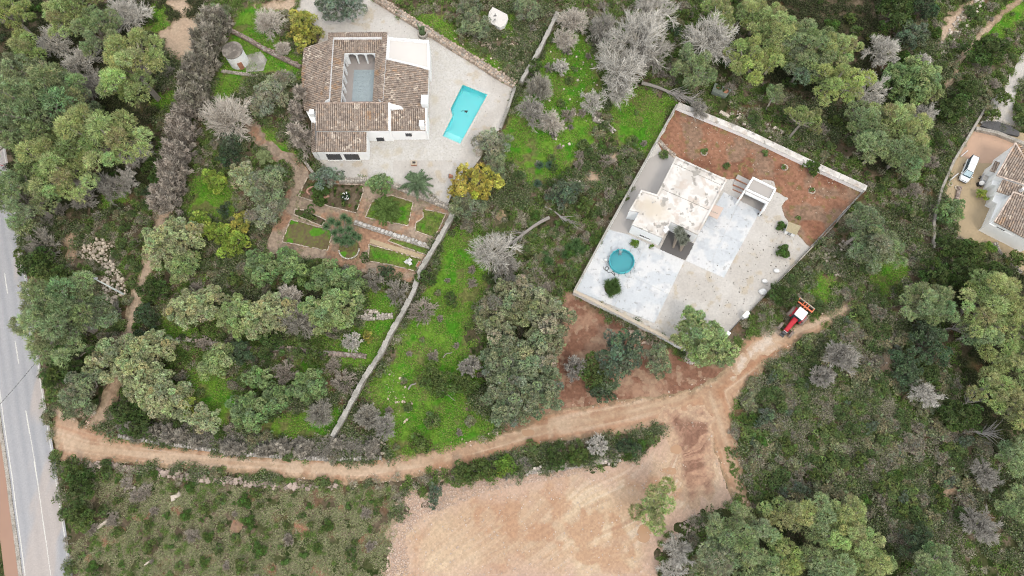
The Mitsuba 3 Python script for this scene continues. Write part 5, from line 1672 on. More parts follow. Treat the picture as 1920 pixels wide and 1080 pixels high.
def segs(a, b, ra, rb, col):
    """Many thin tapering twigs at once, three sided."""
    a, b = np.asarray(a), np.asarray(b)
    d = b - a
    d /= np.linalg.norm(d, axis=1, keepdims=True) + 1e-9
    s = np.cross(d, np.where(np.abs(d[:, 2:]) < .9, [0, 0, 1.0], [1.0, 0, 0]))
    s /= np.linalg.norm(s, axis=1, keepdims=True) + 1e-9
    t = np.cross(d, s)
    ang = np.arange(3) * 2 * np.pi / 3
    off = np.cos(ang)[None, :, None] * s[:, None] + np.sin(ang)[None, :, None] * t[:, None]
    v = np.concatenate([a[:, None] + off * np.asarray(ra)[:, None, None], b[:, None] + off * np.asarray(rb)[:, None, None]], 1)
    f = np.array([[0, 1, 4], [0, 4, 3], [1, 2, 5], [1, 5, 4], [2, 0, 3], [2, 3, 5]])
    f = (np.arange(len(a))[:, None, None] * 6 + f[None]).reshape(-1, 3)
    return v.reshape(-1, 3), f, np.repeat(col, 6, 0)


def puffs(r, rz, zc, n, pr, low=-.15, seed=0):
    """Centres and radii of foliage clumps over an uneven dome."""
    d = unit(n * 6)
    d = d[d[:, 2] > low]
    out, rad = [], []
    for q in d:
        if len(out) >= n:
            break
        az = math.atan2(q[1], q[0])
        wob = .86 + .2 * math.sin(2 * az + seed) + .14 * math.sin(5 * az + 2 * seed)
        p_ = pr * rng.uniform(.7, 1.25)
        k = rng.uniform(.6, 1.02) if rng.random() < .8 else rng.uniform(.2, .6)
        c = q * [r * wob - p_ * .6, r * wob - p_ * .6, rz] * np.array([k, k, k]) + [0, 0, zc]
        if all(np.linalg.norm(c - o) > .6 * (p_ + s) for o, s in zip(out, rad)):
            out.append(c)
            rad.append(p_)
    return np.array(out), np.array(rad)


def foliage(cs, rs, dens, l, w, col, up=.25, out=.7, flat_=.8, var=.22, per=9, tight=.16):
    """Clumps of foliage: every clump carries tufts, every tuft a handful of leaves of much the same colour."""
    V, F, C, n = [], [], [], 0
    for c, r in zip(cs, rs):
        k = max(4, int(dens * 4 * math.pi * r * r * .8 / per))
        t = unit(k)
        t[:, 2] = np.where(t[:, 2] < -.35, -t[:, 2], t[:, 2])
        rad = rng.uniform(.62, 1.06, (k, 1))
        d = np.repeat(t, per, 0) + rng.normal(0, tight / max(r, .4), (k * per, 3))
        d /= np.linalg.norm(d, axis=1, keepdims=True)
        m = len(d)
        b = c + d * (r * np.repeat(rad, per, 0) * rng.uniform(.85, 1.05, (m, 1))) * [1, 1, flat_]
        dirn = d * [out, out, out * .55] + unit(m) * (1 - out) + [0, 0, up * .3]
        dirn /= np.linalg.norm(dirn, axis=1, keepdims=True)
        tint = np.array(col) * rng.uniform(1 - var, 1 + var) * (1 + rng.normal(0, .05, 3))
        tuft_ = np.repeat(rng.uniform(.62, 1.38, (k, 1)) * (1 + rng.normal(0, .06, (k, 3))), per, 0)
        cc = np.clip(tint * tuft_ * rng.uniform(.8, 1.2, (m, 1)), .004, .9)
        v, f, c_ = leaves(b - dirn * l * .4, dirn, l * rng.uniform(.7, 1.2, m), w * rng.uniform(.7, 1.2, m), cc)
        V.append(v); F.append(f + n); C.append(c_); n += len(v)
    return np.vstack(V), np.vstack(F), np.vstack(C)


def join(*parts):
    V, F, C, n = [], [], [], 0
    for v, f, c in parts:
        V.append(v); F.append(f + n); C.append(c); n += len(v)
    return np.vstack(V), np.vstack(F), np.vstack(C)


def limbs(h0, cs, r0, col=(.17, .155, .14), lean=(0, 0)):
    """Trunk and limbs that carry the clumps."""
    top = np.array([lean[0], lean[1], h0])
    a, b, ra, rb = [[0, 0, -.2]], [top], [r0], [r0 * .7]
    for c in cs[:: max(1, len(cs) // 14)]:
        mid = top + (c - top) * .5 + rng.normal(0, .15, 3)
        a += [top, mid]; b += [mid, c]
        ra += [r0 * .6, r0 * .4]; rb += [r0 * .4, r0 * .16]
    n = len(a)
    return segs(np.array(a), np.array(b), ra, rb, np.array(col) * rng.uniform(.8, 1.2, (n, 1)))


def pine(r, seed, col):
    h = 1.25 * r + 2.6
    cs, rs = puffs(r, r * .62, h - r * .75, int(11 + 1.7 * r * r), min(1.35, .34 * r + .15), seed=seed)
    cr = foliage(cs, rs, 60, .31, .085, col, up=.35, out=.6, per=11, tight=.15)
    return {'crown': cr, 'trunk': limbs(h - r * 1.05, cs, .085 * r, (.23, .21, .19))}, h


def broad(r, seed, col, l=.25, w=.19, dens=38, out=.35, hk=1.0, var=.24, pk=.25):
    h = (1.15 * r + 1.2) * hk
    cs, rs = puffs(r, r * .7 * hk, h - r * .78 * hk, int(14 + 3.2 * r * r), min(.95, pk * r + .12), low=-.25, seed=seed)
    cr = foliage(cs, rs, dens, l, w, col, up=.2, out=out, var=var)
    return {'crown': cr, 'trunk': limbs(max(.5, h - r * 1.3 * hk), cs, .06 * r)}, h


def shrub(r, seed, col, l=.22, w=.16, dens=46, out=.45, flat_=.75, var=.2):
    n = int(5 + 5 * r * r)
    a = rng.uniform(0, 6.3, n)
    k = np.sqrt(rng.uniform(0, 1, n)) * r * .66
    rs = rng.uniform(.3, .5, n) * r
    cs = np.c_[k * np.cos(a), k * np.sin(a), rs * .6 + (r - k) * .45]
    cr = foliage(cs, rs, dens / max(.6, r) ** .5, l, w, col, out=out, flat_=flat_, var=var)
    st = segs(np.zeros((n, 3)), cs, np.full(n, .04 * r), np.full(n, .012 * r), np.tile([.16, .14, .12], (n, 1)))
    return {'crown': cr, 'stem': st}, r * 1.2


def twiggy(r, h, seed, col, spread=1.0, counts=(8, 6, 6, 6), up=.35, w=.045, first=.35, down=0.0):
    """A leafless tree: trunk, limbs, branches and a haze of twigs."""
    a, b, ra, rb, lev = [np.array([0, 0, -.2])], [np.array([.1, .1, h * first])], [.055 * r], [.04 * r], [0]
    tips = [(np.array([.1, .1, h * first]), np.array([0, 0, 1.0]))]
    L = [r * .62, r * .36, r * .24, r * .17]
    for g, n in enumerate(counts):
        new = []
        for p, d in tips:
            for i in range(n):
                if g == 0:
                    az = 2 * math.pi * (i + rng.uniform(-.3, .3)) / n
                    el = rng.uniform(.15, 1.2)
                    e = np.array([math.cos(az) * math.cos(el), math.sin(az) * math.cos(el), math.sin(el)])
                else:
                    e = d + unit(1)[0] * (.75 * spread) + [0, 0, up * .3 - down]
                e /= np.linalg.norm(e)
                q = p - d * (0 if g == 0 else rng.uniform(0, .75) * L[g - 1])
                e1 = q + e * L[g] * rng.uniform(.6, 1.2)
                e1[2] = max(e1[2], .15)
                a.append(q); b.append(e1)
                t = [.035 * r, .018 * r, .009 * r, w * .5][g] if g < 3 else w * .5
                ra.append(max(t, w * .45)); rb.append(max(t * .5, .012)); lev.append(g)
                new.append((e1, e))
        tips = new
    n = len(a)
    cc = np.array(col) * rng.uniform(.7, 1.3, (n, 1))
    lev = np.array(lev)
    a, b, ra, rb = np.array(a), np.array(b), np.array(ra), np.array(rb)
    big, sm = lev <= 1, lev > 1
    return {'trunk': segs(a[big], b[big], ra[big], rb[big], cc[big]), 'crown': segs(a[sm], b[sm], ra[sm], rb[sm], cc[sm])}, h


def cypress(r, h, seed, col):
    """A column of upswept feathery plumes with gaps between them."""
    n, per = 46, 34
    z = rng.uniform(.06, 1, n) ** .75
    az = 2.4 * np.arange(n) + rng.normal(0, .4, n)
    rr = r * np.sqrt(np.clip(1.05 - z, 0, 1)) * rng.uniform(.5, 1.0, n)
    root = np.c_[.35 * rr * np.cos(az), .35 * rr * np.sin(az), z * h * .92 - .25]
    tip = np.c_[1.1 * rr * np.cos(az), 1.1 * rr * np.sin(az), z * h + .35]
    t = rng.uniform(.1, 1, (n, per, 1))
    b = (root[:, None] + (tip - root)[:, None] * t + rng.normal(0, .09, (n, per, 3))).reshape(-1, 3)
    ax = (tip - root) / np.linalg.norm(tip - root, axis=1, keepdims=True)
    d = np.repeat(ax, per, 0) * [1, 1, .6] + rng.normal(0, .4, (n * per, 3))
    d /= np.linalg.norm(d, axis=1, keepdims=True)
    m_ = rng.random((n, 1))
    cc = np.repeat((np.array(col) * m_ + np.array([.27, .25, .22]) * (1 - m_)) * rng.uniform(.5, 1.5, (n, 1)), per, 0) * rng.uniform(.8, 1.2, (n * per, 1))
    return {'crown': leaves(b, d, .42, .12, cc), 'trunk': segs(np.array([[0, 0, -.1]]), np.array([[0, 0, h * .85]]), [.14], [.04], np.array([[.16, .14, .12]]))}, h


def frond(L, az, el, droop, col, n=22, lw=.07, ll=.62):
    """One palm frond: an arching rib with leaflets on both sides."""
    t = np.linspace(0, 1, 9)
    hd = np.array([math.cos(az), math.sin(az), 0])
    p = np.outer(t * L * math.cos(el), hd) + np.outer(t * L * math.sin(el) - droop * L * t ** 2.2, [0, 0, 1])
    rib = segs(p[:-1], p[1:], .035 * (1.1 - t[:-1]), .035 * (1.1 - t[1:]), np.tile(np.array(col) * 1.3, (8, 1)))
    tt = np.linspace(.14, 1, n)
    q = np.stack([np.interp(tt, t, p[:, i]) for i in range(3)], 1)
    sd = np.array([-math.sin(az), math.cos(az), 0])
    tg = np.gradient(q, axis=0)
    tg /= np.linalg.norm(tg, axis=1, keepdims=True)
    B, D = [], []
    for s_ in (-1, 1):
        d = sd * s_ * .85 + tg * .65 + [0, 0, .12]
        B.append(q); D.append(d / np.linalg.norm(d, axis=1, keepdims=True))
    ln = np.tile(ll * np.sin(np.clip(tt * 2.6 + .5, 0, 2.75)) ** .7, 2)
    lv = leaves(np.vstack(B), np.vstack(D), ln, lw * 2.2, np.array(col) * rng.uniform(.7, 1.3, (2 * n, 1)))
    return join(rib, lv)


GAIN = 1.32


def as_ply(part, bsdf):
    v, f, c = part
    c = np.clip(c * GAIN, 0, .8)
    return mikit.ply(trimesh.Trimesh(v, f, process=False), 'mat_' + bsdf, color=c)


def group(key, parts, leafy=True):
    scene[key] = {'type': 'shapegroup', **{n: as_ply(p, 'leaf' if n == 'crown' and leafy else 'vcol') for n, p in parts.items()}}
    return key


def instance(key, grp, xyz, rz, s, lean=None):
    tr = T().translate(list(map(float, xyz))).rotate([0, 0, 1], math.degrees(rz))
    if lean is not None:
        tr = T().translate(list(map(float, xyz))).rotate([float(lean[0]), float(lean[1]), 0], float(lean[2])).rotate([0, 0, 1], math.degrees(rz))
    scene[key] = {'type': 'instance', 'g': {'type': 'ref', 'id': grp}, 'to_world': tr.scale([float(x) for x in np.broadcast_to(s, 3)])}


KINDS = {}


def kind(code, name, cat, make, sizes, tints, leafy=True, nvar=2):
    """Prototypes of a plant kind: for each size and tint a few shapes."""
    protos = {}
    for r in sizes:
        for ti, c in enumerate(tints):
            for v in range(nvar):
                parts, h = make(r, 1.7 * v + ti + r, np.array(c))
                protos.setdefault(r, []).append((group(f'group_{code}_{r}_{ti}_{v}'.replace('.', 'p'), parts, leafy), h, ti))
    KINDS[code] = (name, cat, protos, len(tints))


kind('pine', 'pine_tree', 'pine tree', pine, (2.2, 3.6, 5.2), [(.235, .285, .125), (.185, .235, .12), (.24, .288, .112), (.17, .21, .125)])
kind('carob', 'broadleaf_tree', 'tree', lambda r, s, c: broad(r, s, c), (2.0, 3.4, 5.0), [(.205, .265, .12), (.14, .205, .09), (.26, .29, .165)])
kind('oak', 'oak_tree', 'tree', lambda r, s, c: broad(r, s, c, l=.24, w=.17, dens=44, out=.5, var=.28), (2.4, 4.0), [(.20, .215, .135), (.165, .20, .125), (.13, .165, .125)])
kind('dark', 'evergreen_shrub', 'shrub', lambda r, s, c: broad(r, s, c, l=.24, w=.2, dens=34, hk=.75), (1.5, 2.8), [(.055, .085, .03), (.075, .105, .035), (.05, .075, .042)])
kind('teal', 'evergreen_shrub', 'shrub', lambda r, s, c: broad(r, s, c, l=.26, w=.16, dens=36, hk=.8), (1.6, 3.0), [(.095, .125, .085), (.065, .095, .055)])
kind('grey', 'olive_tree', 'olive tree', lambda r, s, c: broad(r, s, c, l=.26, w=.10, dens=52, out=.5, hk=.9), (1.6, 2.8), [(.205, .22, .155), (.16, .185, .12)])
kind('yel', 'flowering_shrub', 'shrub', lambda r, s, c: broad(r, s, c, l=.26, w=.2, dens=34, hk=.8, var=.35), (2.0, 3.2), [(.27, .25, .06), (.235, .245, .065), (.18, .24, .05)])
kind('dead', 'dead_tree', 'dead tree', lambda r, s, c: twiggy(r, 1.25 * r + 1.2, s, c, spread=.9, counts=(12, 7, 6, 6), w=.05), (1.5, 3.0, 4.8), [(.39, .38, .355), (.26, .25, .23)], leafy=False)
kind('bare', 'bare_tree', 'bare tree', lambda r, s, c: twiggy(r, 0.8 * r + .6, s, c, spread=.8, counts=(20, 7, 7, 5), up=.3, first=.3, w=.04), (1.6, 3.6), [(.40, .375, .34), (.26, .25, .22)], leafy=False)
kind('cyp', 'cypress', 'cypress', lambda r, s, c: cypress(r, 4.0 * r / 1.3, s, c), (1.3,), [(.165, .165, .125), (.19, .18, .155), (.265, .235, .21)], nvar=3)
kind('bush', 'shrub', 'shrub', lambda r, s, c: shrub(r, s, c), (.6, 1.2), [(.06, .10, .03), (.095, .135, .05), (.155, .165, .095), (.11, .18, .04)])
kind('twig', 'dry_shrub', 'dry shrub', lambda r, s, c: twiggy(r, .95 * r + .2, s, c, spread=.8, counts=(11, 6, 5, 5), first=.1, w=.03), (.7, 1.5), [(.26, .235, .205), (.225, .215, .19)], leafy=False)


def plant(code, x, y, rpx, label=None, grp=None, tint=None, lean=None, hs=1.0):
    name, cat, protos, nt = KINDS[code]
    r = rpx / ppm(x, y, 2.0) * {'pine': 1.16, 'carob': 1.14, 'dead': 1.12, 'oak': 1.1, 'bare': 1.05}.get(code, 1.08)
    size = min(protos, key=lambda q: abs(math.log(q / r)))
    opts = [o for o in protos[size] if tint is None or o[2] == tint % nt]
    g, h, _ = opts[rng.integers(len(opts))]
    s = r / size
    if code == 'pine' and x < 340:
        hs = 1.22
    zc = h * s * hs * .62
    w = P(x, y, zc)
    if lean is not None:
        w = w - np.array([lean[0], lean[1], 0]) * zc
        ln = math.hypot(*lean)
        lean = (-lean[1], lean[0], math.degrees(math.atan(ln)))
    key = tag(num(name), label, cat, grp)
    instance(key, g, [w[0], w[1], 0], rng.uniform(0, 6.28), [s, s, s * hs], lean)
    return key


TREES = '''
pine 22 28 40 2|yellow green pine filling the top left corner
pine 128 20 46 0|pine on the top edge left of the grey dead crown
pine 52 95 34 0|pine below the top left corner pine, with a shaded right side
pine 188 62 44 1|grey green pine left of the sandy patch, next to the grey dead tree
pine 246 128 64 0|largest pine between the sandy patch and the roadside, with a tiered crown
pine 72 208 78 1|very wide pine at the left edge above the road
pine 20 150 46 3|dull grey green pine at the left edge, between two brighter pines
pine 192 262 70 0|wide pine left of the cypress hedge, halfway down it
pine 108 318 64 0|wide pine leaning over the road sign
pine 40 372 58 1|pine overhanging the asphalt road above the sign gap
pine 150 195 34 3|dull pine squeezed between two dead grey trees and the wide left pine
pine 100 160 40 1|shaded pine behind the very wide left pine
pine 10 250 40 1|pine cut by the left edge beside the road
dead 235 26 42 0|pale grey dead tree near the top edge, right of the pines
dead 97 74 30 0|small grey dead tree among the top left pines
dead 150 112 34 0|bright grey dead tree left of the largest pine
dead 172 160 38 1|darker grey dead tree under the bright grey one
dead 262 290 24 0|grey dead twigs on the right flank of the wide hedge side pine
dead 205 350 30 1|grey dead branches under the pine by the road sign
dead 155 372 24 1|small grey dead tree below the pines near the road
dead 238 335 22 0|small pale dead tree right of the roadside pines
bare 428 222 49 0|round whitish bare tree beside the lower cypress hedge
bare 505 44 32 0|bare pale tree on the lawn left of the yellow green tree
bare 530 90 16 0|small bare shrub on the lawn beside the brown stone wall
yel 568 52 37 1|round yellow green tree at the corner of the tiled house
grey 512 172 40 0|silvery olive tree between the lawn and the tiled house
grey 488 195 26 0|silvery olive beside the round whitish bare tree
grey 402 28 30 1|grey olive at the top of the cypress hedge
cyp 562 256 24 2|purplish cypress left of the front wing of the tiled house
cyp 566 180 18 2|purplish cypress touching the left roof of the tiled house
cyp 556 208 16 2|small purplish cypress under the left roof of the tiled house
oak 640 4 42 2|dark grey green tree on the gravel at the top edge
oak 612 332 26 2|dark round tree in front of the shuttered windows
carob 710 345 24 1|tree at the wall between gravel yard and palm bed
yel 892 340 46 0|bright yellow flowering bush at the end of the gravel yard
grey 872 384 34 1|grey green olive under the yellow flowering bush, touching the masonry wall
grey 922 268 34 0|pale olive at the right end of the gravel yard
grey 930 310 28 1|pale grey green tree between yellow bush and meadow strip
grey 505 352 46 1|big grey olive left of the garden path
grey 500 400 34 0|pale grey olive below the big grey olive, left of the garden
dark 525 322 22 1|dark green shrub beside the curved garden path
dark 430 290 26 2|dark bluish shrub between bare tree and lawn
teal 430 262 24 0|bluish shrub below the round whitish bare tree
carob 455 330 30 2|pinkish tinged tree at the upper right of the hedge lawn
yel 402 338 26 2|yellow green shrub on the upper edge of the hedge lawn
yel 378 420 26 2|yellow green shrub, leftmost along the lower edge of the hedge lawn
yel 410 436 28 2|yellow green shrub in the middle of the lower lawn edge
yel 438 458 30 2|yellow green shrub at the lower right lawn corner
yel 455 415 26 1|olive yellow shrub on the right side of the hedge lawn
dark 300 318 32 0|dark shrub left of the lower cypress hedge
dark 420 395 16 2|small dark shrub on the right lawn edge
carob 320 450 50 2|pale green tree arching over the earth lane
carob 342 500 30 0|pale green tree below the one arching over the earth lane
carob 362 572 46 2|pale green tree at the upper left of the orchard
carob 450 592 44 0|green tree in the upper orchard, left of the light crowned one
carob 500 588 46 2|light crowned tree in the upper orchard
carob 620 578 50 0|broad green tree in the orchard near the ruined wall
carob 655 535 34 1|green tree just below the terraced garden
carob 610 520 34 1|dark topped green tree under the rectangular garden plot
carob 545 500 36 1|green tree at the lower left corner of the terraced garden
dark 580 510 28 0|dark tree below the garden, in the shade of its neighbours
carob 490 500 34 1|green tree left of the terraced garden corner
bare 560 600 36 1|grey bare branched tree between the two upper orchard trees
bare 545 560 26 0|pale bare branches at the top of the orchard
dead 662 640 17 0|small pale dead tree beside the speckled round shrub
yel 690 631 13 1|speckled round shrub with yellow fruit near the masonry wall
twig 745 545 26 1|grey brown thicket leaning against the masonry wall
carob 405 676 34 0|bright green round tree below the old orchard wall
teal 450 660 26 1|bluish dark tree beside the bright green round one
carob 480 710 26 1|green tree in the middle of the lower orchard
carob 575 724 34 1|dense green round tree in the lower orchard
carob 465 770 38 1|dark green tree in the lower orchard, above the hedge
bare 600 775 30 1|grey bare tree in the lower orchard, near the wall end
twig 642 712 24 0|pinkish brown twiggy shrub left of the masonry wall
twig 535 700 24 0|brown twiggy shrub left of the dense green round tree
dark 505 650 30 0|dark shrub under the light crowned orchard tree
dark 585 665 28 1|dark shrub in the middle of the orchard
carob 515 745 28 1|dull green tree right of the lower orchard centre
yel 352 762 24 2|bright yellow green bush near the lower left orchard corner
carob 380 785 30 2|pale tree next to the bright yellow green bush
carob 275 655 44 2|upper part of the spreading olive green trees beside the earth lane
carob 200 672 42 2|left one of the spreading olive green trees beside the earth lane
carob 262 705 52 2|middle one of the spreading olive green trees beside the earth lane
carob 305 745 46 2|lowest of the spreading olive green trees beside the earth lane
pine 112 592 72 1|large pine overhanging the asphalt road in the left middle
pine 172 592 38 3|grey green pine attached to the large roadside pine
dark 130 668 44 0|dark shrubs under the large roadside pine
dark 105 700 30 0|dark shrub beside the asphalt road, below the large pine
grey 150 735 44 1|grey green thicket above the mouth of the dirt track
dark 240 770 34 0|dark hedge shrub beside the earth lane mouth
dark 258 800 30 0|dark hedge shrub at the corner of the dirt track
dark 275 590 28 2|dark shrub on the right of the earth lane
dark 285 545 30 0|dark shrub between the earth lane and the orchard
dark 262 640 22 2|dark shrub at the left foot of the spreading trees
dark 62 490 36 0|dark thicket beside the asphalt road, upper one
dark 95 515 34 1|dark thicket beside the asphalt road, next to the large pine
twig 75 455 34 1|grey twiggy thicket at the roadside
oak 962 560 50 0|upper left crown of the big grey green oaks in the middle
oak 1012 585 58 0|upper right crown of the big grey green oaks in the middle
oak 930 610 44 0|left crown of the big grey green oaks in the middle
oak 1015 650 50 0|right crown of the big grey green oaks in the middle
oak 945 672 46 1|centre crown of the big grey green oaks in the middle
oak 985 700 50 1|lower centre crown of the big grey green oaks in the middle
oak 950 752 46 1|lower left crown of the big grey green oaks in the middle
oak 1010 738 48 1|lowest right crown of the big grey green oaks in the middle
dead 920 470 46 0|fluffy grey fallen crown in the meadow
dead 950 500 30 1|grey dead branches below the fluffy fallen crown
dark 845 562 16 0|dark round bush alone in the meadow
dark 800 520 20 0|dark bush against the masonry wall below the garden
twig 795 580 26 0|pale twiggy shrub beside the masonry wall
dark 820 715 36 1|dark shrub in the lower meadow
dark 870 720 26 1|dark shrub left of the lower oak crowns
dead 880 690 22 1|grey twigs at the left foot of the oaks
dark 785 830 22 1|dark shrub above the dirt track in the lower meadow
bush 810 790 18 1|round green bush in the lower meadow
dead 720 800 26 1|grey twiggy bush at the end of the masonry wall
bare 690 780 24 1|pale bushy olive over the end of the masonry wall
teal 1060 362 32 0|bluish green tree in the scrub left of the flat roofed house
teal 1160 668 54 0|dense bluish grey tree on the red earth bank
dark 1115 700 36 1|dark green bush under the dense bluish grey tree
grey 1235 675 32 1|soft grey green shrub on the red earth bank
carob 1320 634 54 0|wide green tree over the lower wall of the flat roofed plot
dead 1078 690 22 1|gnarled grey dead bush beside the oaks
teal 1130 735 26 1|dull shrub at the lower edge of the red earth bank
bare 1075 40 30 0|thin bare tree at the top of the upper masonry wall
bare 1060 75 24 0|small bare tree right of the upper masonry wall
dead 1225 10 44 0|grey dead tree cut by the top edge
dead 1200 65 62 0|tallest grey dead tree, upper part of the dead grove
dead 1165 125 56 0|grey dead tree in the middle of the dead grove
dead 1215 100 44 1|grey dead tree on the right of the dead grove
dead 1155 165 36 0|grey dead tree at the lower end of the dead grove
dead 1335 72 54 0|round grey dead tree left of the yellow green pines
dead 1312 205 20 1|grey dead crown over the upper garden wall
dead 1130 50 32 1|thin grey dead tree left of the dead grove
dead 1054 124 16 0|small grey dead bush in the green strip, upper one
dead 1110 190 22 0|grey dead bush in the green strip, right hand one
dead 1000 210 32 1|grey bushy dead tree below the driveway wall end
bare 1033 232 26 0|pale bare sapling in the lower green strip
twig 1065 215 16 0|small grey shrub in the middle of the green strip
bare 1010 165 32 1|pale green grey bare tree beside the masonry wall foot
dark 1003 125 18 0|dark bush in the shadow side of the upper masonry wall
grey 888 48 34 1|fuzzy grey green olive left of the white tank roof
grey 990 18 28 1|fuzzy olive right of the white tank roof
grey 880 12 30 1|fuzzy olive at the top edge left of the tank roof
pine 1300 128 40 1|pale pine above the upper left corner of the red soil garden
pine 1402 110 44 2|yellow green pine, leftmost of the right hand pines
pine 1420 35 40 0|bright green pine at the top edge, left of the big pine group
pine 1458 62 48 0|green pine in the upper middle of the big pine group
pine 1512 88 50 1|broad pine in the centre of the big pine group
pine 1560 95 44 0|green pine on the right of the big pine group
pine 1450 112 34 2|yellow pine low in the big pine group
pine 1568 155 50 2|bright yellow green pine at the lower right of the big pine group
pine 1500 130 36 3|grey pine inside the big pine group
pine 1522 210 34 0|solitary small pine with a slanting bare trunk
pine 1455 168 22 1|slim young pine with a thin pale trunk
pine 1350 30 32 0|dull pine at the top edge right of the dead grove
teal 1712 64 34 0|round bluish tree in the upper right wood
carob 1690 145 40 1|green round tree in the upper right wood, left of its twin
carob 1732 148 42 0|bright green round tree in the upper right wood
dark 1680 20 44 0|dark tree crown at the top edge in the upper right
dark 1730 8 34 2|dark shrubs at the top edge beside the footpath
dead 1628 165 34 0|pale silvery dead tree right of the yellow green pine
dead 1655 92 32 0|fallen grey dead crown in the upper right wood
dead 1730 112 18 0|small grey dead bush above the bright green round tree
dead 1735 212 22 0|small grey dead crown beside the pines near the villa lane
pine 1622 238 42 1|pine of the group below the pale silvery dead tree, left one
pine 1690 238 52 0|pine of the group below the pale silvery dead tree, right one
pine 1645 282 38 1|pine hanging over the outside of the upper garden wall
pine 1692 290 44 1|pine below the right pine of the group near the villa wall
dark 1785 205 34 0|dark shrubs left of the villa lane
dark 1850 95 40 0|dark green shrubs beside the villa lane, upper one
dark 1810 170 26 0|dark green shrubs beside the villa lane, middle one
dark 1882 186 16 1|round dark bush on the pale villa lane, upper one
dark 1860 215 16 1|round dark bush on the pale villa lane, lower one
bush 1915 220 22 1|bush at the right edge beside the tarpaulin
pine 1640 420 46 3|pine overhanging the metal railing, upper crown
pine 1668 448 48 1|pine overhanging the metal railing, middle crown
pine 1640 470 38 3|pine overhanging the metal railing, lower crown
dark 1696 392 18 0|dark bush between the railing pines and the villa wall
twig 1718 355 16 0|pinkish dry bush above the dark bush near the villa wall
twig 1746 305 18 0|pinkish dry bush beside the upper villa wall
carob 1784 395 27 1|clipped round bush in the villa forecourt
yel 1842 366 13 2|yellow leafed plant against the white villa wall
dark 1785 462 30 0|dark bush at the lower end of the villa boundary wall
dark 1826 470 24 1|dark bush below the villa forecourt
bush 1860 462 12 3|yellow green plant at the villa house corner
dark 1905 485 20 1|bush at the right edge below the villa
dark 1810 520 40 0|dark ivy covered mass right of the green patch, left part
dark 1860 515 34 0|dark ivy covered mass below the villa, right part
dark 1755 515 34 0|dark shrub left of the ivy covered mass
pine 1742 572 46 1|pine with exposed grey limbs in the right hand wood
pine 1850 565 58 0|big pine on the right edge below the ivy mass
pine 1905 600 56 0|pine cut by the right edge, upper one
pine 1825 625 36 1|pine below the big right edge pine
pine 1898 672 42 0|pine cut by the right edge, middle one
pine 1858 725 40 0|light green pine at the right edge above the fallen white trunk
pine 1910 765 44 0|pine cut by the right edge, lower one
pine 1900 850 38 1|pine at the right edge below the fallen white trunk
pine 1910 945 34 1|pine in the lower right edge
teal 1740 640 44 1|bluish dark shrub mass under the pine with grey limbs
teal 1700 690 36 1|bluish dark shrub in the right hand scrub
dark 1800 780 40 0|dark green thicket beside the bleached branch
dead 1735 740 28 0|grey tangle of dead branches in the right hand scrub
dead 1580 668 36 1|purple grey dead scrub near the track, upper patch
dead 1545 705 22 1|purple grey dead scrub near the track, lower patch
dead 1850 890 30 1|grey dead tangle near the lower right pines
dead 1840 985 36 1|grey dead tangle in the lower right corner
pine 1478 965 40 0|slender pine, leftmost of the bottom pine group
pine 1530 975 40 1|pine in the middle of the bottom pine group
pine 1580 985 50 0|bright round pine at the top of the bottom pine group
pine 1620 1040 54 0|large pine at the right of the bottom pine group
pine 1540 1055 44 1|dull pine at the bottom edge inside the bottom pine group
pine 1470 1050 38 2|yellowish pine at the bottom edge of the bottom pine group
pine 1385 1005 58 1|wide green pine right of the cleared plot
pine 1340 1050 44 3|dull green pine at the lower right of the cleared plot
pine 1430 1075 44 1|pine on the bottom edge between the two bottom pine groups
pine 1745 1075 50 1|grey green pine on the bottom edge, right half
teal 1720 1010 34 1|bluish dark thicket near the lower right corner
dead 1272 1035 30 0|silvery dead tree at the right edge of the cleared plot
dead 1262 1075 26 0|second silvery dead tree, on the bottom edge by the cleared plot
pine 1228 948 41 0|lone light green tree standing on the cleared plot
teal 815 928 19 0|dark round shrub on the edge of the cleared plot
dark 150 918 34 0|large dark bush in the roadside corner of the field, middle one
dark 135 880 24 1|dark bush at the roadside corner below the dirt track mouth
dark 150 970 28 1|dark bush beside the road in the field, lowest one
dark 1045 856 26 0|dark shrub of the strip between track and clearing, left of centre
dark 1085 850 24 1|green shrub of the strip between track and clearing, centre
dark 1180 838 22 2|dark shrub of the strip between track and clearing, right end
dark 865 888 24 1|green shrub of the strip between track and clearing, left end
dark 905 882 26 1|grey green shrub of the strip between track and clearing, beside the left end
bush 945 873 22 3|bright green shrub of the strip between track and clearing
dead 1118 832 18 0|pale dead bush of the strip between track and clearing
bush 1523 313 19 0|clipped round dark bush breaking the line of the broad white topped wall
bush 1470 470 14 0|round bush on the gravel yard near the railing
bush 1466 423 10 0|dark plant beside the little white shed
bush 1245 288 11 1|bush in the corner of the smooth grey side yard
bush 1435 285 8 1|small plant in the upper middle of the red soil
bush 1365 310 9 1|small plant behind the flat roofed house
bush 1470 312 6 1|plant inside the upper stone ring of the red soil
bush 1522 355 6 1|plant inside the right stone ring of the red soil
bush 1321 283 8 1|plant inside the half stone ring of the red soil
bush 1497 407 6 1|small green plant above the shed
dark 1470 555 28 0|dark bush outside the railing near the white boulders
bush 597 362 10 0|bush left of the kidney shaped planting ring
bush 597 375 13 0|bush right of the kidney shaped planting ring
dark 580 398 14 0|dark round bush in the narrow dark garden bed
dark 683 483 12 0|dark bush at the left end of the lawn bed
dark 725 510 16 2|bluish bush under the lower garden path
twig 700 525 24 1|purplish brown thicket below the terraced garden, right part
twig 655 515 20 1|purplish brown thicket below the terraced garden, left part
bush 600 352 16 0|low green bush by the garden path bend
bush 1190 455 9 3|small palm like plant left of the shuttered windows
bush 1222 461 6 3|small plant right of the shuttered windows
'''
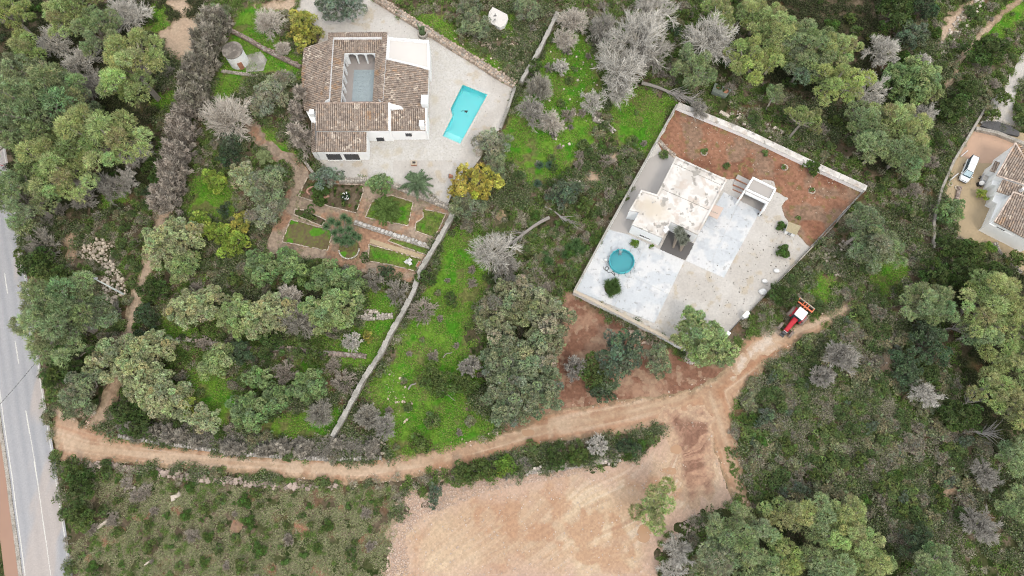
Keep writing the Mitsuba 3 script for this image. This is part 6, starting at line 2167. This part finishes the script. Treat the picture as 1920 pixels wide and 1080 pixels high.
for line in TREES.strip().splitlines():
    head, text = line.split('|')
    c_, x_, y_, r_, t_ = head.split()
    lean_ = {'solitary small pine with a slanting bare trunk': (.55, .55), 'slim young pine with a thin pale trunk': (.2, .5), 'pine overhanging the metal railing, middle crown': (.6, .3),
             'pine overhanging the metal railing, upper crown': (.5, .3)}.get(text)
    plant(c_, float(x_), float(y_), float(r_), text, tint=int(t_), lean=lean_)

# cypress hedge: tall trees in a row, and the grey brown hedge above the track
row = [(405, 30), (396, 52), (388, 75), (382, 96), (377, 118), (370, 138), (364, 158), (358, 178), (353, 198), (348, 218), (343, 238), (338, 258), (333, 278), (328, 298), (322, 318), (316, 338), (309, 358), (303, 378)]
for i, (x, y) in enumerate(row):
    for dx in (-9, 9):
        plant('cyp', x + dx + rng.normal(0, 3), y + rng.normal(0, 4), rng.uniform(17, 21), 'grey green cypress in the tall hedge left of the lawn' if i < 9 else 'purplish brown cypress in the lower part of the tall hedge',
              'cypresses of the upper hedge' if i < 9 else 'cypresses of the lower hedge', tint=(0 if rng.random() < .7 else 1) if i < 9 else 2, hs=rng.uniform(.9, 1.1))
hp = sg.LineString([(228, 805), (300, 817), (400, 834), (500, 846), (600, 848), (705, 842)])
for i in range(44):
    p = hp.interpolate(i / 43, normalized=True)
    for dy in (0, -14):
        plant('twig' if rng.random() < .75 else 'cyp', p.x + rng.normal(0, 3), p.y + dy + rng.normal(0, 3), rng.uniform(11, 16), 'grey brown shrub in the trimmed row above the dirt track', 'shrubs of the row above the dirt track', tint=1, hs=.7)

# palms: every frond a part
def palm(label, x, y, rpx, nf, col, trunk=1.2, el=(.1, 1.2), name='palm_tree'):
    k = thing(name, label, 'palm')
    r = rpx / ppm(x, y, 1.5)
    c = P(x, y, trunk + .4)
    add('trunk', MB().tube([[c[0], c[1], 0], [c[0], c[1], trunk]], [.3, .24], 9, [.2, .16, .12]), 'vcol', parent=k)
    for i in range(nf):
        v, f, cc = frond(r * rng.uniform(.85, 1.15), 2.4 * i + rng.normal(0, .1), rng.uniform(*el), rng.uniform(.3, .55), np.array(col) * rng.uniform(.8, 1.2))
        add('frond', trimesh.Trimesh(v + [c[0], c[1], trunk], f, process=False), 'vcol', parent=k, color=cc)


palm('grey green date palm on the gravel yard beside the garden wall', 781, 344, 33, 28, (.09, .13, .075), 1.4, (.0, 1.1))
palm('wide green palm in the grassy garden bed', 722, 391, 32, 30, (.075, .12, .035), .7, (.1, 1.0))
palm('small palm on the slope beside the curved garden path', 493, 293, 17, 18, (.17, .21, .10), 1.0)


def rosette_tree(label, heads, col, rh, base=None, name='yucca'):
    """Several trunks, each with a round head of sword leaves."""
    k = thing(name, label, 'yucca')
    for i, (x, y, h) in enumerate(heads):
        c = P(x, y, h)
        b = base[i] if base else (x, y)
        g = P(*b, 0)
        add('trunk', MB().tube([g, (g + c) / 2 + [.05, .05, .1], c], [.18, .14, .1], 7, [.24, .21, .18]), 'vcol', parent=k)
        m = 170
        d = unit(m)
        d[:, 2] = np.abs(d[:, 2]) * .9 - .15
        d /= np.linalg.norm(d, axis=1, keepdims=True)
        cc = np.array(col) * rng.uniform(.6, 1.45, (m, 1))
        v, f, c_ = leaves(np.tile(c, (m, 1)), d, rh * rng.uniform(.8, 1.15, m), .10, cc)
        add('leaf_head', trimesh.Trimesh(v, f, process=False), 'vcol', parent=k, color=c_)


rosette_tree('two stemmed yucca in the dark paved corner', [(1276, 428, 3.2), (1269, 433, 2.9), (1281, 440, 2.7), (1276, 446, 2.5), (1286, 450, 2.2), (1280, 455, 2.0), (1272, 442, 2.8)], (.20, .22, .18), .85, [(1262, 464), (1262, 464), (1276, 470), (1276, 470), (1276, 470), (1276, 470), (1262, 464)])
rosette_tree('big many headed yucca in the round garden planter', [(622, 415, 2.6), (634, 420, 3.0), (612, 425, 2.4), (645, 408, 2.8), (655, 415, 2.6), (640, 432, 3.2), (655, 430, 3.0), (627, 437, 2.8), (650, 446, 2.8), (664, 440, 2.4), (672, 446, 2.2), (643, 455, 2.4), (658, 455, 2.2), (632, 450, 2.2)], (.085, .15, .075), .95, [(650, 464)] * 14)
rosette_tree('dark green yucca cluster in the terrace planter', [(1149, 533, .9), (1143, 539, .7), (1155, 537, .8), (1148, 545, .6), (1140, 532, .5), (1153, 528, .6), (1157, 544, .5), (1145, 550, .4)], (.07, .12, .04), 1.0)
rosette_tree('spiky agave clump left of the pool terrace', [(1068, 465, .6), (1080, 455, .6), (1060, 478, .5), (1078, 472, .5), (1090, 468, .4), (1022, 480, .4), (1030, 492, .4)], (.07, .13, .05), 1.1, name='agave')
rosette_tree('green agaves in the meadow shade left of the plot', [(1008, 345, .4), (1030, 310, .4), (1012, 310, .4)], (.07, .12, .08), 1.0, name='agave')
slab('terrace_planter', sg.Point(P(1147, 540)[:2]).buffer(1.25), 0.062, .09, 'soil', label='dark soil disc of the planter in the pool terrace', kind='structure')
GP = thing('round_planter', 'round garden planter with a ring of white stones', 'planter')
c = P(655, 468)[:2]
slab('soil_fill', sg.Point(c).buffer(1.8), 0.03, .16, 'plot_grass', parent=GP)
matte('grass_mat2', rgb(.045, .09, .025))
for i in range(22):
    q = math.pi * (1.05 + .95 * i / 21)
    m = MB()
    stone(m, c + 1.7 * np.array([math.cos(q), math.sin(q)]), .2, .24, .2, .18, q, np.array([1, .97, .9]) * rng.uniform(.45, .62))
    add('stone', m, 'vcol', parent=GP)
WF = thing('flowering_shrub', 'shrub with white flowers in the left garden bed', 'shrub')
b0 = P(650, 371)
pt, h_ = shrub(.85, 3, np.array([.03, .055, .03]))
for n_, p_ in pt.items():
    v, f, c_ = p_
    add(n_, trimesh.Trimesh(v + b0, f, process=False), 'vcol', parent=WF, color=c_)
m = MB()
for i in range(13):
    d_ = unit(1)[0] * .7
    stone(m, b0[:2] + d_[:2], .75 + abs(d_[2]) * .4, .16, .16, .1, 0, np.array([.7, .7, .72]))
add('flower', m, 'vcol', parent=WF, kind='stuff')
KR = thing('planting_ring', 'kidney shaped ring of reddish stones in the left garden bed', 'planting ring')
tt = np.linspace(0, 2 * np.pi, 60)[:-1]
for q in tt:
    x, y = 596 + 19 * math.cos(q) + 3 * math.sin(2 * q), 361 + 9 * math.sin(q) + 4.5 * math.cos(q)
    if 1.1 < q < 2.3:
        continue
    m = MB()
    stone(m, P(x, y)[:2], .12, .3, .26, .25, q, np.array([1, .6, .48]) * rng.uniform(.3, .5))
    add('stone', m, 'vcol', parent=KR)

# ---------------------------------------------------------------- shrubs by area
def contains(pg, pts):
    shapely.prepare(pg)
    return shapely.contains(pg, shapely.points(pts))


hard = shapely.union_all([poly(PLOT).buffer(.4), patio_pg, sg.Polygon(np.vstack([shifted(-9.6), shifted(.25)[::-1]])).buffer(0) if side < 0 else strip(-.25, 9.6), poly(POOL),
                          track_pg.buffer(-.25), clear_pg.buffer(-.2), garden_pg, poly([(565, 60), (740, 55), (810, 70), (810, 265), (700, 305), (590, 305), (565, 215)]), sg.Point(P(443, 106)[:2]).buffer(2.2),
                          poly([(1828, 232), (1990, 262), (1990, 505), (1925, 522), (1880, 488), (1845, 474), (1795, 440), (1765, 360), (1790, 290)])])
red_in = red_pg.buffer(-.6)
lawns = shapely.union_all(lawn_pgs)
sandy = shapely.union_all([poly(s) for s in SAND]).buffer(-.3)
lanes = shapely.union_all([poly([(150, 462), (185, 445), (210, 455), (215, 490), (232, 520), (240, 545), (215, 575), (195, 560), (185, 525), (205, 505), (180, 488), (150, 485)]), sg.LineString(XY([(172, 800), (200, 765), (222, 690), (240, 620), (252, 575), (268, 520), (285, 470), (310, 400)])).buffer(1.1), sg.LineString(XY([(1922, -10), (1862, 42), (1820, 85), (1795, 120), (1790, 145), (1768, 165)])).buffer(.6),
                           sg.LineString(XY([(472, 235), (490, 262), (520, 292), (548, 300), (565, 325), (552, 360), (535, 395), (512, 465)])).buffer(1.2), poly([(1945, 60), (1900, 130), (1862, 190), (1840, 230), (1905, 236), (1900, 180), (1945, 120)])])
taken = shapely.union_all([poly([(1040, 772), (1130, 742), (1290, 695), (1400, 640), (1392, 705), (1290, 745), (1130, 772)]), hard, red_in, sandy, lanes])


def scatter(region, n, gap, avoid=None):
    x0, y0, x1, y1 = region.bounds
    out = []
    pts = rng.uniform((x0, y0), (x1, y1), (n * 12, 2))
    ok = contains(region, pts)
    if avoid is not None:
        ok &= ~contains(avoid, pts)
    for p in pts[ok]:
        if len(out) >= n:
            break
        if all((p[0] - q[0]) ** 2 + (p[1] - q[1]) ** 2 > gap * gap for q in out):
            out.append(p)
    return out


def shrubs(region_px, n, gap, codes, rr, label, grp, avoid=taken):
    for p in scatter(poly(region_px), n, gap, avoid):
        code, tint = codes[rng.integers(len(codes))]
        name, cat, protos, nt = KINDS[code]
        r = rng.uniform(*rr)
        size = min(protos, key=lambda q: abs(math.log(q / r)))
        opts = [o for o in protos[size] if o[2] == tint % nt]
        g, h, _ = opts[rng.integers(len(opts))]
        key = tag(num(name), label[code], cat, f'{grp}, {name}'.replace('_', ' '))
        instance(key, g, [*p, 0], rng.uniform(0, 6.28), np.array([1, 1, rng.uniform(.75, 1.1)]) * r / size)


shrubs([(140, 880), (300, 890), (500, 912), (650, 918), (735, 925), (730, 1090), (140, 1090)], 80, 1.5, [('bush', 0), ('bush', 0), ('bush', 1), ('dark', 0), ('dark', 1), ('twig', 0)], (.4, 1.3),
       {'bush': 'low green bush in the dry field below the dirt track', 'dark': 'darker evergreen shrub in the dry field below the dirt track', 'twig': 'dry twiggy shrub in the field below the dirt track'}, 'field shrubs')
shrubs([(1390, 730), (1500, 650), (1580, 600), (1640, 590), (1700, 640), (1780, 760), (1830, 900), (1700, 1000), (1560, 930), (1420, 950), (1400, 850)], 130, 1.2, [('bush', 0), ('bush', 2), ('bush', 2), ('bush', 1), ('bush', 1), ('dark', 1), ('twig', 1), ('teal', 0)], (.6, 1.6),
       {'bush': 'leafy bush in the dense scrub right of the dirt track', 'dark': 'dark evergreen shrub in the dense scrub right of the dirt track', 'twig': 'grey twiggy shrub in the dense scrub right of the dirt track', 'teal': 'bluish shrub in the dense scrub right of the dirt track'}, 'right scrub')
shrubs([(1000, 340), (1060, 290), (1150, 250), (1215, 270), (1180, 350), (1100, 480), (1060, 545), (960, 540), (1000, 440)], 48, 1.4, [('bush', 0), ('bush', 1), ('dark', 0), ('twig', 0), ('dark', 1)], (.6, 1.5),
       {'bush': 'green bush in the scrub left of the flat roofed plot', 'dark': 'dark shrub in the scrub left of the flat roofed plot', 'twig': 'grey dry shrub in the scrub left of the flat roofed plot'}, 'plot side scrub')
shrubs([(1380, -10), (1760, -10), (1760, 160), (1780, 280), (1750, 420), (1640, 380), (1500, 280), (1380, 210), (1240, 120), (1250, 20)], 60, 1.8, [('bush', 0), ('bush', 2), ('dark', 0), ('twig', 0), ('dark', 1), ('teal', 1)], (.6, 1.7),
       {'bush': 'bush under the pines in the upper right wood', 'dark': 'dark shrub under the pines in the upper right wood', 'twig': 'brown twiggy shrub in the upper right wood', 'teal': 'bluish shrub in the upper right wood'}, 'upper wood scrub')
shrubs([(1760, 60), (1900, 20), (1880, 130), (1830, 220), (1760, 260), (1700, 560), (1650, 560), (1720, 400)], 34, 1.5, [('bush', 1), ('bush', 2), ('dark', 1), ('twig', 0)], (.5, 1.3),
       {'bush': 'bush on the slope between the villa and the pines', 'dark': 'dark shrub on the slope between the villa and the pines', 'twig': 'pinkish dry bush on the slope between the villa and the pines'}, 'villa slope scrub')
shrubs([(30, 400), (230, 390), (300, 420), (270, 560), (220, 720), (180, 760), (110, 750), (60, 560)], 45, 1.6, [('bush', 2), ('bush', 1), ('dark', 0), ('twig', 1)], (.6, 1.5),
       {'bush': 'grey green bush in the roadside wood', 'dark': 'dark shrub in the roadside wood', 'twig': 'grey twiggy shrub in the roadside wood'}, 'roadside scrub')
shrubs([(240, 560), (500, 480), (700, 530), (740, 560), (640, 780), (500, 830), (240, 800)], 55, 1.8, [('bush', 0), ('bush', 1), ('dark', 1), ('twig', 0), ('dark', 0)], (.6, 1.5),
       {'bush': 'green bush growing between the orchard trees', 'dark': 'dark shrub growing between the orchard trees', 'twig': 'brown twiggy shrub between the orchard trees'}, 'orchard scrub')
shrubs([(720, 560), (900, 430), (905, 700), (930, 800), (800, 850), (700, 850), (690, 760)], 22, 2.4, [('bush', 1), ('bush', 2), ('twig', 0)], (.5, 1.1),
       {'bush': 'green bush in the meadow', 'twig': 'pale twiggy shrub in the meadow'}, 'meadow shrubs')
shrubs([(-20, -20), (420, -20), (380, 100), (330, 330), (250, 400), (20, 400), (20, 280)], 40, 1.8, [('dark', 0), ('bush', 0), ('dark', 2), ('twig', 1)], (.7, 1.7),
       {'bush': 'bush under the upper left pines', 'dark': 'dark shrub under the upper left pines', 'twig': 'grey twiggy shrub under the upper left pines'}, 'upper left scrub')
shrubs([(960, 20), (1240, -10), (1250, 180), (1120, 330), (1000, 330), (985, 170)], 40, 1.8, [('twig', 0), ('twig', 1), ('bush', 1)], (.5, 1.3),
       {'bush': 'green bush in the strip right of the upper masonry wall', 'twig': 'grey twiggy shrub in the strip right of the upper masonry wall'}, 'green strip scrub')
shrubs([(840, 885), (960, 858), (1100, 835), (1215, 822), (1200, 855), (1050, 872), (880, 900)], 26, .9, [('bush', 0), ('bush', 1), ('twig', 1), ('dark', 0)], (.5, 1.1),
       {'bush': 'low bush in the strip between track and clearing', 'dark': 'low dark shrub in the strip between track and clearing', 'twig': 'dry twiggy bush in the strip between track and clearing'}, 'strip scrub', avoid=track_pg)

# ---------------------------------------------------------------- ground cover: nobody could count it
def tuft(n, r, h, cols, w=.05, lean=.8):
    a = rng.uniform(0, 6.3, n)
    k = np.sqrt(rng.uniform(0, 1, n)) * r
    b = np.c_[k * np.cos(a), k * np.sin(a), np.zeros(n)]
    d = unit(n) * lean + [0, 0, .8]
    d /= np.linalg.norm(d, axis=1, keepdims=True)
    cc = np.array(cols)[rng.integers(len(cols), size=n)] * rng.uniform(.6, 1.4, (n, 1))
    return leaves(b, d, h * rng.uniform(.5, 1.3, n), w * rng.uniform(.7, 1.3, n), cc)


def clump(n, r, h, cols, l=.2, w=.14):
    m = 5
    cs = np.c_[rng.uniform(-.6, .6, (m, 2)) * r, rng.uniform(.1, .5, m) * h]
    d = unit(n)
    d[:, 2] = np.abs(d[:, 2])
    b = cs[rng.integers(m, size=n)] + d * rng.uniform(.1, .55, (n, 1)) * [r, r, h]
    dr_ = d + unit(n) * .8
    dr_ /= np.linalg.norm(dr_, axis=1, keepdims=True)
    cc = np.array(cols)[rng.integers(len(cols), size=n)] * rng.uniform(.6, 1.4, (n, 1))
    return leaves(b, dr_, l * rng.uniform(.6, 1.3, n), w * rng.uniform(.6, 1.3, n), cc)


for i, c_ in enumerate([(.07, .10, .04), (.10, .135, .055), (.15, .16, .095), (.19, .18, .14)]):
    scene[f'group_cover_mound_{i}'] = {'type': 'shapegroup', 'cover': as_ply(shrub(1.2, i, np.array(c_), l=.2 if i < 3 else .28, w=.15 if i < 3 else .06, dens=34)[0]['crown'], 'leaf')}
for i in range(4):
    for code, part in (('grass', tuft(130, .62, .24, [(.09, .25, .022), (.13, .265, .035), (.07, .195, .02), (.19, .26, .055), (.17, .165, .08)], w=.09)),
                       ('dry', tuft(120, .65, .3, [(.29, .27, .19), (.25, .24, .16), (.19, .215, .11), (.15, .19, .08)], w=.06)),
                       ('herb', clump(120, .8, .45, [(.06, .12, .025), (.09, .14, .035), (.12, .14, .06)])),
                       ('maquis', clump(170, .95, .85, [(.05, .075, .028), (.075, .10, .04), (.14, .145, .09), (.09, .115, .07)])),
                       ('shade', clump(150, .95, .7, [(.03, .042, .02), (.045, .055, .026), (.06, .06, .04)])),  # leaf colours darkened to stand in for shade beneath the pines
                       ('brush', clump(150, .95, .8, [(.19, .18, .14), (.15, .15, .10), (.12, .13, .07), (.22, .205, .17)], l=.26, w=.07)),
                       ('grime', clump(110, .8, .5, [(.23, .215, .17), (.20, .19, .14), (.15, .155, .085), (.26, .24, .205)], l=.32, w=.06))):
        scene[f'group_cover_{code}_{i}'] = {'type': 'shapegroup', 'cover': as_ply(part, 'vcol')}
frame_w = poly([(-70, -75), (1990, -75), (1990, 1150), (-70, 1150)])
big = frame_w


def cover(name, label, pts, code, sc):
    for i, p in enumerate(pts):
        s = rng.uniform(*sc)
        instance(f'{name}__{i + 1:03d}' if i else name, f'group_cover_{code}_{rng.integers(4)}', [p[0], p[1], 0], rng.uniform(0, 6.28), [s, s, s * rng.uniform(.7, 1.1)])
    tag(name, label, None, None, 'stuff')


def spread(region, dens, avoid=None, fade=None):
    x0, y0, x1, y1 = region.bounds
    n = int((x1 - x0) * (y1 - y0) * dens)
    pts = rng.uniform((x0, y0), (x1, y1), (n, 2))
    ok = contains(region, pts)
    if avoid is not None:
        ok &= ~contains(avoid, pts)
    if fade is not None:
        ok &= rng.random(n) < fade(pts)
    return pts[ok]


n3 = lambda p, s, f, o=3: nfbm(np.c_[p * f, np.full(len(p), s)], o)
garden_lawn = shapely.union_all([poly(BEDS[i][0]) for i in (1, 2, 5, 6)])
cover('grass', 'lush bright green grass of the meadow and the lawns', spread(lawns.buffer(.5), 1.9, shapely.union_all([hard, red_in, lanes]), lambda p: np.clip((n3(p, 3.3, .3) - .34) * 6, .12, 1)), 'grass', (.7, 1.25))
cover('garden_grass', 'bright green grass in the garden beds', spread(garden_lawn, 2.2, None, lambda p: np.clip((n3(p, 5.3, .5) - .42) * 7, .05, 1)), 'grass', (.45, .7))
rest = big.difference(shapely.union_all([taken, lawns]))
field = poly([(130, 890), (740, 915), (735, 1150), (140, 1150)])
wild = rest.difference(field)
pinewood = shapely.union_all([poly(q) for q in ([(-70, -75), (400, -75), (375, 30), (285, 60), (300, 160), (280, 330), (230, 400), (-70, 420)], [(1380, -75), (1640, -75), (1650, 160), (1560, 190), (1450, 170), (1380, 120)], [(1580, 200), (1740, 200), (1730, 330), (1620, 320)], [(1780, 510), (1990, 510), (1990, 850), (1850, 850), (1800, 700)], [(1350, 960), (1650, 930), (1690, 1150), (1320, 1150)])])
cover('pinewood_undergrowth', 'undergrowth beneath the pines, coloured very dark to imitate shade', spread(wild.intersection(pinewood), .8), 'shade', (.7, 1.4))
wild = wild.difference(pinewood)
pts = spread(wild, 1.2)
q = n3(pts, 1.1, .09)
q2 = rng.random(len(pts))
cover('undergrowth', 'dark evergreen undergrowth between the trees', pts[(q < .5) & (q2 < .55)], 'maquis', (.7, 1.5))
cover('herbs', 'low green herbs on the woodland floor', pts[((q >= .5) & (q2 < .6)) | ((q < .5) & (q2 > .85))], 'herb', (.7, 1.4))
cover('brushwood', 'grey dry brushwood on the woodland floor', pts[(q2 >= .6) & (q2 <= .87)], 'grime', (.7, 1.4))
pts = spread(field.difference(taken), 2.0, None, lambda p: np.clip((n3(p, 7.7, .35) - .33) * 7, .25, 1))
cover('dry_grass', 'dry straw coloured grass of the field below the track', pts, 'dry', (.7, 1.3))
scrub = poly([(1390, 730), (1500, 650), (1580, 600), (1640, 560), (1700, 600), (1800, 740), (1850, 900), (1800, 1060), (1680, 1040), (1560, 930), (1420, 950), (1400, 850)])
cover('dry_brush', 'grey brown mat of dry brush in the scrub right of the track', spread(scrub.difference(taken), .6, None, lambda p: np.clip((n3(p, 9.1, .16) - .38) * 6, .05, 1)), 'brush', (.8, 1.5))
cover('scrub_thicket', 'dense dark olive thicket right of the dirt track', spread(scrub.difference(taken), .35), 'maquis', (.7, 1.4))
cover('scrub_mounds', 'close growing mounds of low scrub right of the dirt track', spread(scrub.difference(taken), .2), 'mound', (.8, 1.7))
cover('wood_scrub', 'low scrub growing close together between the trees', spread(wild.difference(scrub), .10), 'mound', (.5, 1.2))
orchard = poly([(250, 560), (480, 480), (700, 530), (745, 560), (640, 780), (500, 820), (250, 790)])
cover('orchard_grass', 'thin green grass between the orchard trees', spread(orchard.difference(taken), .8, None, lambda p: np.clip((n3(p, 6.6, .2) - .42) * 7, 0, 1)), 'grass', (.6, 1.1))
cover('garden_weeds', 'dry weeds over the paths of the terraced garden', spread(garden_pg, 1.6, shapely.union_all([poly(b[0]) for b in BEDS]), lambda p: np.clip((n3(p, 4.1, .3) - .46) * 6, 0, .9)), 'dry', (.3, .55))
cover('bed_herbs', 'small green plants in the garden beds', spread(shapely.union_all([poly(BEDS[i][0]) for i in (0, 3, 2)]), .7), 'herb', (.3, .7))
cover('track_end_grass', 'dry grass closing over the upper end of the dirt track', spread(poly([(1545, 585), (1625, 552), (1628, 575), (1560, 606)]), 2.2), 'dry', (.5, .9))
spur = sg.LineString(XY([(1366, 845), (1380, 895), (1396, 960)])).buffer(.55)
cover('track_verge', 'strip of weeds between the two wheel ruts of the side track', spread(spur, 9.0), 'herb', (.25, .45))
pts = spread(field.difference(taken), .55, None, lambda p: np.clip((n3(p, 2.2, .2) - .42) * 8, .1, 1))
cover('field_herbs', 'low green herbs in the dry field', pts, 'herb', (.5, 1.0))
